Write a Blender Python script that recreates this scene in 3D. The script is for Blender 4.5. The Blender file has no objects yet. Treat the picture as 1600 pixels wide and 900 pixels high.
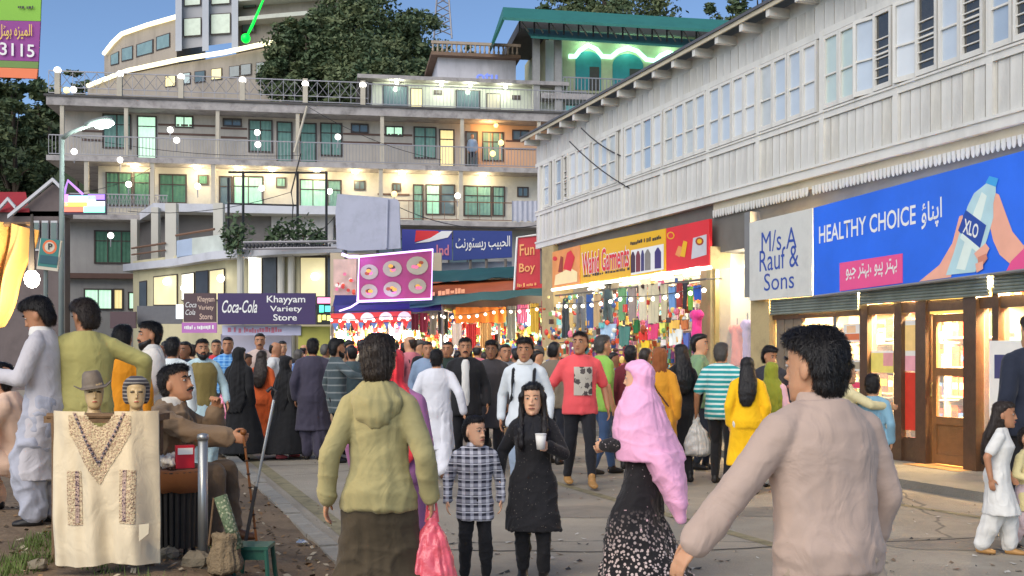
import bpy, bmesh, math, random
import numpy as np
from mathutils import Vector, Matrix, noise
random.seed(7); rnd = random.Random(11)
R = math.radians
scene = bpy.context.scene
COL = scene.collection
# ------------------------------------------------------------------ camera
F, HX, HY, CH = 1700.0, 800.0, 555.0, 1.5       # focal length in photo pixels, principal column, horizon row, eye height
cam = bpy.data.objects.new('camera', bpy.data.cameras.new('camera')); COL.objects.link(cam)
cam.location = (0, 0, CH); cam.rotation_euler = (R(90), 0, 0)
cam.data.sensor_width = 36; cam.data.lens = 36 * F / 1600
cam.data.shift_y = (HY - 450) / 1600; cam.data.clip_end = 3000; cam.data.clip_start = 0.1
scene.camera = cam
# ------------------------------------------------------------------ sky, sun, exposure (dusk)
w = bpy.data.worlds.new('World'); scene.world = w; w.use_nodes = True
nt = w.node_tree; bg = nt.nodes['Background']
sky = nt.nodes.new('ShaderNodeTexSky'); sky.sky_type = 'NISHITA'; sky.sun_disc = False
SUN_EL, SUN_AZ = 38.0, 212.0
sky.sun_elevation = R(SUN_EL); sky.sun_rotation = R(SUN_AZ); sky.air_density = 1.0; sky.dust_density = 0.6; sky.ozone_density = 3.0
sky.altitude = 2200
nt.links.new(sky.outputs[0], bg.inputs[0]); bg.inputs[1].default_value = 0.085
sl = bpy.data.lights.new('sun', 'SUN'); sl.energy = 1.75; sl.angle = R(60); sl.color = (1.0, 0.90, 0.76)
sun = bpy.data.objects.new('sun', sl); COL.objects.link(sun)
_d = Vector((math.sin(R(SUN_AZ)) * math.cos(R(SUN_EL)), math.cos(R(SUN_AZ)) * math.cos(R(SUN_EL)), math.sin(R(SUN_EL))))
sun.rotation_euler = _d.to_track_quat('Z', 'Y').to_euler()
scene.view_settings.view_transform = 'Standard'; scene.view_settings.look = 'None'
scene.view_settings.exposure = 0.93; scene.view_settings.gamma = 1.0; scene.view_settings.use_curve_mapping = False
scene.cycles.use_denoising = True; scene.cycles.max_bounces = 6; scene.cycles.sample_clamp_indirect = 6

# ------------------------------------------------------------------ helpers
def P(px, py, Y): return Vector(((px - HX) / F * Y, Y, CH + (HY - py) / F * Y))
def ground_at(px, py, z=0.0):
    Y = (CH - z) * F / (py - HY); return Vector(((px - HX) / F * Y, Y, z))
def tag(o, label=None, cat=None, group=None, kind=None):
    if label: o['label'] = label
    if cat: o['category'] = cat
    if group: o['group'] = group
    if kind: o['kind'] = kind
    return o
WL = {}
def base_of(o): return WL.get(o.name, Vector((0, 0, 0)))
def thing(name, loc, label, cat, group=None):
    o = bpy.data.objects.new(name, None); COL.objects.link(o); o.location = loc; o.empty_display_size = .2
    WL[o.name] = Vector(loc); return tag(o, label, cat, group)
def link(name, me, parent=None, loc=None):
    """mesh given in world coordinates unless loc is given (then local about loc)"""
    o = bpy.data.objects.new(name, me); COL.objects.link(o)
    if parent is not None:
        b = base_of(parent); o.parent = parent; WL[o.name] = b.copy()
        if loc is None: me.transform(Matrix.Translation(-b))
        else: o.location = Vector(loc) - b
    else:
        if loc is not None: o.location = loc; WL[o.name] = Vector(loc)
    return o
class Plane:
    """vertical reference plane: u runs along it to the right, o points out of it towards the street"""
    def __init__(s, x0, y0, dx, dy):
        n = math.hypot(dx, dy); s.x0, s.y0, s.dx, s.dy = x0, y0, dx / n, dy / n
        s.nx, s.ny = s.dy, -s.dx
    def pt(s, u, o, z): return Vector((s.x0 + s.dx * u + s.nx * o, s.y0 + s.dy * u + s.ny * o, z))
    def uz(s, px, py, o=0.0):
        k = (px - HX) / F; bx, by = s.x0 + s.nx * o, s.y0 + s.ny * o
        # (k*Y - bx, Y - by) x d = 0
        Y = (bx * s.dy - by * s.dx) / (k * s.dy - s.dx)
        u = (k * Y - bx) * s.dx + (Y - by) * s.dy
        return u, CH + (HY - py) / F * Y
    def rect(s, x0, y0, x1, y1, o=0.0):
        u0, za = s.uz(x0, y0, o); u1, zb = s.uz(x1, y1, o); um, zt = s.uz((x0 + x1) / 2, y0, o); _, zl = s.uz((x0 + x1) / 2, y1, o)
        return u0, u1, zl, zt
WORLD = Plane(0, 0, 1, 0)      # u = X, o = -Y
class MB:
    def __init__(s): s.v, s.f, s.m = [], [], []
    def add(s, vs, fs, m=0):
        b = len(s.v); s.v += [tuple(v) for v in vs]; s.f += [tuple(i + b for i in f) for f in fs]; s.m += [m] * len(fs); return s
    def box(s, fr, u0, u1, o0, o1, z0, z1, m=0):
        vs = [fr.pt(u, o, z) for z in (z0, z1) for o in (o0, o1) for u in (u0, u1)]
        return s.add(vs, [(0, 1, 3, 2), (4, 6, 7, 5), (0, 4, 5, 1), (2, 3, 7, 6), (0, 2, 6, 4), (1, 5, 7, 3)], m)
    def bx(s, x0, x1, y0, y1, z0, z1, m=0): return s.box(WORLD, x0, x1, -y1, -y0, z0, z1, m)
    def hexa(s, p, m=0):   # 8 points: bottom 4 ring, top 4 ring
        return s.add(p, [(3, 2, 1, 0), (4, 5, 6, 7), (0, 1, 5, 4), (1, 2, 6, 5), (2, 3, 7, 6), (3, 0, 4, 7)], m)
    def slab(s, poly, th, m=0):  # planar polygon extruded by vector th
        n = len(poly); th = Vector(th); vs = [Vector(p) for p in poly] + [Vector(p) + th for p in poly]
        fs = [tuple(range(n - 1, -1, -1)), tuple(range(n, 2 * n))] + [(i, (i + 1) % n, n + (i + 1) % n, n + i) for i in range(n)]
        return s.add(vs, fs, m)
    def tube(s, pts, rad, n=8, m=0, cap=True):
        pts = [Vector(p) for p in pts]; rr = rad if isinstance(rad, (list, tuple)) else [rad] * len(pts)
        vs, fs = [], []
        for i, p in enumerate(pts):
            d = (pts[min(i + 1, len(pts) - 1)] - pts[max(i - 1, 0)])
            d = d.normalized() if d.length > 1e-9 else Vector((0, 0, 1))
            a = d.cross(Vector((0, 0, 1)));
            if a.length < .05: a = d.cross(Vector((1, 0, 0)))
            a.normalize(); b = d.cross(a)
            for k in range(n):
                t = 2 * math.pi * k / n; vs.append(p + (a * math.cos(t) + b * math.sin(t)) * rr[i])
        for i in range(len(pts) - 1):
            for k in range(n):
                fs.append((i * n + k, i * n + (k + 1) % n, (i + 1) * n + (k + 1) % n, (i + 1) * n + k))
        if cap: fs += [tuple(range(n - 1, -1, -1)), tuple((len(pts) - 1) * n + k for k in range(n))]
        return s.add(vs, fs, m)
    def lathe(s, c, prof, n=16, m=0, ax=(1, 1)):
        c = Vector(c); vs, fs = [], []
        for r, z in prof:
            for k in range(n):
                t = 2 * math.pi * k / n; vs.append(c + Vector((r * ax[0] * math.cos(t), r * ax[1] * math.sin(t), z)))
        for i in range(len(prof) - 1):
            for k in range(n):
                fs.append((i * n + k, i * n + (k + 1) % n, (i + 1) * n + (k + 1) % n, (i + 1) * n + k))
        fs += [tuple(range(n - 1, -1, -1)), tuple((len(prof) - 1) * n + k for k in range(n))]
        return s.add(vs, fs, m)
    def ball(s, c, r, n=10, m=0, sc=(1, 1, 1)):
        prof = [(max(r * math.sin(math.pi * i / (n // 2 + 1)), 1e-4), -r * math.cos(math.pi * i / (n // 2 + 1)) * sc[2]) for i in range(n // 2 + 2)]
        return s.lathe(c, prof, n, m, (sc[0], sc[1]))
    def rings(s, rings, n=16, m=0):
        """rings: (centre, side vector, front vector) -> closed lofted body"""
        vs, fs = [], []
        for c, a, b in rings:
            for k in range(n):
                t = 2 * math.pi * k / n; vs.append(c + a * math.cos(t) + b * math.sin(t))
        for i in range(len(rings) - 1):
            for k in range(n):
                fs.append((i * n + k, i * n + (k + 1) % n, (i + 1) * n + (k + 1) % n, (i + 1) * n + k))
        fs += [tuple(range(n - 1, -1, -1)), tuple((len(rings) - 1) * n + k for k in range(n))]
        return s.add(vs, fs, m)
    def mesh(s, name, mats=None, smooth=False):
        me = bpy.data.meshes.new(name); me.from_pydata(s.v, [], s.f)
        if mats is not None:
            for x in (mats if isinstance(mats, (list, tuple)) else [mats]): me.materials.append(x)
            if len(s.m) and max(s.m) > 0: me.polygons.foreach_set('material_index', s.m)
        bm = bmesh.new(); bm.from_mesh(me); bmesh.ops.recalc_face_normals(bm, faces=bm.faces); bm.to_mesh(me); bm.free()
        if smooth: me.shade_smooth()
        return me
    def build(s, name, mats, parent=None, smooth=False): return link(name, s.mesh(name, mats, smooth), parent)
# ------------------------------------------------------------------ materials
MATS = {}
def N(t, k, **kw):
    n = t.nodes.new(k)
    for a, b in kw.items(): setattr(n, a, b)
    return n
def mat(name, col, rough=.7, var=.14, scale=6, bump=.0, bscale=40, metal=0, emit=None, es=0, dirt=0, dscale=1.2, alpha=1, trans=0, spec=.4, coat=0, sheen=0, streak=False):
    if name in MATS: return MATS[name]
    m = bpy.data.materials.new(name); m.use_nodes = True; t = m.node_tree; b = t.nodes['Principled BSDF']
    b.inputs['Roughness'].default_value = rough; b.inputs['Metallic'].default_value = metal
    b.inputs['Specular IOR Level'].default_value = spec
    if coat: b.inputs['Coat Weight'].default_value = coat
    if sheen: b.inputs['Sheen Weight'].default_value = sheen
    c = (*col, 1) if len(col) == 3 else col
    tc = N(t, 'ShaderNodeTexCoord')
    ns = N(t, 'ShaderNodeTexNoise'); ns.inputs['Scale'].default_value = scale; ns.inputs['Detail'].default_value = 5
    t.links.new(tc.outputs['Object'], ns.inputs['Vector'])
    mx = N(t, 'ShaderNodeMix', data_type='RGBA')
    mx.inputs[6].default_value = tuple(max(x * (1 - var), 0) for x in c[:3]) + (1,)
    mx.inputs[7].default_value = tuple(min(x * (1 + var), 1) for x in c[:3]) + (1,)
    t.links.new(ns.outputs[0], mx.inputs[0]); out = mx.outputs[2]
    if dirt:
        mp = N(t, 'ShaderNodeMapping'); mp.inputs['Scale'].default_value = (1, 1, .18 if streak else 1)
        n2 = N(t, 'ShaderNodeTexNoise'); n2.inputs['Scale'].default_value = dscale; n2.inputs['Detail'].default_value = 8; n2.inputs['Roughness'].default_value = .7
        t.links.new(tc.outputs['Object'], mp.inputs[0]); t.links.new(mp.outputs[0], n2.inputs['Vector'])
        rp = N(t, 'ShaderNodeMapRange'); rp.inputs[1].default_value = .48; rp.inputs[2].default_value = .72; rp.inputs[4].default_value = dirt
        t.links.new(n2.outputs[0], rp.inputs[0])
        m2 = N(t, 'ShaderNodeMix', data_type='RGBA'); t.links.new(rp.outputs[0], m2.inputs[0]); t.links.new(out, m2.inputs[6])
        m2.inputs[7].default_value = tuple(x * .32 for x in c[:3]) + (1,); out = m2.outputs[2]
    t.links.new(out, b.inputs['Base Color'])
    if bump:
        nb = N(t, 'ShaderNodeTexNoise'); nb.inputs['Scale'].default_value = bscale; nb.inputs['Detail'].default_value = 4
        t.links.new(tc.outputs['Object'], nb.inputs['Vector'])
        bp = N(t, 'ShaderNodeBump'); bp.inputs['Strength'].default_value = bump; bp.inputs['Distance'].default_value = .02
        t.links.new(nb.outputs[0], bp.inputs['Height']); t.links.new(bp.outputs[0], b.inputs['Normal'])
    if emit is not None:
        b.inputs['Emission Color'].default_value = (*emit, 1); b.inputs['Emission Strength'].default_value = es
    if trans:
        b.inputs['Transmission Weight'].default_value = trans; b.inputs['IOR'].default_value = 1.1
    b.inputs['Alpha'].default_value = alpha
    MATS[name] = m; return m
def srgb(r, g, b):
    f = lambda c: (c / 255 / 12.92) if c <= 10 else ((c / 255 + .055) / 1.055) ** 2.4
    return (f(r), f(g), f(b))
def glow(name, col, s):
    return mat(name, (min(col[0], .9) * .8, min(col[1], .9) * .8, min(col[2], .9) * .8), .4, 0, emit=col, es=s)
def cloth(name, rgb, var=.16, rough=.85, pattern=None, weave=.25):
    """woven cloth: fine weave plus soft creases; pattern(t, tc, colour_socket) may return another colour socket"""
    if 'cloth_' + name in MATS: return MATS['cloth_' + name]
    m = mat('cloth_' + name, srgb(*rgb), rough, var, 5, sheen=.12); t = m.node_tree; b = t.nodes['Principled BSDF']
    tc = N(t, 'ShaderNodeTexCoord'); mp = N(t, 'ShaderNodeMapping'); mp.inputs['Scale'].default_value = (1, 1, .85); t.links.new(tc.outputs['Object'], mp.inputs[0])
    a = N(t, 'ShaderNodeTexNoise'); a.inputs['Scale'].default_value = 5; a.inputs['Detail'].default_value = 3; a.inputs['Distortion'].default_value = 1.6; t.links.new(mp.outputs[0], a.inputs['Vector'])
    c = N(t, 'ShaderNodeTexNoise'); c.inputs['Scale'].default_value = 260; t.links.new(tc.outputs['Object'], c.inputs['Vector'])
    b1 = N(t, 'ShaderNodeBump'); b1.inputs['Strength'].default_value = .36; b1.inputs['Distance'].default_value = .04; t.links.new(a.outputs[0], b1.inputs['Height'])
    b2 = N(t, 'ShaderNodeBump'); b2.inputs['Strength'].default_value = weave; b2.inputs['Distance'].default_value = .002; t.links.new(c.outputs[0], b2.inputs['Height'])
    t.links.new(b1.outputs[0], b2.inputs['Normal']); t.links.new(b2.outputs[0], b.inputs['Normal'])
    if pattern:
        src = b.inputs['Base Color'].links[0].from_socket; o = pattern(t, tc, src); t.links.new(o, b.inputs['Base Color'])
    return m
# ------------------------------------------------------------------ lettering
def lettering(name, s, p, right, up, w, h, m, parent, ext=.004, bold=0.0, shear=0.0, keep=False):
    """letters filling the box w x h whose lower left corner is p"""
    if s[0] == '~':                          # unreadable small print: a row of blurred strokes, no words
        g = random.Random(len(s) + int(s[1:])); mb = MB(); x = 0
        for i in range(int(s[1:])):
            w_ = g.uniform(.3, .7); y0, y1 = g.uniform(0, .25), g.uniform(.6, 1); mb.add([(x, y0, 0), (x + w_, y0, 0), (x + w_, y1, 0), (x, y1, 0)], [(0, 1, 2, 3)]); x += w_ + (g.uniform(.08, .2) if g.random() < .8 else .6)
        me = mb.mesh(name)
    else: me = text_mesh(name, s, bold, shear)
    n = len(me.vertices); co = np.empty(n * 3, 'f'); me.vertices.foreach_get('co', co); co = co.reshape(-1, 3)
    lo, hi = co.min(0), co.max(0); sx = w / max(hi[0] - lo[0], 1e-6); sy = h / max(hi[1] - lo[1], 1e-6)
    if keep: sx = sy = min(sx, sy)
    right = np.array(Vector(right).normalized()); up = np.array(Vector(up).normalized()); nn = np.cross(right, up)
    new = np.array(p) + np.outer((co[:, 0] - lo[0]) * sx, right) + np.outer((co[:, 1] - lo[1]) * sy, up) + nn * ext
    me.vertices.foreach_set('co', new.astype('f').ravel()); me.materials.clear(); me.materials.append(m); me.update()
    return link(name, me, parent)
TXT = bpy.data.scenes.new('scratch_text')
def text_mesh(name, s, bold, shear):
    cu = bpy.data.curves.new(name, 'FONT'); cu.body = s; cu.extrude = 0; cu.offset = bold; cu.shear = shear; cu.resolution_u = 3
    to = bpy.data.objects.new(name, cu); TXT.collection.objects.link(to); TXT.view_layers[0].update(); dg = TXT.view_layers[0].depsgraph
    me = bpy.data.meshes.new_from_object(to.evaluated_get(dg)); bpy.data.objects.remove(to); bpy.data.curves.remove(cu)
    return me
def lamp_light(parent, loc, energy, col=(1, .85, .6), r=.05):
    l = bpy.data.lights.new('lamp_light', 'POINT'); l.energy = energy; l.color = col; l.shadow_soft_size = r
    o = bpy.data.objects.new('lamp_light', l); COL.objects.link(o)
    if parent is not None: o.parent = parent; o.location = Vector(loc) - base_of(parent)
    else: o.location = loc
    return o
PARTS5 = ('left end', 'left part', 'middle', 'right part', 'right end')
def part5(f): return PARTS5[max(0, min(4, int(f * 5)))]
SEEN = {}
def uniq(lab):
    """second and third of a kind in the same place are told apart by their order from the left"""
    SEEN[lab] = SEEN.get(lab, 0) + 1; n = SEEN[lab]; return lab if n == 1 else lab + ', %s from left' % ('second', 'third', 'fourth', 'fifth', 'sixth', 'seventh')[min(n - 2, 5)]
# ================================================================== people
TMP = bpy.data.scenes.new('scratch')
def solid(mb, vox, smooth=4, name='m'):
    """union of closed shapes as one continuous surface"""
    me = bpy.data.meshes.new(name); me.from_pydata(mb.v, [], mb.f)
    bm = bmesh.new(); bm.from_mesh(me); bmesh.ops.recalc_face_normals(bm, faces=bm.faces); bm.to_mesh(me); bm.free()
    o = bpy.data.objects.new(name, me); TMP.collection.objects.link(o)
    r = o.modifiers.new('r', 'REMESH'); r.mode = 'VOXEL'; r.voxel_size = vox; r.use_smooth_shade = True
    sm = o.modifiers.new('s', 'SMOOTH'); sm.factor = .5; sm.iterations = smooth
    vl = TMP.view_layers[0]; vl.update(); dg = vl.depsgraph
    out = bpy.data.meshes.new_from_object(o.evaluated_get(dg)); bpy.data.objects.remove(o); bpy.data.meshes.remove(me)
    return out
def verts_of(me):
    co = np.empty(len(me.vertices) * 3, 'f'); me.vertices.foreach_get('co', co); return co.reshape(-1, 3)
def folds(me, amp, seed, k=1.0, zlo=None, zhi=None, vertical=True, fine=False):
    """push the cloth in and out along its normals in soft folds"""
    if amp <= 0 or not len(me.vertices): return
    co = verts_of(me); no = np.empty(len(co) * 3, 'f'); me.vertex_normals.foreach_get('vector', no); no = no.reshape(-1, 3)
    g = np.random.RandomState(seed); th = np.arctan2(co[:, 1] - co[:, 1].mean(), co[:, 0] - co[:, 0].mean()); z = co[:, 2]
    d = np.zeros(len(co))
    for i in range(4):
        p = g.rand(4) * 6.28
        if vertical: d += np.sin(th * (5 + 3 * i) * k + p[0] + 1.6 * np.sin(z * (3 + i) + p[1])) * .5
        d += np.sin(z * (14 + 9 * i) * k + 5 * np.sin(co[:, 0] * (5 + 2 * i) + p[2]) + 4 * np.sin(co[:, 1] * 6 + p[3])) * .33
    if fine:
        n_ = noise.noise; r_ = g.rand(3) * 20; f1 = np.array([1 - 2.6 * abs(n_(Vector((x * 4 + r_[0] + z_ * 2.2, y * 4.4 + r_[1], z_ * 4.0 - x * 2.0)))) for x, y, z_ in co.tolist()]); f2 = np.array([1 - 2.6 * abs(n_(Vector((x * 3 + z_ * 5 + r_[2], y * 4, z_ * 7 - x * 6)))) for x, y, z_ in co.tolist()]); d = d * .5 + np.maximum(f1, -.5) * .8 + np.maximum(f2, -.4) * .35 + np.maximum((f1 - .45) / .55, 0) ** 1.5 * 1.3 + np.maximum((f2 - .5) / .5, 0) ** 1.5 * .9
    wgt = 1.0
    if zlo is not None: wgt = np.clip((zhi - z) / (zhi - zlo), .25, 1.2)
    if fine: amp = amp * 1.75
    co = co + no * (d * amp * wgt)[:, None] * .6
    me.vertices.foreach_set('co', co.astype('f').ravel()); me.update()
def lerp(a, b, t): return a + (b - a) * t
def ik(a, b, l1, l2, pole):
    d = b - a; L = d.length; mx = (l1 + l2) * .999
    if L > mx: b = a + d * (mx / L); d = b - a; L = mx
    x = (L * L + l1 * l1 - l2 * l2) / (2 * L); hh = math.sqrt(max(l1 * l1 - x * x, 0)); u = d.normalized()
    p = pole - u * pole.dot(u); p = p.normalized() if p.length > 1e-5 else Vector((0, 1, 0))
    return a + u * x + p * hh, b
def limb(mb, a, b, r0, r1, n=12, bulge=0.0):
    pts = [lerp(a, b, t) for t in (0, .25, .5, .75, 1)]
    mb.tube(pts, [r0, lerp(r0, r1, .25) + bulge, lerp(r0, r1, .5) + bulge, lerp(r0, r1, .75), r1], n)
    mb.ball(a, r0, 10); mb.ball(b, r1, 10)
def hand(mb, w, d, pn, curl, s, thumb):
    d = d.normalized(); pn = (pn - d * pn.dot(d)).normalized(); sd = d.cross(pn)
    if sd.dot(thumb) < 0: sd = -sd
    mb.rings([(w + d * t * s, sd * a * s, pn * b * s) for t, a, b in ((-.01, .024, .02), (.02, .034, .018), (.06, .041, .015), (.092, .040, .012))], 10)
    for i, (off, ln) in enumerate(((.03, .072), (.010, .082), (-.011, .076), (-.031, .06))):
        p = w + (d * .088 + sd * off) * s; dirv = d.copy(); pts = [p - d * .02 * s, p]; ang = 0
        for j, fr in enumerate((.45, .32, .23)):
            ang += curl * (1.0 + .12 * i); dv = d * math.cos(ang) + pn * math.sin(ang); p = p + dv * ln * fr * s; pts.append(p)
        mb.tube(pts, [.0095 * s, .0095 * s, .009 * s, .008 * s, .0062 * s], 7); mb.ball(pts[-1], .0062 * s, 6)
    p0 = w + (d * .02 + sd * .03) * s; a = (d * .6 + sd * .75 + pn * .25).normalized(); b2 = (d * .85 + sd * .15 + pn * (.2 + curl * .5)).normalized()
    mb.tube([p0, p0 + a * .035 * s, p0 + (a * .035 + b2 * .03) * s, p0 + (a * .035 + b2 * .052) * s], [.013 * s, .0115 * s, .010 * s, .007 * s], 7)
TOR_M = [(.84, .145, .112, 0), (.93, .165, .122, .005), (1.05, .150, .108, 0), (1.18, .158, .112, -.005), (1.30, .174, .120, -.005), (1.38, .158, .105, .005), (1.44, .105, .082, .012), (1.50, .064, .062, .012)]
TOR_F = [(.84, .155, .118, .005), (.93, .172, .125, .01), (1.05, .138, .10, 0), (1.18, .140, .108, -.012), (1.28, .152, .125, -.02), (1.36, .138, .098, 0), (1.43, .092, .075, .01), (1.50, .056, .054, .012)]
HEAD = [(-.125, .030, -.080, -.02), (-.108, .048, -.094, .01), (-.07, .064, -.097, .05), (-.025, .071, -.094, .085), (.02, .076, -.092, .097), (.06, .077, -.095, .10), (.09, .069, -.084, .092), (.113, .045, -.05, .062), (.122, .02, -.018, .03)]
HAIR = {
 'short': [(-.085, .056, .035, .082), (-.045, .074, .024, .103), (0, .082, .016, .112), (.03, .085, .002, .116), (.058, .085, -.035, .117), (.082, .081, -.088, .113), (.106, .070, -.096, .098), (.128, .048, -.066, .07), (.138, .02, -.02, .03)],
 'thick': [(-.10, .060, .035, .09), (-.06, .079, .024, .112), (0, .090, .010, .122), (.03, .093, -.004, .126), (.058, .094, -.045, .127), (.085, .092, -.098, .124), (.115, .080, -.108, .106), (.140, .055, -.07, .078), (.150, .022, -.02, .032)],
 'long': [(-.15, .088, -.01, .11), (-.10, .087, -.026, .112), (-.05, .087, -.034, .112), (0, .088, -.036, .114), (.03, .088, -.042, .115), (.058, .086, -.07, .115), (.085, .081, -.100, .108), (.112, .064, -.09, .09), (.132, .032, -.04, .05)],
 'scarf': [(-.19, .105, -.055, .105), (-.14, .098, -.060, .112), (-.10, .094, -.052, .118), (-.05, .094, -.040, .122), (0, .096, -.030, .128), (.045, .096, -.045, .128), (.082, .089, -.094, .12), (.112, .070, -.085, .098), (.138, .034, -.04, .055)],
}
SKIN = {k: mat('skin_' + k, srgb(*c), .5, .1, 14, .06, 90, spec=.35) for k, c in dict(tan=(200, 150, 116), brown=(176, 126, 94), fair=(220, 172, 138), dark=(140, 98, 72)).items()}
def hair_mat(k, c):
    m = mat('hair_' + k, srgb(*c), .38, .2, 6); t = m.node_tree; b = t.nodes['Principled BSDF']; tc = N(t, 'ShaderNodeTexCoord'); mp = N(t, 'ShaderNodeMapping'); mp.inputs['Scale'].default_value = (90, 90, 9); t.links.new(tc.outputs['Object'], mp.inputs[0]); n_ = N(t, 'ShaderNodeTexNoise'); n_.inputs['Scale'].default_value = 1.0; n_.inputs['Detail'].default_value = 6; n_.inputs['Distortion'].default_value = .6; t.links.new(mp.outputs[0], n_.inputs['Vector']); bp = N(t, 'ShaderNodeBump'); bp.inputs['Strength'].default_value = .9; bp.inputs['Distance'].default_value = .01; t.links.new(n_.outputs[0], bp.inputs['Height']); t.links.new(bp.outputs[0], b.inputs['Normal'])
    return m
HAIRM = {k: hair_mat(k, c) for k, c in dict(black=(24, 20, 20), dark=(46, 36, 30), grey=(84, 80, 76)).items()}
for _m in SKIN.values():
    _b = _m.node_tree.nodes['Principled BSDF']; _b.inputs['Subsurface Weight'].default_value = .25; _b.inputs['Subsurface Radius'].default_value = (.02, .008, .005); _b.inputs['Subsurface Scale'].default_value = .6
EYEW = mat('eye_white', (.46, .43, .40), .2, .02); EYED = mat('eye_dark', (.02, .012, .008), .15, .02); LIPS = mat('lips', srgb(150, 88, 78), .5, .1)
SHOE = {k: mat('shoe_' + k, srgb(*c), .5, .2, 20) for k, c in dict(black=(28, 26, 26), brown=(92, 60, 38), tan=(176, 132, 78), white=(205, 200, 192), pink=(226, 110, 120)).items()}
PEOPLE = {}
def person(px, Y, top, rot, label, top_wear=None, low=None, skin='tan', hair='short', hairm='black', sex='M', x=None, z0=0.0, lean=0, hip=.93, hs=1.0, wid=1.0,
           armL=(.07, -.02, -.50), armR=(.07, -.02, -.50), footL=(.095, -.05, .075), footR=(.095, .06, .075), yaw=0, pitch=0, vox=.014, curl=.28, shoes='black', face=True,
           extra=None, group=None, seed=0, beard=False, mous=False, poleL=None, poleR=None, palm=None, h=None, locks=True):
    """px/Y: where the person stands; top: photo row of the crown (gives the height); rot: 0 faces the camera, 180 away, 90 to the right"""
    base = Vector(((px - HX) / F * Y if x is None else x, Y, z0))
    if h is None: h = CH + (HY - top) / F * Y - z0
    ref = 1.75 + .247 * (hs - 1); 
    if hip < .93: ref -= (.93 - hip)
    s = h / ref
    Rz = Matrix.Rotation(R(rot), 4, 'Z'); lc, lsn = math.cos(R(lean)), math.sin(R(lean))
    hipv = Vector((0, 0, hip))
    def U(x_, y_, z_):                       # upper body point, height given for a standing figure
        zz = z_ - .93; return Vector((x_, y_ * lc - zz * lsn, y_ * lsn + zz * lc)) + hipv
    sexk = sex; TOR = TOR_M if sex == 'M' else TOR_F; shw = (.168 if sex == 'M' else .142) * wid
    sh = {1: U(shw, .008, 1.385), -1: U(-shw, .008, 1.385)}
    J = {}
    for sg, t, pl in ((1, armL, poleL), (-1, armR, poleR)):
        tgt = sh[sg] + Vector((t[0] * sg, t[1], t[2])); pole = Vector((.5 * sg, .8, -.1)) if pl is None else Vector((pl[0] * sg, pl[1], pl[2]))
        el, wr = ik(sh[sg], tgt, .285, .25, pole); J['el', sg] = el; J['wr', sg] = wr
    for sg, t in ((1, footL), (-1, footR)):
        hp = hipv + Vector((.088 * sg, 0, -.01)); kn, an = ik(hp, Vector((t[0] * sg, t[1], t[2])), .43, .43, Vector((.08 * sg, -1, .15)))
        J['hp', sg] = hp; J['kn', sg] = kn; J['an', sg] = an
    nk = U(0, .012, 1.47); hc = U(0, -.012, 1.62 + .11 * (hs - 1))
    HR = Matrix.Rotation(R(yaw), 4, 'Z') @ Matrix.Rotation(R(pitch + lean * .35), 4, 'X')
    def Hd(x_, y_, z_): return hc + (HR @ Vector((x_, y_, z_))) * hs
    hX, hYv = (HR @ Vector((1, 0, 0))) * hs, (HR @ Vector((0, 1, 0))) * hs
    def headrings(mb, prof, n=18, g=0): mb.rings([(Hd(0, (f + b) / 2, z), hX * (rx + g), hYv * ((b - f) / 2 + g)) for z, rx, f, b in prof], n)
    def torso(mb, g, z0_=.84, z1_=1.6, n=20):
        mb.rings([(U(0, yo, z), Vector((rx * wid + g, 0, 0)), Vector((0, (ry * (.5 + .5 * wid) + g) * lc, (ry + g) * lsn))) for z, rx, ry, yo in TOR if z0_ <= z <= z1_], n)
    def arms(mb, g, upto=1.0, r=(.056, .044, .03), cuff=0):
        for sg in (1, -1):
            a, e, wv = sh[sg], J['el', sg], J['wr', sg]
            mb.ball(a, r[0] + g * .9, 12); mb.tube([U(.045 * sg, .012, 1.475), lerp(U(.045 * sg, .012, 1.475), a, .55) + Vector((0, 0, .018)), a + Vector((0, 0, .01))], [.03 + g * .4, .038 + g * .6, .045 + g * .7], 12)
            if upto <= .5: limb(mb, a, lerp(a, e, upto * 2), r[0] + g, lerp(r[0], r[1], upto * 2) + g * 1.25)
            else:
                limb(mb, a, e, r[0] + g, r[1] + g); t = (upto - .5) * 2; limb(mb, e, lerp(e, wv, t), r[1] + g, lerp(r[1], r[2], t) + g + cuff)
    def legs(mb, g, upto=1.0, r=(.086, .056, .036), wide=0):
        for sg in (1, -1):
            a, k_, an = J['hp', sg], J['kn', sg], J['an', sg]
            limb(mb, a, k_, r[0] + g, r[1] + g + wide, 14)
            if upto > .5:
                t = (upto - .5) * 2; limb(mb, k_, lerp(k_, an, t), r[1] + g + wide, lerp(r[1], r[2], t) + g + wide, 14, .004)
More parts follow.
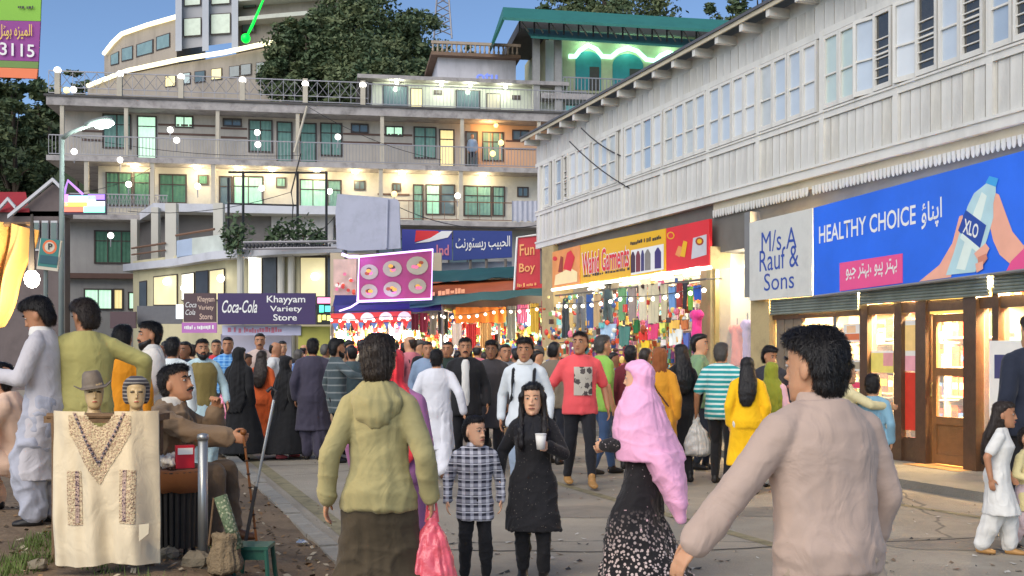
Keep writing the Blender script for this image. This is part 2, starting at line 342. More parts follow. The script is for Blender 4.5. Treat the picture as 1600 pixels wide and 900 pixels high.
    def skirt(mb, ztop, zhem, g, flare, n=24):
        rs = []
        for t in np.linspace(0, 1, 9):
            z = lerp(ztop, zhem, t); pts = []
            for sg in (1, -1):
                a, k_, an = J['hp', sg], J['kn', sg], J['an', sg]
                if z > a.z: pts.append((Vector((a.x, a.y, z)), .085))
                elif z > k_.z: q = (a.z - z) / max(a.z - k_.z, .01); pts.append((lerp(a, k_, q), lerp(.086, .06, q)))
                else: q = min((k_.z - z) / max(k_.z - an.z, .01), 1); pts.append((lerp(k_, an, q), lerp(.06, .045, q)))
            cx = (pts[0][0].x + pts[1][0].x) / 2; cy = (pts[0][0].y + pts[1][0].y) / 2
            rx = abs(pts[0][0].x - cx) + max(pts[0][1], .07) + g + flare * t; ry = max(abs(pts[0][0].y - cy) * .85 + max(pts[0][1], .07) + g + flare * t * .8, .12 + g)
            if z > hip:
                zz_ = z + .93 - hip; u = U(0, 0, zz_); cx, cy = u.x, u.y; zs = [q[0] for q in TOR]
                rx = float(np.interp(zz_, zs, [q[1] for q in TOR])) * wid + g + .002; ry = float(np.interp(zz_, zs, [q[2] for q in TOR])) * (.5 + .5 * wid) + g + .002
            rs.append((Vector((cx, cy, z)), Vector((rx, 0, 0)), Vector((0, ry, 0))))
        mb.rings(rs, n)
    def foot(mb, g, sides=(1, -1)):
        for sg in sides:
            a = J['an', sg]; tp = (a.z - .075)
            def q(y, z): return a + Vector((0, y, z))
            mb.rings([(q(.055, -.035 ), Vector((.026 + g, 0, 0)), Vector((0, 0, .03 + g))), (q(.02, -.03), Vector((.036 + g, 0, 0)), Vector((0, 0, .042 + g))), (q(-.05, -.04), Vector((.04 + g, 0, 0)), Vector((0, 0, .034 + g))), (q(-.11, -.05), Vector((.045 + g, 0, 0)), Vector((0, 0, .024 + g))), (q(-.165, -.055), Vector((.03 + g, 0, 0)), Vector((0, 0, .016 + g)))], 10)
            limb(mb, q(0, .05), q(0, -.02), .036 + g, .038 + g)
    soft = sex == 'F' or hs > 1.12; sf = .74 if soft else 1.0
    # ---- the body, one continuous surface
    b = MB(); torso(b, -.004); arms(b, 0); legs(b, 0); foot(b, 0)
    b.tube([nk - Vector((0, 0, .04)), lerp(nk, hc, .6), hc], [.062, .055, .06], 14); headrings(b, HEAD)
    b.tube([Hd(0, -.088, .022), Hd(0, -.108, -.012), Hd(0, -.117, -.030), Hd(0, -.095, -.040)], [.007 * hs * sf, .011 * hs * sf, .0155 * hs * sf, .012 * hs * sf], 8)
    for sg in (1, -1):
        b.tube([Hd(.014 * sg, -.088, .020), Hd(.031 * sg, -.092, .0215), Hd(.05 * sg, -.079, .018)], .0055 * hs, 6); b.ball(Hd(.077 * sg, .012, -.012), .032 * hs, 8, 0, (.4, .7, 1.1)); b.ball(Hd(.014 * sg, -.1, -.035), .011 * hs, 6)
        d = (J['wr', sg] - J['el', sg]); pn = Vector((-sg, 0, 0)) if palm is None else Vector(palm); 
        if abs(pn.dot(d.normalized())) > .9: pn = Vector((0, 0, -1))
        hand(b, J['wr', sg], d, pn, curl, 1.0 if sex == 'M' else .92, Vector((0, -1, .4)))
    b.tube([Hd(-.02, -.089, -.071), Hd(0, -.101, -.070), Hd(.02, -.089, -.071)], [.006 * hs, .0095 * hs, .006 * hs], 6)
    b.ball(Hd(0, -.083, -.108), .02 * hs, 8)
    XF = Matrix.Translation(base) @ Rz @ Matrix.Scale(s, 4)
    root = bpy.data.objects.new('person', solid(b, vox * .72 if vox < .02 else vox, 2, 'person')); COL.objects.link(root); root.data.materials.append(SKIN[skin])
    root.matrix_world = Matrix.Translation(base) @ Rz @ Matrix.Scale(s, 4); WL[root.name] = base.copy(); tag(root, label, 'person', group)
    def child(nm, me, m, lab=None):
        o = bpy.data.objects.new(nm, me); COL.objects.link(o); o.parent = root
        for q in (m if isinstance(m, (list, tuple)) else [m]): me.materials.append(q)
        me.shade_smooth()
        if lab: o['label'] = lab
        return o
    def garment(nm, fn, m, amp=.006, v=None, sm=4, k=1.0, zr=None):
        g = MB(); fn(g); me = solid(g, v or vox, sm, nm); folds(me, amp, seed + len(nm) * 7 + int(px), k, *(zr or (None, None)), fine=(vox < .0125 and nm not in ('hair', 'beard', 'shoe'))); return child(nm, me, m)
    # ---- clothes
    if low:
        kind, m = low[0], low[1]
        if kind == 'trousers': garment('trousers', lambda g: (torso(g, .012, .84, .99), legs(g, .014, .97)), m, .005)
        if kind == 'shalwar': garment('shalwar', lambda g: (torso(g, .012, .84, .99), legs(g, .02, .95, (.10, .08, .05), .02)), m, .011)
        if kind == 'skirt': garment('skirt', lambda g: (torso(g, .008, .9, 1.0), skirt(g, .98, low[2], .008, low[3])), m, .012, zr=(low[2], 1.0))
    if top_wear:
        kind, m = top_wear[0], top_wear[1]; o = dict(sl=.97, g=.018, hem=.80, flare=.02, amp=.007, cuff=.006); o.update(top_wear[2] if len(top_wear) > 2 else {})
        def tw(g):
            torso(g, o['g'], .84, 1.5)
            if o['sl'] > 0: arms(g, o['g'] * .62 + .003, o['sl'], cuff=o['cuff'])
            if hip > .9 or kind != 'shirt': skirt(g, hip + .14, o['hem'] - (.93 - hip), o['g'], o['flare'])
        garment(kind if kind != 'shirt' else o.get('name', 'shirt'), tw, m, o['amp'], zr=(o['hem'] - .1, 1.5))
        if o.get('collar'): garment('collar', lambda g: g.rings([(U(0, .008, 1.46), Vector((.108, 0, 0)), Vector((0, .10, 0))), (U(0, .004, 1.50), Vector((.092, 0, 0)), Vector((0, .088, 0))), (U(0, .0, 1.535), Vector((.076, 0, 0)), Vector((0, .076, 0)))], 18), o['collar'], 0)
        if o.get('hood'):
            garment('hood', lambda g: (g.rings([(U(0, .03, 1.36), Vector((.06, 0, 0)), Vector((0, .05, 0))), (U(0, .075, 1.31), Vector((.05, 0, 0)), Vector((0, .05, 0)))], 14),
                                       g.rings([(U(0, .10, 1.27), Vector((.03, 0, 0)), Vector((0, .03, 0))), (U(0, .09, 1.33), Vector((.095, 0, 0)), Vector((0, .06, 0))), (U(0, .06, 1.41), Vector((.135, 0, 0)), Vector((0, .085, 0))), (U(0, .02, 1.475), Vector((.115, 0, 0)), Vector((0, .095, 0))), (U(0, .01, 1.51), Vector((.085, 0, 0)), Vector((0, .08, 0)))], 20)), m, .006)
        if o.get('front'):   # open jacket: strip of shirt seen between the lapels
            garment('shirt_front', lambda g: g.rings([(U(0, -.10, z), Vector((wv_, 0, 0)), Vector((0, .072, 0))) for z, wv_ in ((.86, .07), (1.1, .065), (1.3, .07), (1.42, .055), (1.47, .04))], 14), o['front'], .003)
        if o.get('vest'): garment('waistcoat', lambda g: torso(g, .034, .84, 1.44), o['vest'], .004)
    if hair in ('short', 'thick', 'long', 'bald'):
        pr = HAIR['short' if hair == 'bald' else hair]
        def hf(g):
            headrings(g, pr[:4] + [pr[4][:2] + (.0, pr[4][3])] if hair == 'bald' else pr)
            if hair == 'long':
                g.rings([(Hd(0, .05, .02), hX * .085, hYv * .06), (Hd(0, .085, -.10), hX * .105, hYv * .055), (Hd(0, .125, -.20) , hX * .12, hYv * .055), (Hd(.01, .150, -.32), hX * .12, hYv * .05), (Hd(.02, .155, -.43), hX * .095, hYv * .042), (Hd(.025, .155, -.50), hX * .05, hYv * .03)], 16)
        ho_ = garment('hair', hf, HAIRM[hairm], .004, vox * .75, 3, 2.8)
        if vox < .0165 and locks: tag(child('hair_strands', strands(ho_.data, (4000 if soft else 9500) if vox < .0145 else 2400, .026 if soft else .035, int(px)), HAIRM[hairm]), kind='stuff')
    if extra: extra(dict(U=U, Hd=Hd, hX=hX, hY=hYv, garment=garment, child=child, J=J, sh=sh, headrings=headrings, torso=torso, arms=arms, skirt=skirt, legs=legs, root=root, XF=XF, hs=hs, vox=vox))
    if shoes:
        for sg in (1, -1): garment('shoe', lambda g: foot(g, .008, (sg,)), SHOE[shoes], 0, min(vox, .014), 2)
    if face:
        for sg in (1, -1):
            e = MB(); e.ball(Hd(.031 * sg, -.083, .010), .0135 * hs, 10, 0, (1.15, .75, .55)); e.ball(Hd(.031 * sg, -.0885, .010), .0085 * hs, 8, 1, (1, .8, .85)); child('eye', e.mesh('eye', [EYEW, EYED]), [])
            e = MB(); e.tube([Hd(.012 * sg, -.097, .030), Hd(.033 * sg, -.097, .038), Hd(.055 * sg, -.080, .031)], [.005 * hs * (sf ** 2), .006 * hs * (sf ** 2), .003 * hs * sf], 6); child('eyebrow', e.mesh('eyebrow'), HAIRM['black'])
        e = MB(); e.tube([Hd(-.024, -.092, -.070), Hd(-.008, -.105, -.066), Hd(.008, -.105, -.066), Hd(.024, -.092, -.070)], [.003 * hs, .0065 * hs, .0065 * hs, .003 * hs], 6); child('lips', e.mesh('lips'), LIPS)
    if mous or beard:
        e = MB(); e.tube([Hd(-.034, -.088, -.062), Hd(-.014, -.108, -.050), Hd(.014, -.108, -.050), Hd(.034, -.088, -.062)], [.004 * hs, .009 * hs, .009 * hs, .004 * hs], 6); child('moustache', e.mesh('moustache'), HAIRM[hairm])
    if beard: garment('beard', lambda g: headrings(g, [(-.15, .03, -.085, -.03), (-.125, .05, -.103, .0), (-.10, .066, -.105, .02), (-.075, .073, -.10, .03), (-.03, .077, -.02, .03)], g=.002), HAIRM[hairm], .003, vox * .75, 3, 2.5)
    PEOPLE[label] = (root, XF, J, U)
    return root, XF, J
def strands(me, n, ln, seed, down=.8):
    """fine locks lying on the hair so that its outline is soft"""
    co = verts_of(me); no = np.empty(len(co) * 3, 'f'); me.vertex_normals.foreach_get('vector', no); no = no.reshape(-1, 3); g = np.random.RandomState(seed); ix = g.randint(0, len(co), n); p = co[ix]; nn = no[ix]
    c = co.mean(0); top = co[:, 2].max(); d = np.zeros_like(p); d[:, 2] = -down; hz_ = np.clip((p[:, 2] - c[2]) / (top - c[2] + 1e-6), 0, 1)[:, None]; out = (p - c) * np.array([1, 1, 0]); out /= (np.linalg.norm(out, axis=1)[:, None] + 1e-6); d = d * (1 - hz_) + out * hz_ * .9 + g.randn(*p.shape) * .35; d -= nn * (d * nn).sum(1)[:, None]; d /= (np.linalg.norm(d, axis=1)[:, None] + 1e-6)
    L = ln * (.5 + g.rand(n, 1)); s_ = np.cross(d, nn) * (.0007 + .0007 * g.rand(n, 1)); a = p - nn * .002; b_ = p + d * L * .55 + nn * (.003 + .004 * g.rand(n, 1)); e = p + d * L + nn * (.001 + .009 * g.rand(n, 1) ** 2); V = np.stack([a - s_, a + s_, b_ + s_, b_ - s_, e], 1).reshape(-1, 3); k = np.arange(n) * 5
    fs = [(i, i + 1, i + 2, i + 3) for i in k.tolist()] + [(i + 3, i + 2, i + 4) for i in k.tolist()]; o = bpy.data.meshes.new('hair_strands'); o.from_pydata(V.tolist(), [], fs); return o
# head coverings and wraps -------------------------------------------------
def scarf(m, drape=True, back=0.9, front=1.15):
    """headscarf round the face, falling over the shoulders"""
    def f(k):
        U = k['U']
        def g1(g):
            k['headrings'](g, HAIR['scarf'])
            if drape:
                sh = abs(k['sh'][1].x)
                g.rings([(U(0, .012, 1.53), Vector((.095, 0, 0)), Vector((0, .095, 0))), (U(0, .01, 1.45), Vector((sh * .85 + .02, 0, 0)), Vector((0, .125, 0))), (U(0, .01, 1.37), Vector((sh + .055, 0, 0)), Vector((0, .15, 0))), (U(0, .015, 1.26), Vector((sh + .075, 0, 0)), Vector((0, .165, 0))), (U(0, .02, front), Vector((sh + .06, 0, 0)), Vector((0, .165, 0)))], 22)
                if back < front: g.rings([(U(0, .10, front + .06), Vector((sh + .04, 0, 0)), Vector((0, .075, 0))), (U(0, .14, (front + back) / 2), Vector((sh + .02, 0, 0)), Vector((0, .05, 0))), (U(0, .15, back), Vector((sh - .02, 0, 0)), Vector((0, .03, 0)))], 18)
        k['garment']('headscarf', g1, m, .010, None, 4, 1.4)
    return f
def multi(*fs):
    def f(k):
        for q in fs: q(k)
    return f
# ================================================================== ground
def struct(name, mb, m, parent=None, smooth=False): return tag(mb.build(name, m, parent, smooth), kind='structure') if parent is None else mb.build(name, m, parent, smooth)
ASPH = mat('asphalt', (.33, .29, .23), .85, .22, 1.3, .5, 60, dirt=.35, dscale=.55)
EARTH = mat('earth', (.19, .135, .085), .95, .4, 3, .8, 25, dirt=.6, dscale=2.5)
m = MB(); m.bx(-400, 400, -30, 500, -.4, -.02); struct('ground', m, mat('far_ground', (.12, .11, .09), .95, .3, .2))
SD = Vector((-.353, 1, 0)).normalized()          # street direction, away from the camera
def kerbx(Y): return 1.64 - .36 * Y
def vz(x, y):                                     # height of the raised verge on the left
    d = (kerbx(y) - x) * .94; t = min(max((d - .15) / 1.3, 0), 1); return .05 + (.23 - .17 * min(max((y - 8.4) / 2.2, 0), 1)) * t * t * (3 - 2 * t) + .02 * noise.noise(Vector((x * 2, y * 2, 0)))
def road_wear(t, b):
    """hairline cracks, oil stains and lighter worn patches"""
    tc = N(t, 'ShaderNodeTexCoord'); src = b.inputs['Base Color'].links[0].from_socket
    nz = N(t, 'ShaderNodeTexNoise'); nz.inputs['Scale'].default_value = 1.7; nz.inputs['Detail'].default_value = 6; t.links.new(tc.outputs['Object'], nz.inputs['Vector'])
    ad = N(t, 'ShaderNodeMix', data_type='VECTOR'); ad.inputs[0].default_value = .28; t.links.new(tc.outputs['Object'], ad.inputs[4]); t.links.new(nz.outputs['Color'], ad.inputs[5])
    v = N(t, 'ShaderNodeTexVoronoi', feature='DISTANCE_TO_EDGE'); v.inputs['Scale'].default_value = .27; t.links.new(ad.outputs[1], v.inputs['Vector'])
    r = N(t, 'ShaderNodeMapRange'); r.inputs[1].default_value = .0015; r.inputs[2].default_value = .005; r.inputs[3].default_value = .55; r.inputs[4].default_value = 0; t.links.new(v.outputs['Distance'], r.inputs[0])
    n2 = N(t, 'ShaderNodeTexNoise'); n2.inputs['Scale'].default_value = .8; n2.inputs['Detail'].default_value = 9; n2.inputs['Roughness'].default_value = .75; t.links.new(tc.outputs['Object'], n2.inputs['Vector'])
    r2 = N(t, 'ShaderNodeMapRange'); r2.inputs[1].default_value = .5; r2.inputs[2].default_value = .66; r2.inputs[4].default_value = .55; t.links.new(n2.outputs[0], r2.inputs[0])
    a = N(t, 'ShaderNodeMix', data_type='RGBA'); t.links.new(r2.outputs[0], a.inputs[0]); t.links.new(src, a.inputs[6]); a.inputs[7].default_value = (.44, .39, .31, 1)
    n3 = N(t, 'ShaderNodeTexNoise'); n3.inputs['Scale'].default_value = 2.6; n3.inputs['Detail'].default_value = 4; t.links.new(tc.outputs['Object'], n3.inputs['Vector']); r3 = N(t, 'ShaderNodeMapRange'); r3.inputs[1].default_value = .62; r3.inputs[2].default_value = .72; r3.inputs[4].default_value = .28; t.links.new(n3.outputs[0], r3.inputs[0])
    c_ = N(t, 'ShaderNodeMix', data_type='RGBA'); t.links.new(r3.outputs[0], c_.inputs[0]); t.links.new(a.outputs[2], c_.inputs[6]); c_.inputs[7].default_value = (.13, .12, .105, 1)
    d = N(t, 'ShaderNodeMix', data_type='RGBA'); t.links.new(r.outputs[0], d.inputs[0]); t.links.new(c_.outputs[2], d.inputs[6]); d.inputs[7].default_value = (.06, .055, .05, 1); t.links.new(d.outputs[2], b.inputs['Base Color'])
road_wear(ASPH.node_tree, ASPH.node_tree.nodes['Principled BSDF'])
m = MB(); m.add([(-60, -20, 0), (60, -20, 0), (60, 58, 0), (-60, 58, 0)], [(0, 1, 2, 3)]); struct('road', m, ASPH)
vs, fs = [], []; NX, NYv = 60, 110
for j in range(NYv + 1):
    y = 1 + 21 * j / NYv
    for i in range(NX + 1):
        t = (i / NX) ** 1.6; x = kerbx(y) - .14 - 9 * t; vs.append((x, y, vz(x, y) + .012 * noise.noise(Vector((x * 9, y * 9, 3)))))
for j in range(NYv):
    for i in range(NX): a = j * (NX + 1) + i; fs.append((a, a + 1, a + NX + 2, a + NX + 1))
m = MB(); m.add(vs, fs); VERGE = struct('verge', m, EARTH, smooth=True)
# kerb stones along the verge
kr = tag(bpy.data.objects.new('kerb', None), kind='structure'); COL.objects.link(kr); WL['kerb'] = Vector((0, 0, 0))
KST = mat('kerb_stone', (.30, .28, .24), .9, .25, 5, .5, 30, dirt=.4, dscale=3)
KPL = Plane(kerbx(2), 2, -.36, 1)
k1 = MB(); k1.box(Plane(0, 0, -.36, 1), .012, .588, -.07, .07, -.1, .075); kme = k1.mesh('kerb_stone', KST)
for i in range(34):
    o = link('kerb_stone', kme, kr, KPL.pt(i * .6, -.07, rnd.uniform(-.015, .012))); o.rotation_euler.z = rnd.uniform(-.01, .01)
# worn paint lines and joints on the road
PAINT = mat('worn_road_paint', (.27, .235, .14), .85, .25, 9, dirt=.8, dscale=5)
def strip(name, pts, w, z, mt):
    m = MB(); P0 = [Vector(p) for p in pts]
    for a, b in zip(P0, P0[1:]):
        d = (b - a).normalized(); n = Vector((-d.y, d.x, 0)) * w / 2; up = Vector((0, 0, z)); m.add([a - n + up, b - n + up, b + n + up, a + n + up], [(0, 1, 2, 3)])
    return struct(name, m, mt)
strip('road_marking', [ground_at(845, 748), ground_at(1230, 858)], .12, .004, PAINT)
strip('road_marking', [ground_at(1300, 772), ground_at(1640, 826)], .11, .004, PAINT)
strip('road_marking', [KPL.pt(1, .25, 0), KPL.pt(20, .25, 0)], .16, .004, PAINT)
JNT = mat('tar_joint', (.05, .046, .04), .9, .3, 8)
for (xa, ya, xb, yb) in ((560, 858, 1010, 864), (1010, 864, 1600, 838), (420, 728, 900, 718)):
    pa, pb = ground_at(xa, ya), ground_at(xb, yb); strip('road_joint', [lerp_ if False else pa + (pb - pa) * t + Vector((0, .012 * math.sin(t * 23) + .008 * math.sin(t * 71), 0)) for lerp_, t in ((0, i / 24) for i in range(25))], .022, .005, JNT)
rgl = random.Random(9); PATCH = mat('road_patch', (.25, .22, .18), .9, .3, 4, .5, 60, dirt=.3)
for i, (px, py, a_, b2) in enumerate(((905, 800, .7, .4), (1240, 800, .9, .35), (660, 770, .6, .5), (1480, 850, .55, .3), (800, 735, 1.4, .5))):
    c_ = ground_at(px, py); m = MB(); m.add([c_ + Vector((a_ * math.cos(t) * (1 + .15 * noise.noise(Vector((math.cos(t) * 2, math.sin(t) * 2, i)))), b2 * math.sin(t) * (1 + .2 * noise.noise(Vector((math.cos(t) * 3, math.sin(t) * 3, i + 9)))), .003)) for t in np.linspace(0, 6.283, 41)[:-1]], [tuple(range(40))]); struct('road_patch', m, PATCH)
lt = MB()
for _ in range(420):
    p = ground_at(rgl.uniform(480, 1620), 600 + 300 * rgl.random() ** .6); p.z = .006; a_ = rgl.random() * 6.28; s_ = rgl.uniform(.008, .035); d = Vector((math.cos(a_), math.sin(a_), 0)) * s_; e = Vector((-d.y, d.x, 0)) * rgl.uniform(.4, 1); lt.add([p - d, p - e, p + d + Vector((0, 0, .01)), p + e], [(0, 1, 2, 3)], rgl.randrange(3))
tag(lt.build('street_litter', [mat('scrap_pale', (.5, .47, .42), .9, .2), mat('scrap_brown', (.2, .14, .09), .9, .2), mat('scrap_dark', (.05, .05, .05), .9, .2)]), 'scraps and grit scattered over the road', 'litter', kind='stuff')
# ================================================================== the long wooden building on the right
RB = Plane(5.456, 13.64, .353, -1)
def ru(px, o=0): return RB.uz(px, 500, o)[0]
WHITE = mat('white_painted_wood', (.66, .65, .61), .62, .08, 4, .25, 30, dirt=.34, dscale=1.6, streak=True)
WHITE2 = mat('white_wood_greyed', (.615, .605, .57), .7, .1, 4, .3, 30, dirt=.4, dscale=2.5, streak=True); WHITE3 = mat('white_wood_yellowed', (.64, .62, .56), .65, .1, 4, .3, 30, dirt=.4, dscale=2.2, streak=True)
CREAM = mat('cream_painted_wood', (.56, .50, .37), .7, .1, 4, .3, 30, dirt=.4, dscale=2)
U0, U1 = ru(838), ru(1600) + 5.5
rb = thing('wooden_building', RB.pt(U0, 0, 0), 'long white wooden building with rows of narrow windows above the shops', 'building')
m = MB(); m.box(RB, U0, U1, -.5, -.03, 4.17, 6.95); m.build('wall', WHITE, rb)
m = MB(); m.box(RB, U0, U0 + .12, -6, -.5, 0, 6.95); m.build('end_wall', WHITE, rb)
m = MB(); m.box(RB, U0, U1, -.03, .02, 4.17, 4.30); m.box(RB, U0, U1, -.03, .045, 4.30, 4.34); m.box(RB, U0, U1, -.03, .03, 4.98, 5.07); m.box(RB, U0, U1, -.03, .05, 5.07, 5.10); m.box(RB, U0, U1, -.03, .03, 6.20, 6.30); m.build('trim_rail', WHITE, rb)
m = MB(); m.box(RB, ru(1110), U1, -.4, -.06, 4.02, 4.168); m.build('fascia_board', CREAM, rb)
pk = {}
def plank(z0, z1, wd):
    key = (z0, z1, wd)
    if key not in pk:
        pk[key] = []
        for mt in (WHITE, WHITE, WHITE2, WHITE3): q = MB(); q.box(Plane(0, 0, .353, -1), .008, wd - .008, -.03, 0, 0, z1 - z0); pk[key].append(q.mesh('plank', mt))
    return rnd.choice(pk[key])
n = int((U1 - U0) / .19)
for i in range(n):
    u = U0 + i * .19
    link('plank', plank(4.345, 4.975, .19), rb, RB.pt(u, rnd.uniform(-.006, .004), 4.345))
n = int((U1 - U0) / .24)
for i in range(n): link('plank', plank(6.305, 6.70, .24), rb, RB.pt(U0 + i * .24, rnd.uniform(-.005, .003), 6.305))
posts = [844, 866, 923, 974, 1036, 1108, 1186, 1286, 1402, 1549]
q = MB(); q.box(Plane(0, 0, .353, -1), -.05, .05, -.03, .035, 0, 1.94); pme = q.mesh('post', WHITE)
for px in posts: link('post', pme, rb, RB.pt(ru(px), 0, 4.34))
for k in range(1, 4): link('post', pme, rb, RB.pt(ru(1549) + k * 1.35, 0, 4.34))
PANE = mat('sky_reflection_glass', (.50, .57, .65), .22, .25, 1.6, .10, 3, spec=.6, coat=.25); PANEG = mat('green_curtain_glass', (.50, .60, .57), .2, .15, 3, spec=.8, coat=.5); PANED = mat('dark_glass', (.045, .043, .038), .15, .5, 8, spec=.8, coat=.5)  # first pane's base colour holds the pale blue reflection of the sky
PANEV = [PANE, PANE, mat('pale_reflection_glass', (.60, .64, .68), .3, .15, 2, spec=.5), mat('curtained_glass', (.52, .55, .55), .2, .35, 3, spec=.6, coat=.3), mat('blue_reflection_glass', (.36, .44, .54), .12, .3, 1.5, .1, 3, spec=.8, coat=.5)]  # pane tones vary to imitate differing reflections, put into the base colour
def casement(pxc, wd=.30, kind=0, ang=0):
    u = ru(pxc) if pxc > 0 else -pxc; w2 = wd / 2; fr_ = Plane(0, 0, .353, -1); z0, z1 = 5.115, 6.185
    f = MB(); t = .045
    f.box(fr_, -w2, -w2 + t, -.03, .03, 0, z1 - z0); f.box(fr_, w2 - t, w2, -.03, .03, 0, z1 - z0)
    f.box(fr_, -w2 + t, w2 - t, -.03, .028, 0, .07); f.box(fr_, -w2 + t, w2 - t, -.03, .028, z1 - z0 - .05, z1 - z0); f.box(fr_, -w2 + t, w2 - t, -.02, .022, .47, .495)
    if kind == 2:
        for j in range(5): f.box(fr_, -w2 + t, w2 - t, -.015, .02, .16 + j * .13, .175 + j * .13)
    o = link('window', f.mesh('window', WHITE), rb, RB.pt(u, .02, z0)); g = MB(); mt = (rnd.choice(PANEV), PANEG, PANED)[kind]
    g.box(fr_, -w2 + t, w2 - t, -.012, -.004, .07, .47); a = link('pane', g.mesh('pane', mt), o); a.location = (0, 0, 0); a.data.transform(Matrix.Translation(base_of(o)))
    g = MB(); g.box(fr_, -w2 + t, w2 - t, -.012, -.004, .495, z1 - z0 - .05); a = link('pane', g.mesh('pane', mt), o); a.data.transform(Matrix.Translation(base_of(o)))
    o.rotation_euler.z = R(ang)
W_ = [(856, 0), (875, 0), (886, 2), (897, 0), (908, 0), (919, 0), (934, 0), (946, 0), (959, 0), (985, 0), (999, 0), (1014, 0), (1030, 0), (1048, 0), (1064, 0), (1080, 0), (1097, 0), (1119, 0), (1137, 0), (1156, 0), (1175, 0), (1200, 0), (1222, 0), (1245, 0), (1268, 0), (1302, 1), (1327, 1), (1354, 0), (1382, 2), (1418, 0), (1451, 2), (1487, 0), (1522, 2), (1567, 0)]
for i, (px, k) in enumerate(W_):
    l_, r_ = (W_[i - 1][0] if i else 844), (W_[i + 1][0] if i + 1 < len(W_) else 1605)
    wd = min(ru(r_) - ru(px), ru(px) - ru(l_)) * .985; casement(px, max(min(wd, .42), .2), k, {1354: 14, 1418: 12, 886: -10}.get(px, 0))
for k in range(12): casement(-(ru(1600) + .05 + k * .38), .34, (2, 0, 0, 1)[k % 4])
# eaves: rafter ends, fascia and sheet roof
DARKROOF = mat('roof_sheet', (.10, .10, .11), .5, .2, 3, dirt=.3)
q = MB(); q.box(Plane(0, 0, .353, -1), -.05, .05, -.03, .34, 0, .14); rme = q.mesh('rafter_end', WHITE)
for i in range(int((U1 - U0) / .78) + 1): link('rafter_end', rme, rb, RB.pt(U0 + .1 + i * .78, 0, 6.74 + rnd.uniform(-.01, .01)))
m = MB(); m.box(RB, U0 - .15, U1, .34, .37, 6.86, 6.93); m.build('eave_board', CREAM, rb)
m = MB(); A = [RB.pt(U0 - .2, .40, 6.93), RB.pt(U1, .40, 6.93), RB.pt(U1, -5, 9.1), RB.pt(U0 - .2, -5, 9.1)]; m.slab(A, (0, 0, .05)); m.build('roof', DARKROOF, rb)
# scalloped fringe, one tooth at a time
q = MB(); pr = Plane(0, 0, .353, -1); q.slab([pr.pt(a, 0, b) for a, b in ((-.03, 0), (.03, 0), (.03, -.09), (.017, -.125), (0, -.14), (-.017, -.125), (-.03, -.09))], pr.pt(0, .015, 0)); fme = q.mesh('fringe_tooth', WHITE)
u = ru(1112)
while u < U1 - .3:
    if rnd.random() > .06: o = link('fringe_tooth', fme, rb, RB.pt(u, -.05, 4.05)); o.rotation_euler.y = rnd.uniform(-.06, .06)
    u += .082
# ground floor: piers, back wall, floor, ceiling
PIER = mat('ochre_plaster', (.42, .33, .17), .85, .2, 3, .3, 25, dirt=.5, dscale=2.5); INW = mat('shop_inner_wall', (.62, .56, .44), .8, .1, 3); DW = mat('dark_wood', (.075, .040, .022), .45, .35, 12, .2, 40, coat=.2)
DOORW = mat('door_wood', (.20, .095, .035), .45, .3, 10, .2, 40, coat=.3); BOARD = mat('grey_brown_boards', (.17, .135, .10), .8, .25, 7, .3, 30)
m = MB(); m.box(RB, U0, U1, -4.6, -4.5, 0, 4.1); m.build('back_wall', INW, rb)
m = MB(); m.box(RB, U0, U1, -4.5, -.1, 3.30, 3.45); m.box(RB, ru(1110), U1, -.45, -.10, 3.45, 4.02); m.box(RB, U0, ru(1110), -.45, -.10, 3.45, 4.168); m.build('lintel', mat('dull_lintel', (.15, .14, .125), .9, .2, 3, dirt=.4), rb)
for a, b_ in ((1178, 1207),): m = MB(); m.box(RB, ru(a), ru(b_), -.5, .06, .1, 3.3); m.build('pier', PIER, rb)
m = MB(); m.box(RB, ru(1112), ru(1118), -.3, .1, .1, 3.4); m.build('pier', PIER, rb)
m = MB(); m.box(RB, ru(1094), ru(1108), -.3, .0, .1, 3.3); m.build('pier', mat('tan_tile', (.40, .30, .17), .6, .3, 8), rb)
m = MB(); m.box(RB, ru(862) - .6, ru(866), -.5, .02, 0, 4.16); m.build('pier', PIER, rb)
m = MB(); m.box(RB, ru(1178), ru(1184), -4.5, -.5, .1, 3.3); m.box(RB, ru(1110), ru(1113), -4.5, -.3, .1, 3.3); m.build('partition', INW, rb)
PAV = mat('pavement', (.21, .20, .175), .85, .25, 2.5, .5, 45, dirt=.4, dscale=1.5)
m = MB(); m.box(RB, U0 - 1, U1, -4.6, 1.45, -.2, .10); struct('pavement', m, PAV)
# ================================================================== the glazed shop under the blue hoarding
def frect(x0, y0, x1, y1, o=0): return RB.rect(x0, y0, x1, y1, o)
SHUT = mat('shutter_metal', (.22, .25, .215), .5, .2, 5, .0, metal=.3, dirt=.5, dscale=3)
def shutter(pa, pb, z0, z1, label, o=.08):
    ua, ub = ru(pa), ru(pb); t = thing('roller_shutter', RB.pt((ua + ub) / 2, o, z0), label, 'shutter', 'rolled up shutters under the hoarding')
    nsl = 6; hh = (z1 - z0) / nsl
    for i in range(nsl):
        q = MB(); zc = z0 + (i + .5) * hh; pts = [RB.pt(u, o, zc) for u in (ua, ub)]; q.tube(pts, hh * .52, 8); q.build('slat', SHUT, t)
shutter(1211, 1349, 2.13, 2.38, 'rolled-up grey shutter under the white shop name board'); shutter(1352, 1553, 2.20, 2.44, 'longest rolled-up grey shutter, above the lit wooden door'); shutter(1562, 1740, 2.22, 2.46, 'rolled-up grey shutter at the right edge of the picture')
sf = thing('glazed_storefront', RB.pt(ru(1480), 0, .1), 'dark wooden storefront with lit glass panes and a panelled door', 'storefront')
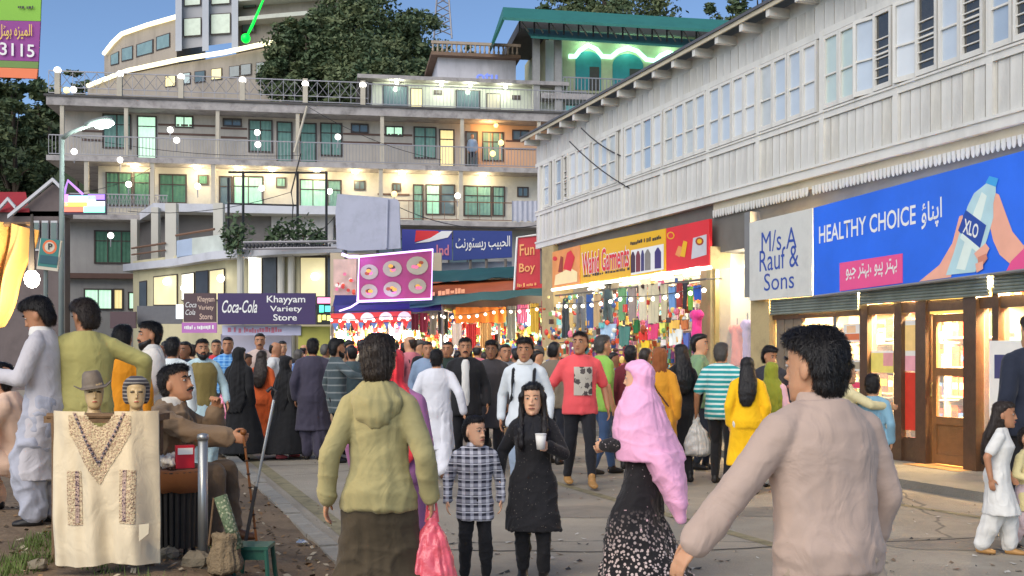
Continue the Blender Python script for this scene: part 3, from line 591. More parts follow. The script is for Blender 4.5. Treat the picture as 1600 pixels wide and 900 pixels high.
for a, b_, o0 in ((1345, 1357, .02), (1398, 1410, .02), (1433, 1449, .03), (1511, 1531, .06), (1553, 1563, .03), (1640, 1655, .03)):
    m = MB(); m.box(RB, ru(a), ru(b_), -.14, o0, .1, 2.3); m.build('post', DW, sf)
m = MB(); m.box(RB, ru(1207), U1, -.12, .0, 2.06, 2.2); m.build('head_beam', DW, sf)
for a, b_ in ((1254, 1345), (1357, 1398), (1410, 1433), (1531, 1553), (1563, 1640), (1655, 1760)):
    m = MB(); m.box(RB, ru(a), ru(b_), -.10, -.02, .1, .42); m.build('stall_riser', DW, sf)
GLASS = mat('shop_glass', (.9, .95, .95), .03, .0, alpha=.16, spec=.6)
for a, b_ in ((1254, 1302), (1302, 1345), (1357, 1398), (1410, 1433), (1531, 1553), (1563, 1640), (1655, 1760)):
    m = MB(); m.box(RB, ru(a) + .01, ru(b_) - .01, -.062, -.055, .42, 2.06); m.build('pane', GLASS, sf)
m = MB(); m.box(RB, ru(1299), ru(1304), -.08, -.03, .42, 2.06); m.build('mullion', mat('grey_metal', (.25, .25, .24), .4, .1, metal=.5), sf)
for i in range(6):
    ua, ub = ru(1211), ru(1252); w_ = (ub - ua) / 6; m = MB(); m.box(RB, ua + i * w_ + .004, ua + (i + 1) * w_ - .004, -.08, -.02 + .008 * (i % 2), .1, 2.1); m.build('board', BOARD, sf)
# door leaf: bottom panel, two panes
dr = MB(); a, b_ = ru(1452), ru(1509); t_ = .07
dr.box(RB, a, a + t_, -.10, -.05, .12, 2.02); dr.box(RB, b_ - t_, b_, -.10, -.05, .12, 2.02)
for z0, z1 in ((.12, .24), (.62, .72), (1.24, 1.34), (1.92, 2.02)): dr.box(RB, a + t_, b_ - t_, -.098, -.052, z0, z1)
dr.box(RB, a + t_, b_ - t_, -.09, -.07, .24, .62)
door = dr.build('door', DOORW, sf)
m = MB(); m.box(RB, a + t_, b_ - t_, -.079, -.073, .72, 1.24); m.build('pane', GLASS, door)
m = MB(); m.box(RB, a + t_, b_ - t_, -.079, -.073, 1.34, 1.92); m.build('pane', GLASS, door)
m = MB(); m.tube([RB.pt(a + .035, -.02, .95), RB.pt(a + .035, .0, .98), RB.pt(a + .035, .0, 1.12), RB.pt(a + .035, -.02, 1.15)], .009, 6); m.build('handle', mat('brass', (.5, .36, .12), .3, .1, metal=1), door)
m = MB(); m.box(RB, ru(1450), ru(1510), -.11, -.03, 2.03, 2.28); m.build('transom', mat('yellow_transom', (.75, .5, .12), .4, .1, emit=(1, .65, .15), es=.6), sf)
# shelves of goods inside
SHELF = mat('shelf', (.5, .42, .28), .6, .15)
sh_ = thing('shelf_unit', RB.pt(ru(1400), -1.5, .1), 'tall lit shelf unit packed with goods behind the shop glass', 'shelf')
ua, ub = ru(1215), ru(1765)
for z in (.5, .92, 1.34, 1.76, 2.18, 2.6): m = MB(); m.box(RB, ua, ub, -1.75, -1.35, z - .025, z); m.build('shelf_board', SHELF, sh_)
m = MB(); m.box(RB, ua, ub, -1.78, -1.755, .1, 3.1); m.build('back_panel', INW, sh_)
uu = ua
while uu < ub: m = MB(); m.box(RB, uu - .015, uu + .015, -1.755, -1.34, .1, 3.0); m.build('upright', SHELF, sh_); uu += 1.1
GC = [(196, 60, 52), (226, 170, 60), (240, 232, 214), (60, 92, 150), (228, 120, 150), (120, 160, 90), (236, 206, 120), (150, 70, 40), (250, 250, 245), (110, 190, 190), (70, 52, 46), (230, 90, 60)]
GCN = ('red', 'amber', 'ivory', 'blue', 'pink', 'green', 'straw', 'brown', 'white', 'turquoise', 'dark', 'orange')
GM = [mat('goods_%d' % i, srgb(*c), .5, .25, 22) for i, c in enumerate(GC)]
def box_mesh(wd, dp, ht, mt):
    q = MB(); fr_ = Plane(0, 0, .353, -1); q.box(fr_, 0, wd, 0, dp, 0, ht); q.box(fr_, wd * .1, wd * .9, dp, dp + .002, ht * .35, ht * .7, 1); return q.mesh('goods_box', [mt, GM[(GM.index(mt) + 3) % len(GM)]])
def bottle_mesh(r, ht, mt):
    q = MB(); q.lathe((0, 0, 0), [(r, 0), (r, ht * .6), (r * .4, ht * .78), (r * .4, ht * .93), (r * .45, ht * .93), (r * .45, ht)], 10); return q.mesh('goods_bottle', mt, True)
SHN = {}
SHM = [box_mesh(rnd.uniform(.1, .2), .16, rnd.uniform(.16, .33), GM[i % len(GM)]) for i in range(14)] + [bottle_mesh(.045, .28, GM[i]) for i in (0, 1, 6, 9)]
for k_, me_ in enumerate(SHM): SHN[me_.name] = GCN[k_ % 12] if k_ < 14 else GCN[(0, 1, 6, 9)[k_ - 14]]
for z in (.5, .92, 1.34, 1.76, 2.18):
    rown = {.5: 'bottom', .92: 'second lowest', 1.34: 'middle', 1.76: 'second highest', 2.18: 'top'}[z]
    uu = ua + .05
    while uu < ub - .2:
        me = rnd.choice(SHM); isb = me.name.startswith('goods_bottle'); wd = .11 if isb else me.vertices[1].co.length if False else max(v.co.x for v in me.vertices) * 1.06 + .0
        wd = .11 if isb else max((Vector((v.co.x, v.co.y, 0)).dot(Vector((RB.dx, RB.dy, 0))) for v in me.vertices))
        o = link('goods_bottle' if isb else 'goods_box', me, None, RB.pt(uu + (.055 if isb else 0), -1.6 if not isb else -1.5, z + .001)); o.rotation_euler.z = rnd.uniform(-.05, .05) if isb else 0
        tag(o, uniq('%s %s on the %s lit shop shelf, %s' % (SHN[me.name], 'bottle' if isb else 'carton', rown, part5((uu - ua) / (ub - ua)))), 'bottle' if isb else 'box', 'bottles on the shop shelves' if isb else 'cartons on the shop shelves')
        uu += wd + rnd.uniform(.01, .06)
# posters stuck inside the panes
def poster(px0, py0, px1, py1, o, cols, label, name='poster'):
    u0, u1, z0, z1 = RB.rect(px0, py0, px1, py1, o); t = thing(name, RB.pt(u0, o, z0), label, 'poster')
    m = MB(); m.box(RB, u0, u1, o, o + .004, z0, z1); m.build('sheet', mat('poster_white', (.75, .73, .68), .5, .06, 6), t)
    for i, (a, b, c, d, col) in enumerate(cols):
        q = MB(); q.box(RB, u0 + (u1 - u0) * a, u0 + (u1 - u0) * b, o + .005, o + .006 + i * .0006, z0 + (z1 - z0) * c, z0 + (z1 - z0) * d); q.build('printed_patch', mat('print_%d_%d_%d' % col, srgb(*col), .5, .2, 9), t)
poster(1318, 506, 1346, 534, -.05, [(.1, .9, .1, .45, (200, 110, 70)), (.2, .7, .5, .9, (230, 190, 150))], 'small orange and white notice on the left shop window')
poster(1320, 562, 1347, 580, -.05, [(.1, .9, .2, .8, (150, 140, 120))], 'white price notice lower on the left shop window')
poster(1320, 596, 1348, 607, -.05, [(.05, .95, .1, .9, (214, 70, 100))], 'pink strip notice near the bottom of the shop window')
poster(1360, 548, 1398, 582, -.05, [(.02, .98, .0, .9, (222, 206, 110)), (.55, .95, .3, .9, (214, 150, 150))], 'yellow poster on the narrow shop window left of the door')
poster(1412, 500, 1434, 580, -.05, [(.05, .95, .0, .3, (226, 160, 170)), (.05, .95, .4, .9, (236, 200, 130))], 'tall pale poster on the pane beside the door')
poster(1413, 582, 1431, 672, -.05, [(.0, 1, .0, 1, (200, 60, 44))], 'red banner on the pane beside the door')
poster(1546, 532, 1618, 690, .04, [(.12, .35, .62, .86, (70, 70, 110)), (.3, .62, .3, .75, (224, 196, 180)), (.35, .5, .2, .5, (180, 170, 170))], 'large white cosmetics poster with a dark haired face at right edge')
# ceiling tubes of the shop
TUBE = glow('tube_white', (1.0, .93, .78), 9)
for i, px in enumerate((1290, 1400, 1480, 1580)):
    c = RB.pt(ru(px), -.75, 2.72); t = thing('tube_lamp', c, ('leftmost', 'second', 'third', 'rightmost')[i] + ' lit ceiling tube inside the glazed shop', 'lamp', 'ceiling tubes of the glazed shop')
    m = MB(); m.tube([RB.pt(ru(px) - .5, -.75, 2.7), RB.pt(ru(px) + .5, -.75, 2.7)], .02, 8); m.build('tube', TUBE, t)
    m = MB(); m.box(RB, ru(px) - .55, ru(px) + .55, -.79, -.71, 2.725, 3.29); m.build('fitting', mat('white_enamel', (.7, .7, .68), .4, .05), t)
    lamp_light(t, RB.pt(ru(px), -.36, 2.35), 620, (1, .68, .32), .15)
m = MB(); m.box(RB, ru(1440), ru(1525), -.6, .3, .102, .106); tag(m.build('painted_door_glow', mat('painted_glow_orange', (.5, .27, .10), .8, .2, 8)), 'orange pool of light painted in front of the lit wooden door', 'mat')  # thin sheet coloured like the shop's orange light spilling on the floor
# ================================================================== hoardings on the right building
BLUE = mat('hoarding_blue', srgb(40, 104, 226), .36, .30, .9, .35, 1.6, dirt=.10, dscale=3); WPRINT = mat('print_white', (.78, .78, .76), .5, .03); NAVYP = mat('print_navy', srgb(42, 74, 158), .5, .05); PINKP = mat('print_pink', srgb(226, 84, 140), .5, .06)
OH = .16
def quadboard(name, pts, o, mt, parent, th=.06):
    c = [RB.pt(*(lambda q: (q[0], o, q[1]))(RB.uz(x, y, o))) for x, y in pts]; m = MB(); nrm = Vector((RB.nx, RB.ny, 0)); m.slab([p - nrm * th for p in c], nrm * th); return m.build(name, mt, parent)
def rp(px, py, o): u, z = RB.uz(px, py, o); return RB.pt(u, o, z)
RV = Vector((RB.dx, RB.dy, 0)); UPV = Vector((0, 0, 1))
hb = thing('hoarding', rp(1440, 440, OH), 'blue water hoarding with a hand held bottle reading HEALTHY CHOICE', 'hoarding')
quadboard('panel', [(1271, 462), (1660, 413), (1660, 219), (1271, 325)], OH, BLUE, hb)
m = MB(); a, b_ = rp(1271, 463.5, OH + .02), rp(1660, 414.5, OH + .02); m.tube([a, b_], .02, 6); m.build('frame_bar', mat('frame_grey', (.2, .2, .2), .5, .1), hb)
def on_board(name, txt, x0, y0b, x1, y1b, hpx, o, mt, parent, **kw):
    """lettering between two photo columns on the street side of the board; baseline follows the two rows"""
    a, b2 = rp(x0, y0b, o), rp(x1, y1b, o); d = b2 - a; hz = rp(x0, y0b - hpx, o).z - a.z
    return lettering(name, txt, a, d, UPV, d.length, hz, mt, parent, .003, **kw)
on_board('lettering', 'HEALTHY CHOICE', 1280, 381, 1431, 350, 27, OH, WPRINT, hb, bold=.012)
on_board('lettering', '\uFE85\uFE8E\uFEE8\uFB58\uFE8D', 1440, 362, 1472, 352, 44, OH, WPRINT, hb, bold=.014)
quadboard('pink_strip', [(1312, 455), (1410, 442), (1410, 396), (1312, 411)], OH + .008, PINKP, hb, .006)
on_board('lettering', '\uFEEE\uFBFF\uFE9F \uFEAE\uFE98\uFBA9\uFE91\u060C \uFEEE\uFBFF\uFB58 \uFEAE\uFE98\uFBA9\uFE91', 1322, 441, 1402, 429, 25, OH + .010, WPRINT, hb, bold=.01)
# printed bottle and hands, flat print on the board
def pr_poly(name, pts, mt, lay):
    o = OH + .004 + lay * .0016; c = [rp(x, y, o) for x, y in pts]; m = MB(); m.slab(c, Vector((RB.nx, RB.ny, 0)) * .001); return m.build(name, mt, hb)
HANDP = mat('print_skin', srgb(232, 170, 146), .5, .12, 5); HANDS = mat('print_skin_shade', srgb(206, 132, 110), .5, .12, 5); BOT = mat('print_bottle', srgb(176, 208, 214), .4, .16, 5); BOT2 = mat('print_bottle_pale', srgb(216, 230, 222), .4, .1, 5); CAP = mat('print_cap', srgb(66, 160, 220), .5, .1)
pr_poly('printed_arm', [(1436, 440), (1468, 414), (1488, 380), (1499, 338), (1504, 336), (1506, 352), (1500, 384), (1490, 412), (1486, 433)], HANDP, 1)
pr_poly('printed_arm', [(1552, 300), (1561, 304), (1572, 335), (1582, 362), (1600, 384), (1600, 402), (1578, 412), (1562, 398), (1552, 376), (1546, 350), (1550, 322)], HANDP, 1)
pr_poly('printed_sleeve', [(1570, 428), (1580, 408), (1604, 384), (1640, 372), (1640, 418)], PINKP, 2)
pr_poly('printed_bottle', [(1478, 430), (1490, 396), (1503, 352), (1512, 322), (1522, 302), (1538, 289), (1544, 284), (1556, 290), (1556, 300), (1552, 318), (1552, 340), (1543, 372), (1532, 404), (1524, 425)], BOT, 3)
pr_poly('printed_highlight', [(1494, 420), (1508, 376), (1522, 330), (1534, 300), (1542, 306), (1532, 346), (1516, 396), (1508, 422)], BOT2, 4)
pr_poly('printed_cap', [(1540, 286), (1546, 275), (1560, 279), (1556, 292)], CAP, 4)
pr_poly('printed_label', [(1497, 360), (1509, 328), (1541, 352), (1529, 395)], NAVYP, 5)
pr_poly('printed_label_band', [(1500, 372), (1503, 364), (1534, 390), (1530, 397)], BOT2, 6)
_o = OH + .016; _a, _b = rp(1504, 363, _o), rp(1530, 366, _o); lettering('lettering', 'XLO', _a, (_b - _a) + Vector((0, 0, -.07)), (Vector((0, 0, 1)) + (_b - _a) * .8), .26, .17, WPRINT, hb, .001, bold=.02)
pr_poly('printed_finger', [(1522, 396), (1540, 380), (1546, 388), (1540, 402), (1530, 410)], HANDP, 7); pr_poly('printed_finger', [(1528, 402), (1541, 396), (1543, 404), (1534, 416), (1528, 418)], HANDS, 8); pr_poly('printed_finger', [(1524, 412), (1536, 408), (1536, 420), (1526, 426)], HANDP, 9)
nb = thing('name_board', rp(1220, 465, OH), 'white shop name board reading M/s A Rauf & Sons', 'sign')
quadboard('panel', [(1171, 470), (1269, 462), (1269, 325), (1171, 348)], OH, mat('board_white', (.60, .60, .56), .4, .07, 2, .3, 2, dirt=.25, dscale=2), nb)
on_board('lettering', 'M/s A', 1190, 395, 1245, 387, 32, OH, NAVYP, nb, bold=0); on_board('lettering', 'Rauf &', 1187, 425, 1248, 416, 33, OH, NAVYP, nb, bold=0); on_board('lettering', 'Sons', 1194, 455, 1241, 450, 27, OH, NAVYP, nb, bold=0)
m = MB(); m.box(RB, ru(1171), ru(1180), -.1, OH - .065, 2.45, 3.85); m.build('side_panel', mat('frame_grey', (.2, .2, .2)), nb)
# yellow garment shop sign
ys = thing('shop_sign', rp(985, 430, .12), 'yellow and red clothes shop sign reading Wahid Garments', 'sign'); OY = .12
YEL = mat('sign_yellow', srgb(230, 178, 20), .45, .07, 1); REDP = mat('sign_red', srgb(216, 44, 50), .45, .14, 1.5); ORP = mat('sign_orange', srgb(238, 150, 80), .45, .35, 2.2)
quadboard('panel', [(907, 443), (1040, 424), (1040, 357), (907, 383)], OY, YEL, ys); quadboard('panel', [(1041, 424), (1108, 414), (1108, 342), (1041, 357)], OY, REDP, ys); quadboard('panel', [(863, 450), (906, 443), (906, 383), (863, 394)], OY, ORP, ys)
on_board('lettering', 'Wahid Garments', 909, 431, 984, 417, 36, OY, WPRINT, ys, bold=.05); on_board('lettering', 'Wahid Garments', 910, 430, 983, 416.5, 34, OY + .004, REDP, ys, bold=.018)
BLK = mat('print_black', (.02, .02, .02), .5, .05)
on_board('lettering', '~18', 912, 434, 984, 422, 4.5, OY, BLK, ys, bold=.01); on_board('lettering', '~16', 985, 384, 1033, 374, 7, OY, BLK, ys, bold=.01)
def yp(nm, pts, mt, lay=1):
    o = OY + .003 + lay * .0015; m = MB(); m.slab([rp(x, y, o) for x, y in pts], Vector((RB.nx, RB.ny, 0)) * .001); m.build(nm, mt, ys)
yp('printed_rack', [(986, 430), (1037, 421), (1037, 381), (986, 391)], WPRINT)
for x, wd, c in ((989, 7, (60, 40, 60)), (997, 7, (120, 50, 60)), (1004, 5, (60, 60, 110)), (1012, 9, (130, 126, 120)), (1028, 10, (60, 50, 110))):
    y1 = 427 - (x - 986) * .17; yp('printed_dress', [(x - wd / 2, y1), (x + wd / 2, y1 - 1), (x + wd / 2, y1 - 26), (x + 1, y1 - 33), (x - 1, y1 - 33), (x - wd / 2, y1 - 26)], mat('print_%d_%d_%d' % c, srgb(*c), .5, .2, 9), 2)
yp('printed_packet', [(1080, 405), (1104, 398), (1104, 366), (1083, 372)], mat('print_packet', srgb(196, 196, 200), .5, .2, 5)); 
def disc(cx, cy, r, n=12): return [(cx + r * math.cos(6.283 * i / n), cy + r * math.sin(6.283 * i / n)) for i in range(n)]
yp('printed_badge', disc(1093, 377, 6.5), mat('print_brown', srgb(150, 60, 30), .5), 2); yp('printed_badge', disc(1093, 377, 3.8), YEL, 3); yp('printed_badge', disc(1048, 368, 6), YEL, 2); yp('printed_badge', disc(1048, 368, 4.2), REDP, 3)
yp('printed_tube', [(1062, 400), (1068, 376), (1074, 378), (1070, 402)], YEL, 2); yp('printed_tube', [(1055, 398), (1060, 384), (1066, 386), (1062, 402)], ORP, 3); yp('printed_flame', [(866, 446), (902, 440), (902, 425), (890, 418), (880, 424), (868, 430)], mat('print_flame', srgb(250, 226, 170), .5, .1), 2)
yp('printed_figure', [(880, 420), (886, 395), (892, 391), (898, 402), (892, 424)], REDP, 3); yp('printed_figure', [(872, 425), (876, 400), (880, 402), (879, 425)], mat('print_brown', srgb(150, 60, 30)), 3); yp('printed_badge', disc(867, 404, 3.5), REDP, 3)
m = MB(); a, b_ = rp(863, 453, OY), rp(1110, 418, OY); m.tube([a, b_], .035, 8); m.build('tube_light', glow('sign_tube', (1, .97, .85), 1.6), ys)

# window displays close behind the panes: cosmetics on small stepped stands
for wi, (pa, pb, nm) in enumerate(((1256, 1343, 'left'), (1358, 1397, 'narrow'), (1411, 1432, 'slim'), (1532, 1552, 'right'), (1565, 1640, 'rightmost'))):
    t = thing('display_stand', RB.pt((ru(pa) + ru(pb)) / 2, -.45, .12), 'stepped glass display stand in the %s shop window' % nm, 'display stand', 'display stands in the shop windows')
    for k in range(4): m = MB(); m.box(RB, ru(pa) + .03, ru(pb) - .03, -.72 + .0 * k, -.22, .52 + k * .38, .535 + k * .38); m.build('glass_shelf', mat('shelf_glass', (.7, .8, .78), .1, .05, alpha=.5), t)
    for k in range(4):
        u = ru(pa) + .05
        while u < ru(pb) - .12:
            me = rnd.choice(SHM); isb = me.name.startswith('goods_bottle'); o = link('goods_bottle' if isb else 'goods_box', me, None, RB.pt(u + (.05 if isb else 0), -.45 - (.05 if not isb else 0), .537 + k * .38)); tag(o, uniq('%s %s, %s tier of the %s shop window display' % (SHN[me.name], 'bottle' if isb else 'carton', ('lowest', 'second', 'third', 'top')[k], nm)), 'bottle' if isb else 'box', '%s in the %s shop window' % ('bottles' if isb else 'cartons', nm)); o.scale = (.8, .8, .8); u += rnd.uniform(.13, .24)
# ================================================================== the hotel across the square
HT = Plane((450 - HX) / F * 55, 55, 1, .157)
def hz(y, px=450, o=1.3): return HT.uz(px, y, o)[1]
def hu(px, o=0): return HT.uz(px, 300, o)[0]
HWALL = mat('hotel_wall_mauve', (.50, .46, .41), .85, .14, 1.5, .2, 20, dirt=.45, dscale=.8, streak=True); HYEL = mat('hotel_wall_cream', (.56, .53, .46), .85, .1, 1.5, dirt=.4, dscale=.8); HGREY = mat('hotel_wall_grey', (.36, .35, .34), .9, .15, 1.5, .2, 20, dirt=.4, dscale=.7, streak=True); HPEACH = mat('hotel_wall_peach', (.62, .40, .26), .85, .1, 1.5)
SLABM = mat('hotel_slab', (.40, .37, .36), .9, .3, 3, .4, 20, dirt=.75, dscale=1.6); DFR = mat('window_frame_dark', (.06, .045, .04), .5, .2); BAND = mat('brown_band', (.13, .075, .06), .7, .2, 4)
CURT = mat('curtain_teal', srgb(112, 152, 144), .75, .3, 4); CURG = mat('curtain_green', srgb(78, 122, 102), .8, .35, 4); CURL = mat('curtain_lit', srgb(150, 205, 180), .7, .2, 4, emit=(.55, .9, .72), es=.10)
LITY = mat('lit_room_yellow', (.8, .7, .4), .6, .2, 4, emit=(1, .80, .32), es=.35); LITG = mat('lit_room_green', (.7, .85, .7), .6, .2, 4, emit=(.55, 1, .68), es=.38); DGL = mat('dull_glass', (.10, .14, .15), .12, .3, 2, spec=.8); RAILM = mat('rail_grey', (.33, .32, .34), .5, .1, metal=.4); COLM = mat('column_cream', (.52, .47, .38), .8, .1, 3, dirt=.3)
GLOBE = glow('globe_white', (1, .97, .9), 2.2); GLOBEY = glow('globe_yellow', (1, .75, .25), 1.3); LAMPM = glow('ceiling_lamp_white', (1, .96, .82), 10)
ho = thing('hotel', HT.pt(hu(450), 0, 0), 'five storey balconied hotel with teal curtained windows across the square', 'hotel')
UL, UR = hu(100), hu(850) + 2
Z = {k: (hz(a), hz(b)) for k, a, b in (('roof', 176, 163), ('s1', 260, 252), ('s2', 348, 340), ('s3', 436, 428))}
m = MB(); m.box(HT, UL, UR, -9, 0, Z['s1'][1], Z['roof'][0]); m.build('wall', HWALL, ho)
m = MB(); m.box(HT, hu(735), UR, 0, .02, Z['s1'][1], Z['roof'][0]); m.build('wall', HPEACH, ho)
m = MB(); m.box(HT, UL + 1.6, UR, -9, 0, Z['s2'][1], Z['s1'][0]); m.build('wall', HYEL, ho)
m = MB(); m.box(HT, UL, UR, -9, 0, Z['s3'][1], Z['s2'][0]); m.box(HT, UL, UR, -9, .01, 0, Z['s3'][0]); m.build('wall', HGREY, ho)
for k, (a, b_) in Z.items(): m = MB(); m.box(HT, UL - .5, UR, -9, 1.3 if k != 's3' else .35, a, b_); m.build('floor_slab', SLABM if k != 's3' else BAND, ho)
m = MB(); m.box(HT, UL - .6, UR, -9, 1.38, Z['roof'][1] - .001, Z['roof'][1] + .1); m.build('roof_edge', mat('roof_edge_dark', (.09, .085, .085), .9, .3, 3), ho)
for px in (97, 197, 340, 465, 597, 722, 842):
    m = MB(); u = hu(px, 1.2); m.box(HT, u - .09, u + .09, 1.08, 1.24, Z['s1'][1], Z['roof'][0]); m.build('column', COLM, ho)
for px in (135, 238, 333, 595, 720): m = MB(); u = hu(px, 1.2); m.box(HT, u - .1, u + .1, 1.05, 1.24, Z['s2'][1], Z['s1'][0]); m.build('column', COLM, ho)
def hwin(x0, y0, x1, y1, mt, fold=True, bars=1, lab=None):
    u0, u1, z0, z1 = HT.rect(x0, y0, x1, y1, .03); f = MB(); t = .07
    f.box(HT, u0, u0 + t, -.02, .07, z0, z1); f.box(HT, u1 - t, u1, -.02, .07, z0, z1); f.box(HT, u0 + t, u1 - t, -.02, .068, z0, z0 + t); f.box(HT, u0 + t, u1 - t, -.02, .068, z1 - t, z1)
    if (z1 - z0) > 1.3: f.box(HT, u0 + t, u1 - t, -.02, .06, z1 - .55, z1 - .50)
    for b in range(1, bars): u = u0 + (u1 - u0) * b / bars; f.box(HT, u - .025, u + .025, -.02, .066, z0 + t, z1 - t)
    w_ = f.build('window', DFR, ho); g = MB()
    if fold:
        n = max(int((u1 - u0) / .06), 8); vs, fs = [], []; ph = rnd.random() * 6
        for i in range(n + 1):
            u = u0 + t + (u1 - u0 - 2 * t) * i / n; o = .032 + .018 * math.sin(i * 1.7 + ph) + .008 * math.sin(i * .61)
            vs += [HT.pt(u, o, z0 + t), HT.pt(u, o, z1 - t)]
        g.add(vs, [(2 * i, 2 * i + 2, 2 * i + 3, 2 * i + 1) for i in range(n)]); g.build('curtain', mt, w_, True)
    else: g.box(HT, u0 + t, u1 - t, .01, .03, z0 + t, z1 - t); g.build('pane', mt, w_)
for a in ((160, 178, 205, 232, CURT, True, 2), (214, 181, 245, 250, LITG, True, 1), (273, 181, 302, 200, LITG, True, 2), (348, 185, 378, 198, DGL, False, 2), (388, 187, 426, 238, CURT, True, 2), (432, 190, 457, 254, CURT, True, 1), (468, 192, 495, 255, CURT, True, 1), (500, 192, 535, 244, CURT, True, 2), (548, 193, 576, 208, DGL, False, 2), (602, 197, 630, 213, LITG, True, 2), (646, 198, 682, 248, CURT, True, 2), (686, 202, 710, 262, LITY, True, 1), (727, 205, 747, 264, DGL, False, 1), (753, 206, 787, 252, CURT, True, 2), (800, 203, 827, 220, DGL, False, 2),
          (165, 269, 207, 322, CURG, True, 2), (208, 269, 235, 322, CURG, True, 1), (248, 272, 292, 318, CURG, True, 2), (309, 273, 326, 289, CURG, True, 1), (342, 275, 363, 330, DGL, False, 1), (364, 275, 412, 330, CURL, True, 2), (431, 277, 447, 293, CURT, True, 1), (468, 280, 510, 332, CURL, True, 2), (511, 281, 534, 330, CURT, True, 1), (553, 282, 571, 297, DGL, False, 2), (613, 286, 627, 299, DGL, False, 2), (645, 288, 662, 352, CURT, True, 1), (665, 288, 688, 336, CURL, True, 1), (688, 288, 711, 336, DGL, False, 1), (724, 290, 768, 338, CURT, True, 2), (769, 291, 789, 338, CURT, True, 1), (808, 292, 826, 308, DGL, False, 2),
          (147, 360, 211, 412, CURG, True, 3), (131, 451, 176, 484, LITG, True, 2), (177, 451, 193, 484, LITY, True, 1), (200, 456, 214, 484, LITG, True, 1), (590, 372, 640, 420, DGL, False, 2), (700, 372, 760, 420, DGL, False, 2)):
    hwin(*a)
for x0, x1, ys_ in ((247, 336, (196, 210)), (345, 386, (201, 215)), (536, 595, (210, 223)), (600, 644, (211, 225)), (790, 842, (221, 233)), (128, 160, (205, 219)), (590, 640, (304,))):
    for y in ys_: u0, u1, z0, z1 = HT.rect(x0, y - 1.6, x1, y + 1.2, .03); m = MB(); m.box(HT, u0, u1, .021, .045, z0, z1); m.build('wall_band', BAND, ho)
def railing(name, u0, u1, o, z0, hgt, step, par, mt, fancy=False):
    m = MB(); m.box(HT, u0, u1, o - .025, o + .025, z0 + hgt - .05, z0 + hgt); m.box(HT, u0, u1, o - .02, o + .02, z0 + .06, z0 + .1)
    u = u0
    while u < u1:
        m.box(HT, u - .012, u + .012, o - .012, o + .012, z0 + .1, z0 + hgt - .05)
        if fancy and u + step < u1: m.tube([HT.pt(u, o, z0 + .35), HT.pt(u + step, o, z0 + hgt - .08)], .014, 4); m.tube([HT.pt(u, o, z0 + hgt - .08), HT.pt(u + step, o, z0 + .35)], .014, 4)
        u += step
    if fancy: m.box(HT, u0, u1, o - .02, o + .02, z0 + .33, z0 + .37)
    return tag(m.build(name, mt, par), kind='stuff')
railing('railing', UL - .4, UR, 1.24, Z['s1'][1], 1.0, .16, ho, RAILM); railing('railing', UL - .4, hu(262, 1.2), 1.2, Z['s2'][1], 1.0, .17, ho, RAILM, True); railing('railing', hu(620, 1.2), UR, 1.2, Z['s2'][1], 1.0, .6, ho, mat('rail_brown', (.2, .11, .07), .6))
railing('roof_railing', UL - .4, hu(575, 1.2), 1.25, Z['roof'][1] + .1, 1.15, .55, ho, RAILM, True); railing('roof_railing', hu(575, 1.2), UR, 1.25, Z['roof'][1] + .1, 1.1, .18, ho, RAILM)
for px in (90, 187, 283, 379, 477, 567): m = MB(); u = hu(px, 1.25); m.box(HT, u - .12, u + .12, 1.12, 1.36, Z['roof'][1] + .1, Z['roof'][1] + 1.3); m.build('railing_post', COLM, ho)
def globe(px, py, o, stem, mt=GLOBE, r=.17):
    u, z = HT.uz(px, py, o); g = MB(); g.tube([HT.pt(u, o, z - stem), HT.pt(u, o, z - r * .8)], .03, 6); s_ = g.build('lamp_stem', RAILM, ho); g = MB(); g.ball(HT.pt(u, o, z), r, 12); g.build('globe', mt, s_, True)
for px, py in ((90, 110), (187, 116), (283, 120), (379, 125), (477, 131), (567, 133)): globe(px, py, 1.25, .4)
for px, py, mt in ((104, 141, GLOBEY), (115, 140, GLOBE), (266, 203, GLOBE), (402, 207, GLOBE), (528, 214, GLOBE), (783, 223, GLOBEY), (770, 240, GLOBEY), (116, 237, GLOBE), (201, 288, GLOBE), (309, 291, GLOBE), (409, 294, GLOBE), (515, 299, GLOBE), (616, 303, GLOBEY), (715, 306, GLOBE), (188, 250, GLOBE), (276, 219, GLOBE), (403, 226, GLOBE), (102, 389, GLOBE), (173, 368, GLOBE)): globe(px, py, 1.24, .55, mt, .15)
for px, py in ((210, 253), (308, 256), (372, 258), (425, 260), (495, 263), (555, 265), (628, 268), (682, 270), (755, 275)):
    u = hu(px, .6); g = MB(); g.lathe(HT.pt(u, .6, Z['s1'][0] - .13), [(.10, 0), (.16, .04), (.16, .09), (.05, .128)], 12); L = g.build('ceiling_lamp', LAMPM, ho, True); lamp_light(ho, HT.pt(u, .65, Z['s1'][0] - .3), 30, (1, .78, .42), .12)
lamp_light(ho, HT.pt(hu(760), .8, Z['roof'][0] - .4), 40, (1, .55, .22), .15)
g = MB(); g.ball(HT.pt(hu(775, .6), .6, Z['roof'][0] - .14), .12, 10); g.build('ceiling_lamp', GLOBEY, ho, True)
# bracing pipe slanting over the upper balcony
m = MB(); a, b_ = HT.uz(480, 166, 1.45), HT.uz(460, 238, 1.45); m.tube([HT.pt(a[0], 1.45, a[1]), HT.pt(b_[0], 1.45, b_[1])], .06, 8); m.build('drain_pipe', COLM, ho)
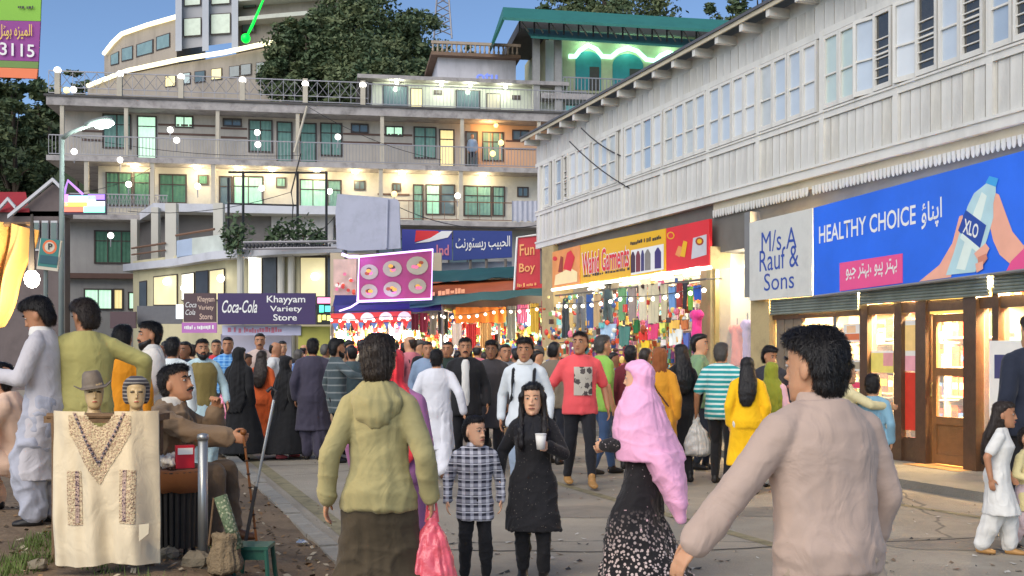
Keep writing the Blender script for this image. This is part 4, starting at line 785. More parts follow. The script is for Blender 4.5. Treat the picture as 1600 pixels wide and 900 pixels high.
# ------------------------------------------------ white penthouse and terrace on the hotel roof
ph = thing('penthouse', HT.pt(hu(700, -2), -2, Z['roof'][1]), 'white lit penthouse rooms on the right of the hotel roof', 'building'); PW = mat('penthouse_white', (.52, .53, .47), .8, .08, 2, dirt=.4, dscale=1)
z0_ = Z['roof'][1] + .1; u0, zt = HT.uz(582, 122, -2); u1 = hu(842, -2) + 1.5
m = MB(); m.box(HT, u0, u1, -7, -2, z0_, zt - .2); m.build('wall', PW, ph); m = MB(); m.box(HT, u0 - .8, u1, -7.2, -1.2, zt - .2, zt); m.build('roof', SLABM, ph)
for x0, y0, x1, y1, mt in ((598, 134, 637, 170, DGL), (641, 138, 660, 172, LITY), (712, 141, 750, 176, DGL), (760, 146, 782, 180, COLM), (678, 141, 691, 148, DFR), (800, 149, 813, 156, DFR)):
    a0, a1, b0, b1 = HT.rect(x0, y0, x1, y1, -2); m = MB(); m.box(HT, a0, a1, -2.01, -1.95, b0, b1); f = m.build('window', DFR, ph); m = MB(); m.box(HT, a0 + .05, a1 - .05, -1.96, -1.935, b0 + .05, b1 - .05); m.build('pane', mt, f)
for px in (620, 690, 735, 790): L = HT.pt(hu(px, -1.5), -1.5, zt - .32); g = MB(); g.ball(L, .1, 8); g.build('wall_lamp', LAMPM, ph, True); lamp_light(ph, L + Vector((0, -.15, -.1)), 30, (.9, 1, .72), .1)
wt = thing('terrace_block', HT.pt(hu(745, -5), -5, zt), 'pale rooftop block with a balustraded terrace on top', 'building'); u0, za = HT.uz(684, 122, -4); u1, zb = HT.uz(806, 92, -4); zb = HT.uz(745, 92, -4)[1]
m = MB(); m.box(HT, u0, u1, -8, -4, zt - .1, zb); m.build('wall', mat('lilac_white', (.55, .54, .58), .85, .12, 2, dirt=.4, dscale=1.5, streak=True), wt); m = MB(); m.box(HT, u0 - .4, u1 + .2, -8.3, -3.5, zb, zb + .18); m.build('terrace_slab', mat('brown_slab', (.2, .13, .09), .8, .3, 3), wt)
zc = HT.uz(745, 66, -3.5)[1]; BALM = mat('balustrade_tan', (.40, .32, .25), .8, .2, 4)
m = MB(); m.box(HT, u0 - .4, u1 + .2, -3.65, -3.5, zc - .15, zc); m.build('handrail', BALM, wt); u = u0 - .3
while u < u1 + .15: m = MB(); c = HT.pt(u, -3.58, zb + .18); hh = zc - .15 - zb - .18; m.lathe(c, [(.05, 0), (.075, hh * .25), (.035, hh * .55), (.06, hh * .9), (.05, hh)], 8); m.build('baluster', BALM, wt, True); u += .26
lettering('lettering', 'otu', HT.pt(hu(744, -3.97), -3.97, HT.uz(745, 127, -3.97)[1]), (HT.dx, HT.dy, 0), UPV, 1.2, .5, mat('letter_blue', srgb(60, 80, 170), .4, .1, emit=(.3, .4, 1), es=.4), wt, .01, bold=.02)
# ------------------------------------------------ green roofed building on the right
EP = Plane((940 - HX) / F * 60, 60, 1, .157); er = lambda *a: EP.rect(*a)
eb = thing('green_roofed_building', EP.pt(0, 0, 0), 'yellow-green building with green sheet roofs and neon arches behind the wooden building', 'building')
GRF = mat('green_roof_sheet', srgb(52, 118, 108), .45, .12, 1.5, dirt=.3); EW = mat('lime_wall', (.47, .46, .30), .85, .15, 2, dirt=.25); STEEL = mat('steel_truss', (.10, .10, .11), .6, .2); TEAL = mat('teal_door', srgb(50, 130, 140), .6, .25, 3); NEONG = glow('neon_mint', (.45, 1, .70), 1.3)
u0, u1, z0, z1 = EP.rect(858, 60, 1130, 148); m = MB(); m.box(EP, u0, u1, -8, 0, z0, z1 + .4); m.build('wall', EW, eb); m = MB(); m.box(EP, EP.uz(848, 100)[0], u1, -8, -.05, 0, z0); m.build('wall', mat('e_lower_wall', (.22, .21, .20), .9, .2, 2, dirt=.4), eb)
def eline(xa, ya, xb, yb, o): a = EP.uz(xa, ya, o); b = EP.uz(xb, yb, o); return EP.pt(a[0], o, a[1]), EP.pt(b[0], o, b[1])
a, b_ = eline(786, 27, 1180, 50, 3); c, d = eline(786, 11, 1180, 34, 1.0); m = MB(); m.slab([a, b_, d, c], Vector((0, .0, -.14))); m.build('roof', GRF, eb)
m = MB(); e1, _ = eline(779, 58, 800, 58, 0); m.slab([c, a, a + Vector((-.6, 1.2, -1.0)), c + Vector((-.9, 5, -1.0))], Vector((.12, 0, -.05))); m.build('roof_hip', GRF, eb)
a, b_ = eline(830, 56, 1140, 76, 2.2); c, d = eline(822, 44, 1140, 65, .4); m = MB(); m.slab([a, b_, d, c], Vector((0, 0, -.12))); m.build('lower_roof', GRF, eb)
for i in range(14):
    px = 812 + i * 23; a, b_ = eline(px, 28 + (px - 786) * .058, px, 50 + (px - 822) * .066, 1.6); c, _ = eline(px + 14, 50 + (px - 808) * .066, px, 50, 1.6); m = MB(); m.tube([a, b_], .05, 5); m.build('truss_bar', STEEL, eb); m = MB(); m.tube([a, c], .04, 5); m.build('truss_bar', mat('pale_truss', (.35, .34, .32), .6), eb)
m = MB(); m.box(EP, EP.uz(812, 40)[0], u1, -6, .2, EP.uz(940, 52, 0)[1], EP.uz(940, 40)[1] + .1); m.build('roof_space', STEEL, eb)
for cx, hw, yt, yb in ((919, 20, 80, 141), (981, 24, 84, 143), (1049, 25, 88, 145)):
    a0, a1, b0, b1 = EP.rect(cx - hw, yt, cx + hw, yb); r = (a1 - a0) / 2; uc = (a0 + a1) / 2; zs = b1 - r * .75
    arc = [(uc + r * math.cos(t), zs + r * .75 * math.sin(t)) for t in np.linspace(0, math.pi, 14)]
    m = MB(); m.slab([EP.pt(u, 0.0, z) for u, z in [(a1, b0)] + arc + [(a0, b0)]], Vector((EP.nx, EP.ny, 0)) * .03); A = m.build('arched_door', TEAL, eb)
    m = MB(); m.box(EP, uc + r * .1, uc + r * .85, .035, .05, b0, b0 + (b1 - b0) * .6); m.build('opening', DFR, A)
pts = []; 
for px, py in ((889, 88), (899, 88), (906, 79), (919, 71), (932, 77), (941, 88), (955, 89), (966, 80), (981, 75), (996, 80), (1010, 93), (1024, 95), (1032, 87), (1044, 82), (1060, 86), (1073, 94)): q = EP.uz(px, py, .12); pts.append(EP.pt(q[0], .12, q[1]))
ne = thing('neon_arch', pts[0], 'mint green neon tube waving over the arched doors', 'neon light'); m = MB(); m.tube(pts, .13, 8); m.build('neon_tube', NEONG, ne, True)
for p in (pts[3], pts[8], pts[13]): lamp_light(ne, p + Vector((0, -.4, 0)), 24, (.5, 1, .65), .2)
zb_ = EP.uz(940, 148, 1.2)[1]; m = MB(); m.box(EP, EP.uz(846, 148, 1.2)[0], u1, 0.0, 1.2, zb_ - .3, zb_); m.build('balcony_slab', SLABM, eb)
zr = EP.uz(940, 122, 1.15)[1]; m = MB(); uu = EP.uz(880, 130, 1.15)[0]; ue = EP.uz(1060, 130, 1.15)[0]; m.box(EP, uu, ue, 1.12, 1.18, zr - .06, zr)
while uu < ue: m.box(EP, uu - .02, uu + .02, 1.13, 1.17, zb_, zr); uu += .2
tag(m.build('railing', RAILM, eb), kind='stuff')
for px, wx in ((838, 5), (872, 8)): a0 = EP.uz(px, 100, 1)[0]; m = MB(); m.box(EP, a0 - .18, a0 + .18, .7, 1.1, zb_ - 6, EP.uz(px, 56, 1)[1]); m.build('column', mat('col_grey', (.34, .33, .32), .9, .2), eb)
a0, a1, b0, b1 = EP.rect(880, 166, 925, 198, -.04); m = MB(); m.box(EP, a0, a1, -.05, .02, b0, b1); m.build('window', mat('cyan_window', (.3, .6, .62), .3, .3, 2, emit=(.3, .8, .85), es=.12), eb)
a0, a1, b0, b1 = EP.rect(852, 158, 876, 210, -.04); m = MB(); m.box(EP, a0, a1, -.05, .02, b0, b1); m.build('opening', DFR, eb)
a0, a1, b0, b1 = EP.rect(878, 75, 884, 140, .1); m = MB(); m.box(EP, EP.uz(852, 60)[0], EP.uz(878, 60)[0], .02, .1, b0, EP.uz(865, 64)[1]); m.build('side_panel', mat('lilac_white', (.55, .54, .58)), eb)
# ------------------------------------------------ helper: facade following a plan polyline
def facade(name, pts, mt, par, th=.6):
    """pts: (column, upper row, lower row, depth)"""
    m = MB()
    for (x0, a0, b0, y0), (x1, a1, b1, y1) in zip(pts, pts[1:]):
        q = [P(x0, b0, y0), P(x1, b1, y1), P(x1, a1, y1), P(x0, a0, y0)]; bk = Vector((0, th, 0)); m.hexa([q[0], q[1], q[1] + bk, q[0] + bk, q[3], q[2], q[2] + bk, q[3] + bk])
    return m.build(name, mt, par)
def fac_win(par, corners, Y0, Y1, mt, fr=DFR, inset=.14, gap=.06):
    """window from photo corners (x0,yt0,yb0),(x1,yt1,yb1) lying at depths Y0,Y1"""
    (x0, t0, b0), (x1, t1, b1) = corners; q = [P(x0, b0, Y0), P(x1, b1, Y1), P(x1, t1, Y1), P(x0, t0, Y0)]; m = MB(); m.slab(q, (0, -gap, 0)); f = m.build('window', fr, par)
    c = sum(q, Vector()) / 4; m = MB(); m.slab([c + (p - c) * (1 - inset) + Vector((0, -gap - .01, 0)) for p in q], (0, -.015, 0)); m.build('pane', mt, f); return f
# ------------------------------------------------ long curved hotel on the hill, upper left
cb = thing('hillside_hotel', P(300, 200, 86), 'curved cream hotel with lit roof edges on the hill at upper left', 'hotel'); CBW = mat('hill_hotel_wall', (.36, .315, .27), .85, .14, 1, dirt=.5, dscale=.5, streak=True); EDGE = glow('rope_light', (1, .88, .55), 1.1)
facade('wall', [(163, 82, 118, 93), (190, 56, 116, 91), (230, 41, 105, 88), (276, 28, 95, 85)], CBW, cb, 8); facade('wall', [(366, -60, 80, 84), (440, -60, 70, 83), (540, -60, 60, 82)], CBW, cb, 8)
facade('lower_wall', [(137, 136, 176, 90), (200, 116, 180, 86), (280, 100, 185, 82), (350, 88, 185, 80), (440, 70, 185, 79), (540, 55, 185, 79)], CBW, cb, 10)
m = MB(); m.hexa([P(274, 78, 83.0), P(367, 66, 83.0), P(367, 66, 89), P(274, 78, 89), P(274, -60, 83), P(367, -60, 83), P(367, -60, 89), P(274, -60, 89)]); m.build('tower', mat('tower_grey', (.38, .38, .40), .7, .12, 1), cb)
for x0, x1 in ((274, 284), (316, 326), (362, 372)): m = MB(); m.hexa([P(x0, 80, 82.4), P(x1, 79, 82.4), P(x1, 79, 83), P(x0, 80, 83), P(x0, -60, 82.4), P(x1, -60, 82.4), P(x1, -60, 83), P(x0, -60, 83)]); m.build('tower_pillar', mat('tower_pillar', (.45, .47, .52), .6, .1, 1), cb)
for x0, x1, t, b in ((287, 315, 29, 58), (329, 361, 22, 55), (288, 314, -10, 10), (330, 360, -14, 8)): fac_win(cb, ((x0, t, b), (x1, t - 2, b - 2)), 82.9, 82.9, mat('tower_curtain', (.55, .62, .55), .6, .25, 3, emit=(.8, .9, .6), es=.10), inset=.1)
for i, (x0, x1, t0, b0, t1, b1) in enumerate(((173, 186, 86, 103, 80, 100), (190, 208, 76, 97, 71, 93), (213, 240, 70, 90, 61, 83), (244, 266, 58, 80, 51, 74))):
    ya, yb = np.interp((x0, x1), (163, 190, 230, 276), (93, 91, 88, 85)); fac_win(cb, ((x0, t0, b0), (x1, t1, b1)), ya - .03, yb - .03, mat('pale_teal_glass', (.20, .30, .30), .15, .3, 2, spec=.8))
for x0, t in ((258, 119), (281, 115), (304, 112), (330, 108), (358, 104), (376, 101), (400, 98)):
    ya, yb = np.interp((x0, x0 + 17), (137, 200, 280, 350, 440), (90, 86, 82, 80, 79)); fac_win(cb, ((x0, t, t + 18), (x0 + 17, t - 2, t + 16)), ya - .03, yb - .03, (LITY, DGL, PANEG)[x0 % 3])
for x0, t in ((378, 30), (405, 27), (430, 24), (380, -8), (410, -10), (440, 58), (462, 20)): fac_win(cb, ((x0, t, t + 22), (x0 + 20, t - 2, t + 20)), 83.6, 83.3, mat('dim_pane', (.12, .17, .16), .3, .3, 2))
for pts in ([(370, 42, 84), (440, 36, 83), (535, 28, 82)], [(370, 12, 84), (440, 6, 83), (535, -2, 82)]):
    m = MB()
    for (x0, y0, d0), (x1, y1, d1) in zip(pts, pts[1:]): q = [P(x0, y0, d0), P(x1, y1, d1), P(x1, y1, d1) + Vector((0, -1.4, 0)), P(x0, y0, d0) + Vector((0, -1.4, 0))]; m.slab(q, (0, 0, .3))
    m.build('balcony_slab', PW, cb)
for pts in ([(162, 84, 92.5), (176, 66, 91.5), (190, 53, 90.6), (230, 39, 87.6), (276, 26, 84.6)], [(137, 134, 89.4), (168, 122, 87.6), (200, 110, 85.6), (280, 93, 81.5), (350, 82, 79.5), (420, 67, 78.6), (445, 62, 78.4)]):
    m = MB(); m.tube([P(*q) for q in pts], .17, 6); m.build('rope_light', EDGE, cb, True)
for px, py in ((283, 120), (379, 124)): pass
ng = thing('neon_palm', P(383, 66, 78), 'bright green neon strip slanting up from a glowing green base', 'neon light'); GN = glow('neon_green', (.0, .9, .06), .75); m = MB(); m.tube([P(383, 62, 78), P(395, 38, 78), P(412, -2, 78), P(420, -20, 78)], [.07, .11, .07, .05], 8); m.build('neon_strip', GN, ng, True); m = MB(); m.ball(P(384, 60, 77.9), .34, 12); m.build('neon_base', GN, ng, True)
# ================================================================== two storey corner building in front of the hotel
cw = thing('corner_building', P(330, 620, 46), 'low cream corner building with a white canopied terrace and lit shop windows', 'building')
CWY = mat('corner_yellow', (.56, .51, .33), .85, .12, 2, dirt=.25, dscale=1.2, streak=True); CWW = mat('corner_white', (.52, .53, .58), .75, .1, 2, dirt=.25)
facade('wall', [(208, 408, 640, 50), (300, 396, 640, 46.6), (352, 390, 640, 44.6), (528, 384, 640, 43)], CWY, cw, 6)
def deck(name, pts, th, mt, out=1.0, back=6):
    m = MB()
    for (x0, y0, d0), (x1, y1, d1) in zip(pts, pts[1:]): q = [P(x0, y0, d0), P(x1, y1, d1), P(x1, y1, d1) + Vector((0, back, 0)), P(x0, y0, d0) + Vector((0, back, 0))]; m.slab(q, (0, 0, -th))
    return m.build(name, mt, cw)
deck('terrace_slab', [(192, 413, 50.2), (270, 404, 46.8), (330, 393, 44.2), (440, 384, 42.4), (534, 381, 42.0)], .32, CWW)
deck('canopy', [(194, 348, 56), (240, 317, 50), (350, 319, 49.4), (533, 322, 48.6)], .38, CWW, back=4)
for x0, x1, yt, yb, d in ((204, 214, 352, 412, 52), (236, 247, 334, 406, 49.6), (258, 275, 328, 402, 47.6), (333, 348, 328, 396, 46.4)): m = MB(); a, b_ = P(x0, yb, d), P(x1, yt, d); m.bx(a.x, b_.x, d, d + .4, a.z - .2, b_.z + .3); m.build('column', mat('column_pale', (.55, .53, .47), .8, .1, 2), cw)
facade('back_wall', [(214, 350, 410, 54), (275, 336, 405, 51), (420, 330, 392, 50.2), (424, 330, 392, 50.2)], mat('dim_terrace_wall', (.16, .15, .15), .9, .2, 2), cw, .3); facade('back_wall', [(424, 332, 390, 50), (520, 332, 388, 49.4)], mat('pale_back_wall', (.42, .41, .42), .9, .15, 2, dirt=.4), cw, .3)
facade('parapet', [(276, 376, 402, 46.4), (300, 372, 398, 45.8)], mat('parapet_blue', (.36, .44, .58), .6, .15, 2), cw, .15); facade('parapet', [(300, 372, 398, 45.8), (349, 366, 392, 44.4)], mat('parapet_map', (.50, .54, .50), .6, .35, 1.6), cw, .15)
m = MB(); m.tube([P(206, 388, 51.5), P(258, 380, 47.5)], .05, 6); m.tube([P(206, 398, 51.5), P(258, 391, 47.5)], .04, 6); m.tube([P(275, 368, 46.6), P(335, 358, 44.8)], .05, 6); m.build('handrail', mat('rail_brown', (.2, .11, .07), .6), cw)
# lattice ledge over the right part and roof tiles
t = MB(); t.tube([P(380, 379, 42.2), P(528, 377, 41.8)], .05, 5); t.tube([P(380, 389, 42.2), P(528, 387, 41.8)], .05, 5)
tag(t.build('ledge_rail', RAILM, cw), None)
for i in range(24): q = MB(); c = P(384 + i * 6, 384, 42.1); q.ball(c, .075, 8, 0, (1, .5, 1.3)); q.build('ledge_knob', mat('knob_black', (.03, .03, .035), .5), cw, True)
LITR = mat('lit_room_warm', (.75, .68, .42), .6, .35, 1.2, emit=(1, .80, .38), es=.22); LITW = mat('lit_room_white', (.8, .8, .7), .6, .2, 2, emit=(1, .93, .7), es=.5); DARKP = mat('dark_room', (.05, .06, .08), .3, .5, 2)
for c, d0, d1, mt in ((((218, 440, 490), (230, 438, 490)), 49.6, 49.2, DARKP), (((240, 432, 478), (278, 428, 478)), 48.8, 47.4, LITR), (((284, 428, 470), (304, 425, 470)), 47.1, 46.4, LITW), (((306, 424, 470), (326, 422, 470)), 46.3, 45.6, DARKP), (((328, 422, 470), (351, 419, 470)), 45.5, 44.6, LITR), (((388, 400, 470), (410, 399, 470)), 44.2, 44.0, LITW), (((411, 399, 470), (433, 399, 470)), 44.0, 43.8, DARKP), (((469, 400, 480), (510, 400, 480)), 43.5, 43.1, LITR), (((512, 400, 480), (527, 400, 480)), 43.1, 42.9, DARKP)): fac_win(cw, c, d0 - .03, d1 - .03, mt, inset=.08)
for px, py, d in ((260, 440, 47.9), (345, 435, 44.6), (394, 404, 44.0), (492, 432, 43.1), (288, 450, 47)): m = MB(); m.ball(P(px, py, d - .2), .16, 10); m.build('globe', GLOBE, cw, True)
for px in (377, 440, 456): m = MB(); a = P(px, 392, 43.6); m.tube([Vector((a.x, 43.5, 0)), Vector((a.x, 43.5, a.z))], .14, 10); m.build('pillar', mat('column_pale', (.55, .53, .47)), cw)
# pergola frame and plants on the terrace
pg = thing('pergola_frame', P(420, 385, 43.5), 'dark thin metal frame standing on the corner terrace', 'frame'); PGM = mat('black_steel', (.025, .025, .028), .5, .2)
for x in (357, 380, 465, 510): m = MB(); m.tube([P(x, 382, 43.2), P(x, 268 if x > 370 else 278, 43.2)], .055, 6); m.build('upright', PGM, pg)
m = MB(); m.tube([P(357, 269, 43.2), P(512, 270, 43.2)], .045, 6); m.build('cross_bar', PGM, pg); m = MB(); m.tube([P(357, 318, 43.2), P(465, 321, 43.2)], .04, 6); m.build('cross_bar', PGM, pg); m = MB(); m.tube([P(455, 372, 43.1), P(458, 320, 43.1), P(455, 300, 43.1), P(470, 240, 43.1)], .03, 6); m.build('cable', PGM, pg)
LEAFD = mat('leaf_dark', (.075, .115, .055), .7, .5, 2); LEAFM = mat('leaf_mid', (.095, .13, .06), .7, .5, 2); LEAFL = mat('leaf_light', (.135, .165, .075), .7, .5, 2)
def leaf_cloud(m, c, rad, n, size, rg, sc=(1, 1, 1)):
    for _ in range(n):
        while True:
            v = Vector((rg.uniform(-1, 1), rg.uniform(-1, 1), rg.uniform(-1, 1)))
            if v.length < 1: break
        v = v * (.55 + .45 * v.length); p = c + Vector((v.x * rad * sc[0], v.y * rad * sc[1], v.z * rad * sc[2])); a = Vector((rg.gauss(0, 1), rg.gauss(0, 1), rg.gauss(0, .6))).normalized(); b = a.cross(Vector((rg.gauss(0, 1), rg.gauss(0, 1), rg.gauss(0, 1)))).normalized(); s = size * rg.uniform(.6, 1.4)
        m.add([p - a * s, p + b * s * .45, p + a * s, p - b * s * .45], [(0, 1, 2, 3)])
for i, (x, y, r) in enumerate(((372, 366, .75), (432, 372, .5), (450, 368, .6), (474, 366, .65), (495, 374, .4), (365, 378, .5))):
    c = P(x, y, 43.0); t = thing('terrace_plant', P(x, 384, 43), ('tallest leafy plant at the left post of the terrace frame', 'small leafy plant right of the pale terrace door', 'leafy plant at the middle post of the terrace frame', 'bushy plant between the right posts of the terrace frame', 'lowest plant at the right post of the terrace frame', 'trailing plant spilling over the terrace corner')[i], 'plant', 'plants on the corner terrace'); m = MB(); leaf_cloud(m, c, r, 160, .13, rnd, (1, .7, 1.3)); m.build('foliage', LEAFD, t); m = MB(); m.tube([P(x, 386, 43), c], .03, 5); m.build('stem', EARTH, t)
# ------------------------------------------------ store signs on the corner building
def sign(name, x0, y0, x1, y1, Y, mt, label, cat='sign', th=.12, dy=0.0):
    t = thing(name, P((x0 + x1) / 2, y1, Y), label, cat); q = [P(x0, y1, Y), P(x1, y1 + dy, Y), P(x1, y0 + dy, Y), P(x0, y0, Y)]; m = MB(); m.slab([p + Vector((0, th, 0)) for p in q], (0, -th, 0)); m.build('panel', mt, t); return t
def put(t, txt, x0, yb, x1, yt, Y, mt, dy=0, **kw): a, b_ = P(x0, yb, Y), P(x1, yb + dy, Y); lettering('lettering', txt, a, b_ - a, UPV, (b_ - a).length, P(x0, yt, Y).z - a.z, mt, t, .012, **kw)
PURP = mat('sign_aubergine', srgb(62, 46, 92), .5, .08, 1); BRN = mat('sign_brown', srgb(82, 62, 66), .5, .1, 1)
t = sign('store_sign', 340, 458, 493, 507, 41.0, PURP, 'wide aubergine sign reading Coca-Cola and Khayyam Variety Store'); put(t, 'Coca-Cola', 347, 489, 402, 469, 41, WPRINT, shear=.35, bold=.012)
for s_, x0, x1, yb, yt in (('Khayyam', 417, 477, 476, 462), ('Variety', 422, 472, 489, 478), ('Store', 427, 464, 501, 491)): put(t, s_, x0, yb, x1, yt, 41, WPRINT, bold=.012)
t = sign('store_sign', 287, 458, 337, 503, 42.0, BRN, 'smaller brown Coca-Cola store sign left of the aubergine one'); put(t, 'Coca\nCola', 290, 492, 307, 472, 42, WPRINT, shear=.3)
for s_, x0, x1, yb, yt in (('Khayyam', 309, 335, 474, 463), ('Variety', 310, 334, 486, 477), ('Store', 312, 332, 499, 490)): put(t, s_, x0, yb, x1, yt, 42, mat('print_tan', srgb(214, 186, 166), .5), bold=.01)
t = sign('fascia_strip', 284, 504, 338, 520, 41.8, mat('strip_magenta', srgb(120, 60, 120), .5, .1, 1, emit=(.6, .25, .6), es=.25), 'thin magenta lettered strip under the brown store sign'); put(t, '~15', 288, 515, 334, 508, 41.8, WPRINT)
t = sign('fascia_strip', 347, 508, 470, 524, 41.4, mat('strip_lilac', srgb(190, 190, 214), .5, .2, 2), 'pale lilac lettered strip under the aubergine sign'); put(t, '~17', 356, 520, 440, 511, 41.4, mat('print_rose', srgb(200, 120, 140), .5))
t = sign('fascia_strip', 172, 487, 212, 513, 44, BRN, 'dim brown fascia board on the far left shop row'); t = sign('fascia_strip', 214, 478, 284, 506, 44.5, mat('fascia_grey', (.14, .14, .15), .7, .15), 'grey blank fascia board left of the brown store sign'); t = sign('lit_box', 275, 476, 285, 498, 41.9, glow('lit_box_white', (.85, .95, 1), .8), 'small glowing white box on the corner shop pillar', 'light box')
led = sign('led_sign', 494, 463, 521, 507, 40.8, mat('led_black', (.01, .01, .012), .4), 'small LED sign with pink, green and yellow figures')
for x0, y0, x1, y1, c in ((496, 465, 519, 474, (1, .3, .55)), (499, 477, 506, 488, (.1, 1, .5)), (508, 478, 516, 487, (.1, .9, .9)), (497, 492, 502, 503, (1, .9, .2)), (504, 492, 509, 500, (1, .9, .2)), (511, 493, 518, 501, (1, .85, .2))): m = MB(); q = [P(a, b, 40.78) for a, b in ((x0, y1), (x1, y1), (x1, y0), (x0, y0))]; m.slab(q, (0, -.02, 0)); m.build('led_figure', glow('led_%d_%d' % (x0, y0), c, .8), led)
t = sign('lit_shutter', 345, 522, 455, 560, 42.5, mat('lilac_shutter', (.5, .48, .58), .6, .1, 3), 'lilac shop shutter behind the crowd under the aubergine sign', 'shutter')
sg = sign('olive_board', 466, 510, 515, 560, 41.5, mat('olive_panel', (.42, .40, .08), .6, .15, 2), 'olive green panel on the shop beside the LED sign', 'panel')
# ------------------------------------------------ left: gabled house, neon hotel sign
gh = thing('gabled_house', P(40, 600, 47), 'dark gabled house with white barge boards and red roof at far left', 'house'); GW = mat('house_grey', (.15, .12, .115), .9, .2, 2, dirt=.3); RRF = mat('red_roof', srgb(150, 40, 48), .7, .2, 3)
facade('wall', [(-120, 330, 640, 47), (92, 330, 640, 47)], GW, gh, 1.2)
m = MB(); m.slab([P(20, 338, 47), P(98, 338, 47), P(98, 300, 47), P(82, 288, 47)], (0, 1.1, 0)); m.build('gable_wall', GW, gh)
for q in (((14, 342), (84, 284)), ((84, 284), (104, 304)), ((-14, 345), (14, 314)), ((14, 314), (26, 328))): a, b_ = P(*q[0], 46.8), P(*q[1], 46.8); m = MB(); m.slab([a, b_, b_ + Vector((0, 0, .16)), a + Vector((0, 0, .16))], (0, -.15, 0)); m.build('barge_board', mat('barge_white', (.55, .55, .57), .7, .1), gh)
m = MB(); m.slab([P(-40, 328, 46.9), P(46, 328, 46.9), P(40, 300, 48), P(-40, 300, 48)], (0, 0, -.1)); m.build('roof', RRF, gh)
for i in range(3): fac_win(gh, ((52 + i * 14, 345, 392), (62 + i * 14, 345, 392)), 46.9, 46.9, mat('dim_pane', (.12, .17, .16)), fr=mat('barge_white', (.55, .55, .57)))
ns = sign('neon_sign', 96, 303, 166, 335, 46, mat('neon_board', (.05, .04, .08), .5), 'rainbow neon sign with red, orange and cyan bands on a pole', 'neon sign')
for x0, y0, x1, y1, c, e in ((98, 322, 130, 331, (1, .16, .1), 2.2), (98, 316, 136, 323, (1, .6, .1), 2.2), (131, 322, 164, 332, (.3, 1, .7), 2.0), (108, 306, 150, 316, (.45, .9, 1), 2.2), (138, 304, 164, 312, (.35, .2, 1), 1.8), (98, 304, 107, 322, (.8, .3, 1), 1.6), (137, 315, 164, 322, (.8, 1, .95), 2.4)): m = MB(); m.slab([P(a, b, 45.99) for a, b in ((x0, y1), (x1, y1), (x1, y0), (x0, y0))], (0, -.05, 0)); m.build('neon_band', glow('band_%d_%d' % (x0, y0), c, e * .38), ns)
m = MB(); m.tube([P(97, 338, 46.1), P(97, 600, 46.1)], .12, 8); m.build('pole', RAILM, ns); m = MB(); m.tube([P(100, 303, 46), P(106, 282, 46), P(130, 304, 46)], .06, 6); m.build('bracket', glow('band_violet', (.6, .3, 1), .4), ns)
# ------------------------------------------------ trees
def tree(px, pyb, pyt, Y, wpx, label, seed, n=5200, size=.3, mt=None, clumps=26):
    rg = random.Random(seed); b0, t0 = P(px, pyb, Y), P(px, pyt, Y); H_ = t0.z - b0.z; W = wpx / F * Y / 2; t = thing('tree', b0, label, 'tree', 'trees on the hill')
    m = MB(); m.tube([b0, b0 + Vector((.2, 0, H_ * .4)), b0 + Vector((-.1, 0, H_ * .8))], [W * .09, W * .06, W * .02], 8)
    clumps = int(clumps * 1.8); cs = []
    for _ in range(clumps):
        while True:
            v = Vector((rg.uniform(-1, 1), rg.uniform(-1, 1), rg.uniform(-1, 1)))
            if .25 < v.length < 1: break
        cs.append(b0 + Vector((v.x * W * .8, v.y * W * .7, H_ * (.56 + .40 * v.z))))
    for c in cs[:9]: m.tube([b0 + Vector((0, 0, H_ * .3)), (b0 + c) / 2 + Vector((0, 0, H_ * .2)), c], [W * .035, W * .02, W * .008], 5)
    m.build('trunk', mat('bark', (.08, .06, .045), .9, .3, 4), t); m = MB()
    for c in cs:
        k0 = len(m.f); leaf_cloud(m, c, W * rg.uniform(.12, .34), n // clumps, size * rg.uniform(.6, 1.1), rg, (1, .9, .65)); mi = rg.randrange(3)
        for q in range(k0, len(m.f)): m.m[q] = mi if rg.random() < .75 else rg.randrange(3)
    m.build('crown', [LEAFD, LEAFM, LEAFL], t)
for a in ((480, 260, 5, 74, 150, 'broad tree left of centre behind the hotel roof', 1, 16000, .2, None, 60), (560, 260, -30, 75, 190, 'tallest dark tree at the middle behind the hotel roof', 2, 20000, .2, None, 70), (650, 260, 0, 76, 150, 'dark tree behind the rooftop terrace block', 3, 16000, .2, None, 60), (600, 260, 60, 72, 220, 'low bushy tree just above the hotel roof railing', 12, 16000, .2, LEAFM, 60), (455, 260, 40, 73, 110, 'leafy tree overlapping the right end of the hillside hotel', 14, 9000, .19, LEAFM, 36), (520, 260, -10, 76, 150, 'dense tree between the two tallest ones', 15, 13000, .2, None, 50), (735, 280, 48, 104, 60, 'small round tree right of the lattice mast', 4, 2500, .3), (945, 200, -60, 110, 270, 'wide dark tree above the green roof', 5, 14000, .3, None, 60), (880, 200, -30, 112, 120, 'smaller tree above the left of the green roof', 16, 7000, .3, None, 36), (1130, 200, -10, 112, 110, 'small tree over the right end of the green roof', 6, 6000, .3), (1185, 200, -50, 108, 110, 'thin tree beside the wooden building eave', 7, 6000, .3),
          (20, 420, 70, 62, 130, 'large dark tree at the left edge behind the gabled house', 8, 9000, .24, None, 40), (62, 420, 96, 66, 120, 'dark tree left of the hotel corner', 9, 8000, .24, None, 36), (120, 300, 90, 98, 60, 'slim tree top rising left of the hillside hotel', 10, 2600, .3), (-30, 420, 120, 58, 120, 'dark tree cut by the left edge of the picture', 11, 6000, .24)): tree(*a)
hm = MB(); rg = random.Random(5); nx = 50
for i in range(nx + 1): x = -160 + 340 * i / nx; hm.v += [(x, 112, -1), (x, 118, 26 + 5 * noise.noise(Vector((x * .03, 0, 0)))), (x, 190, 34)]
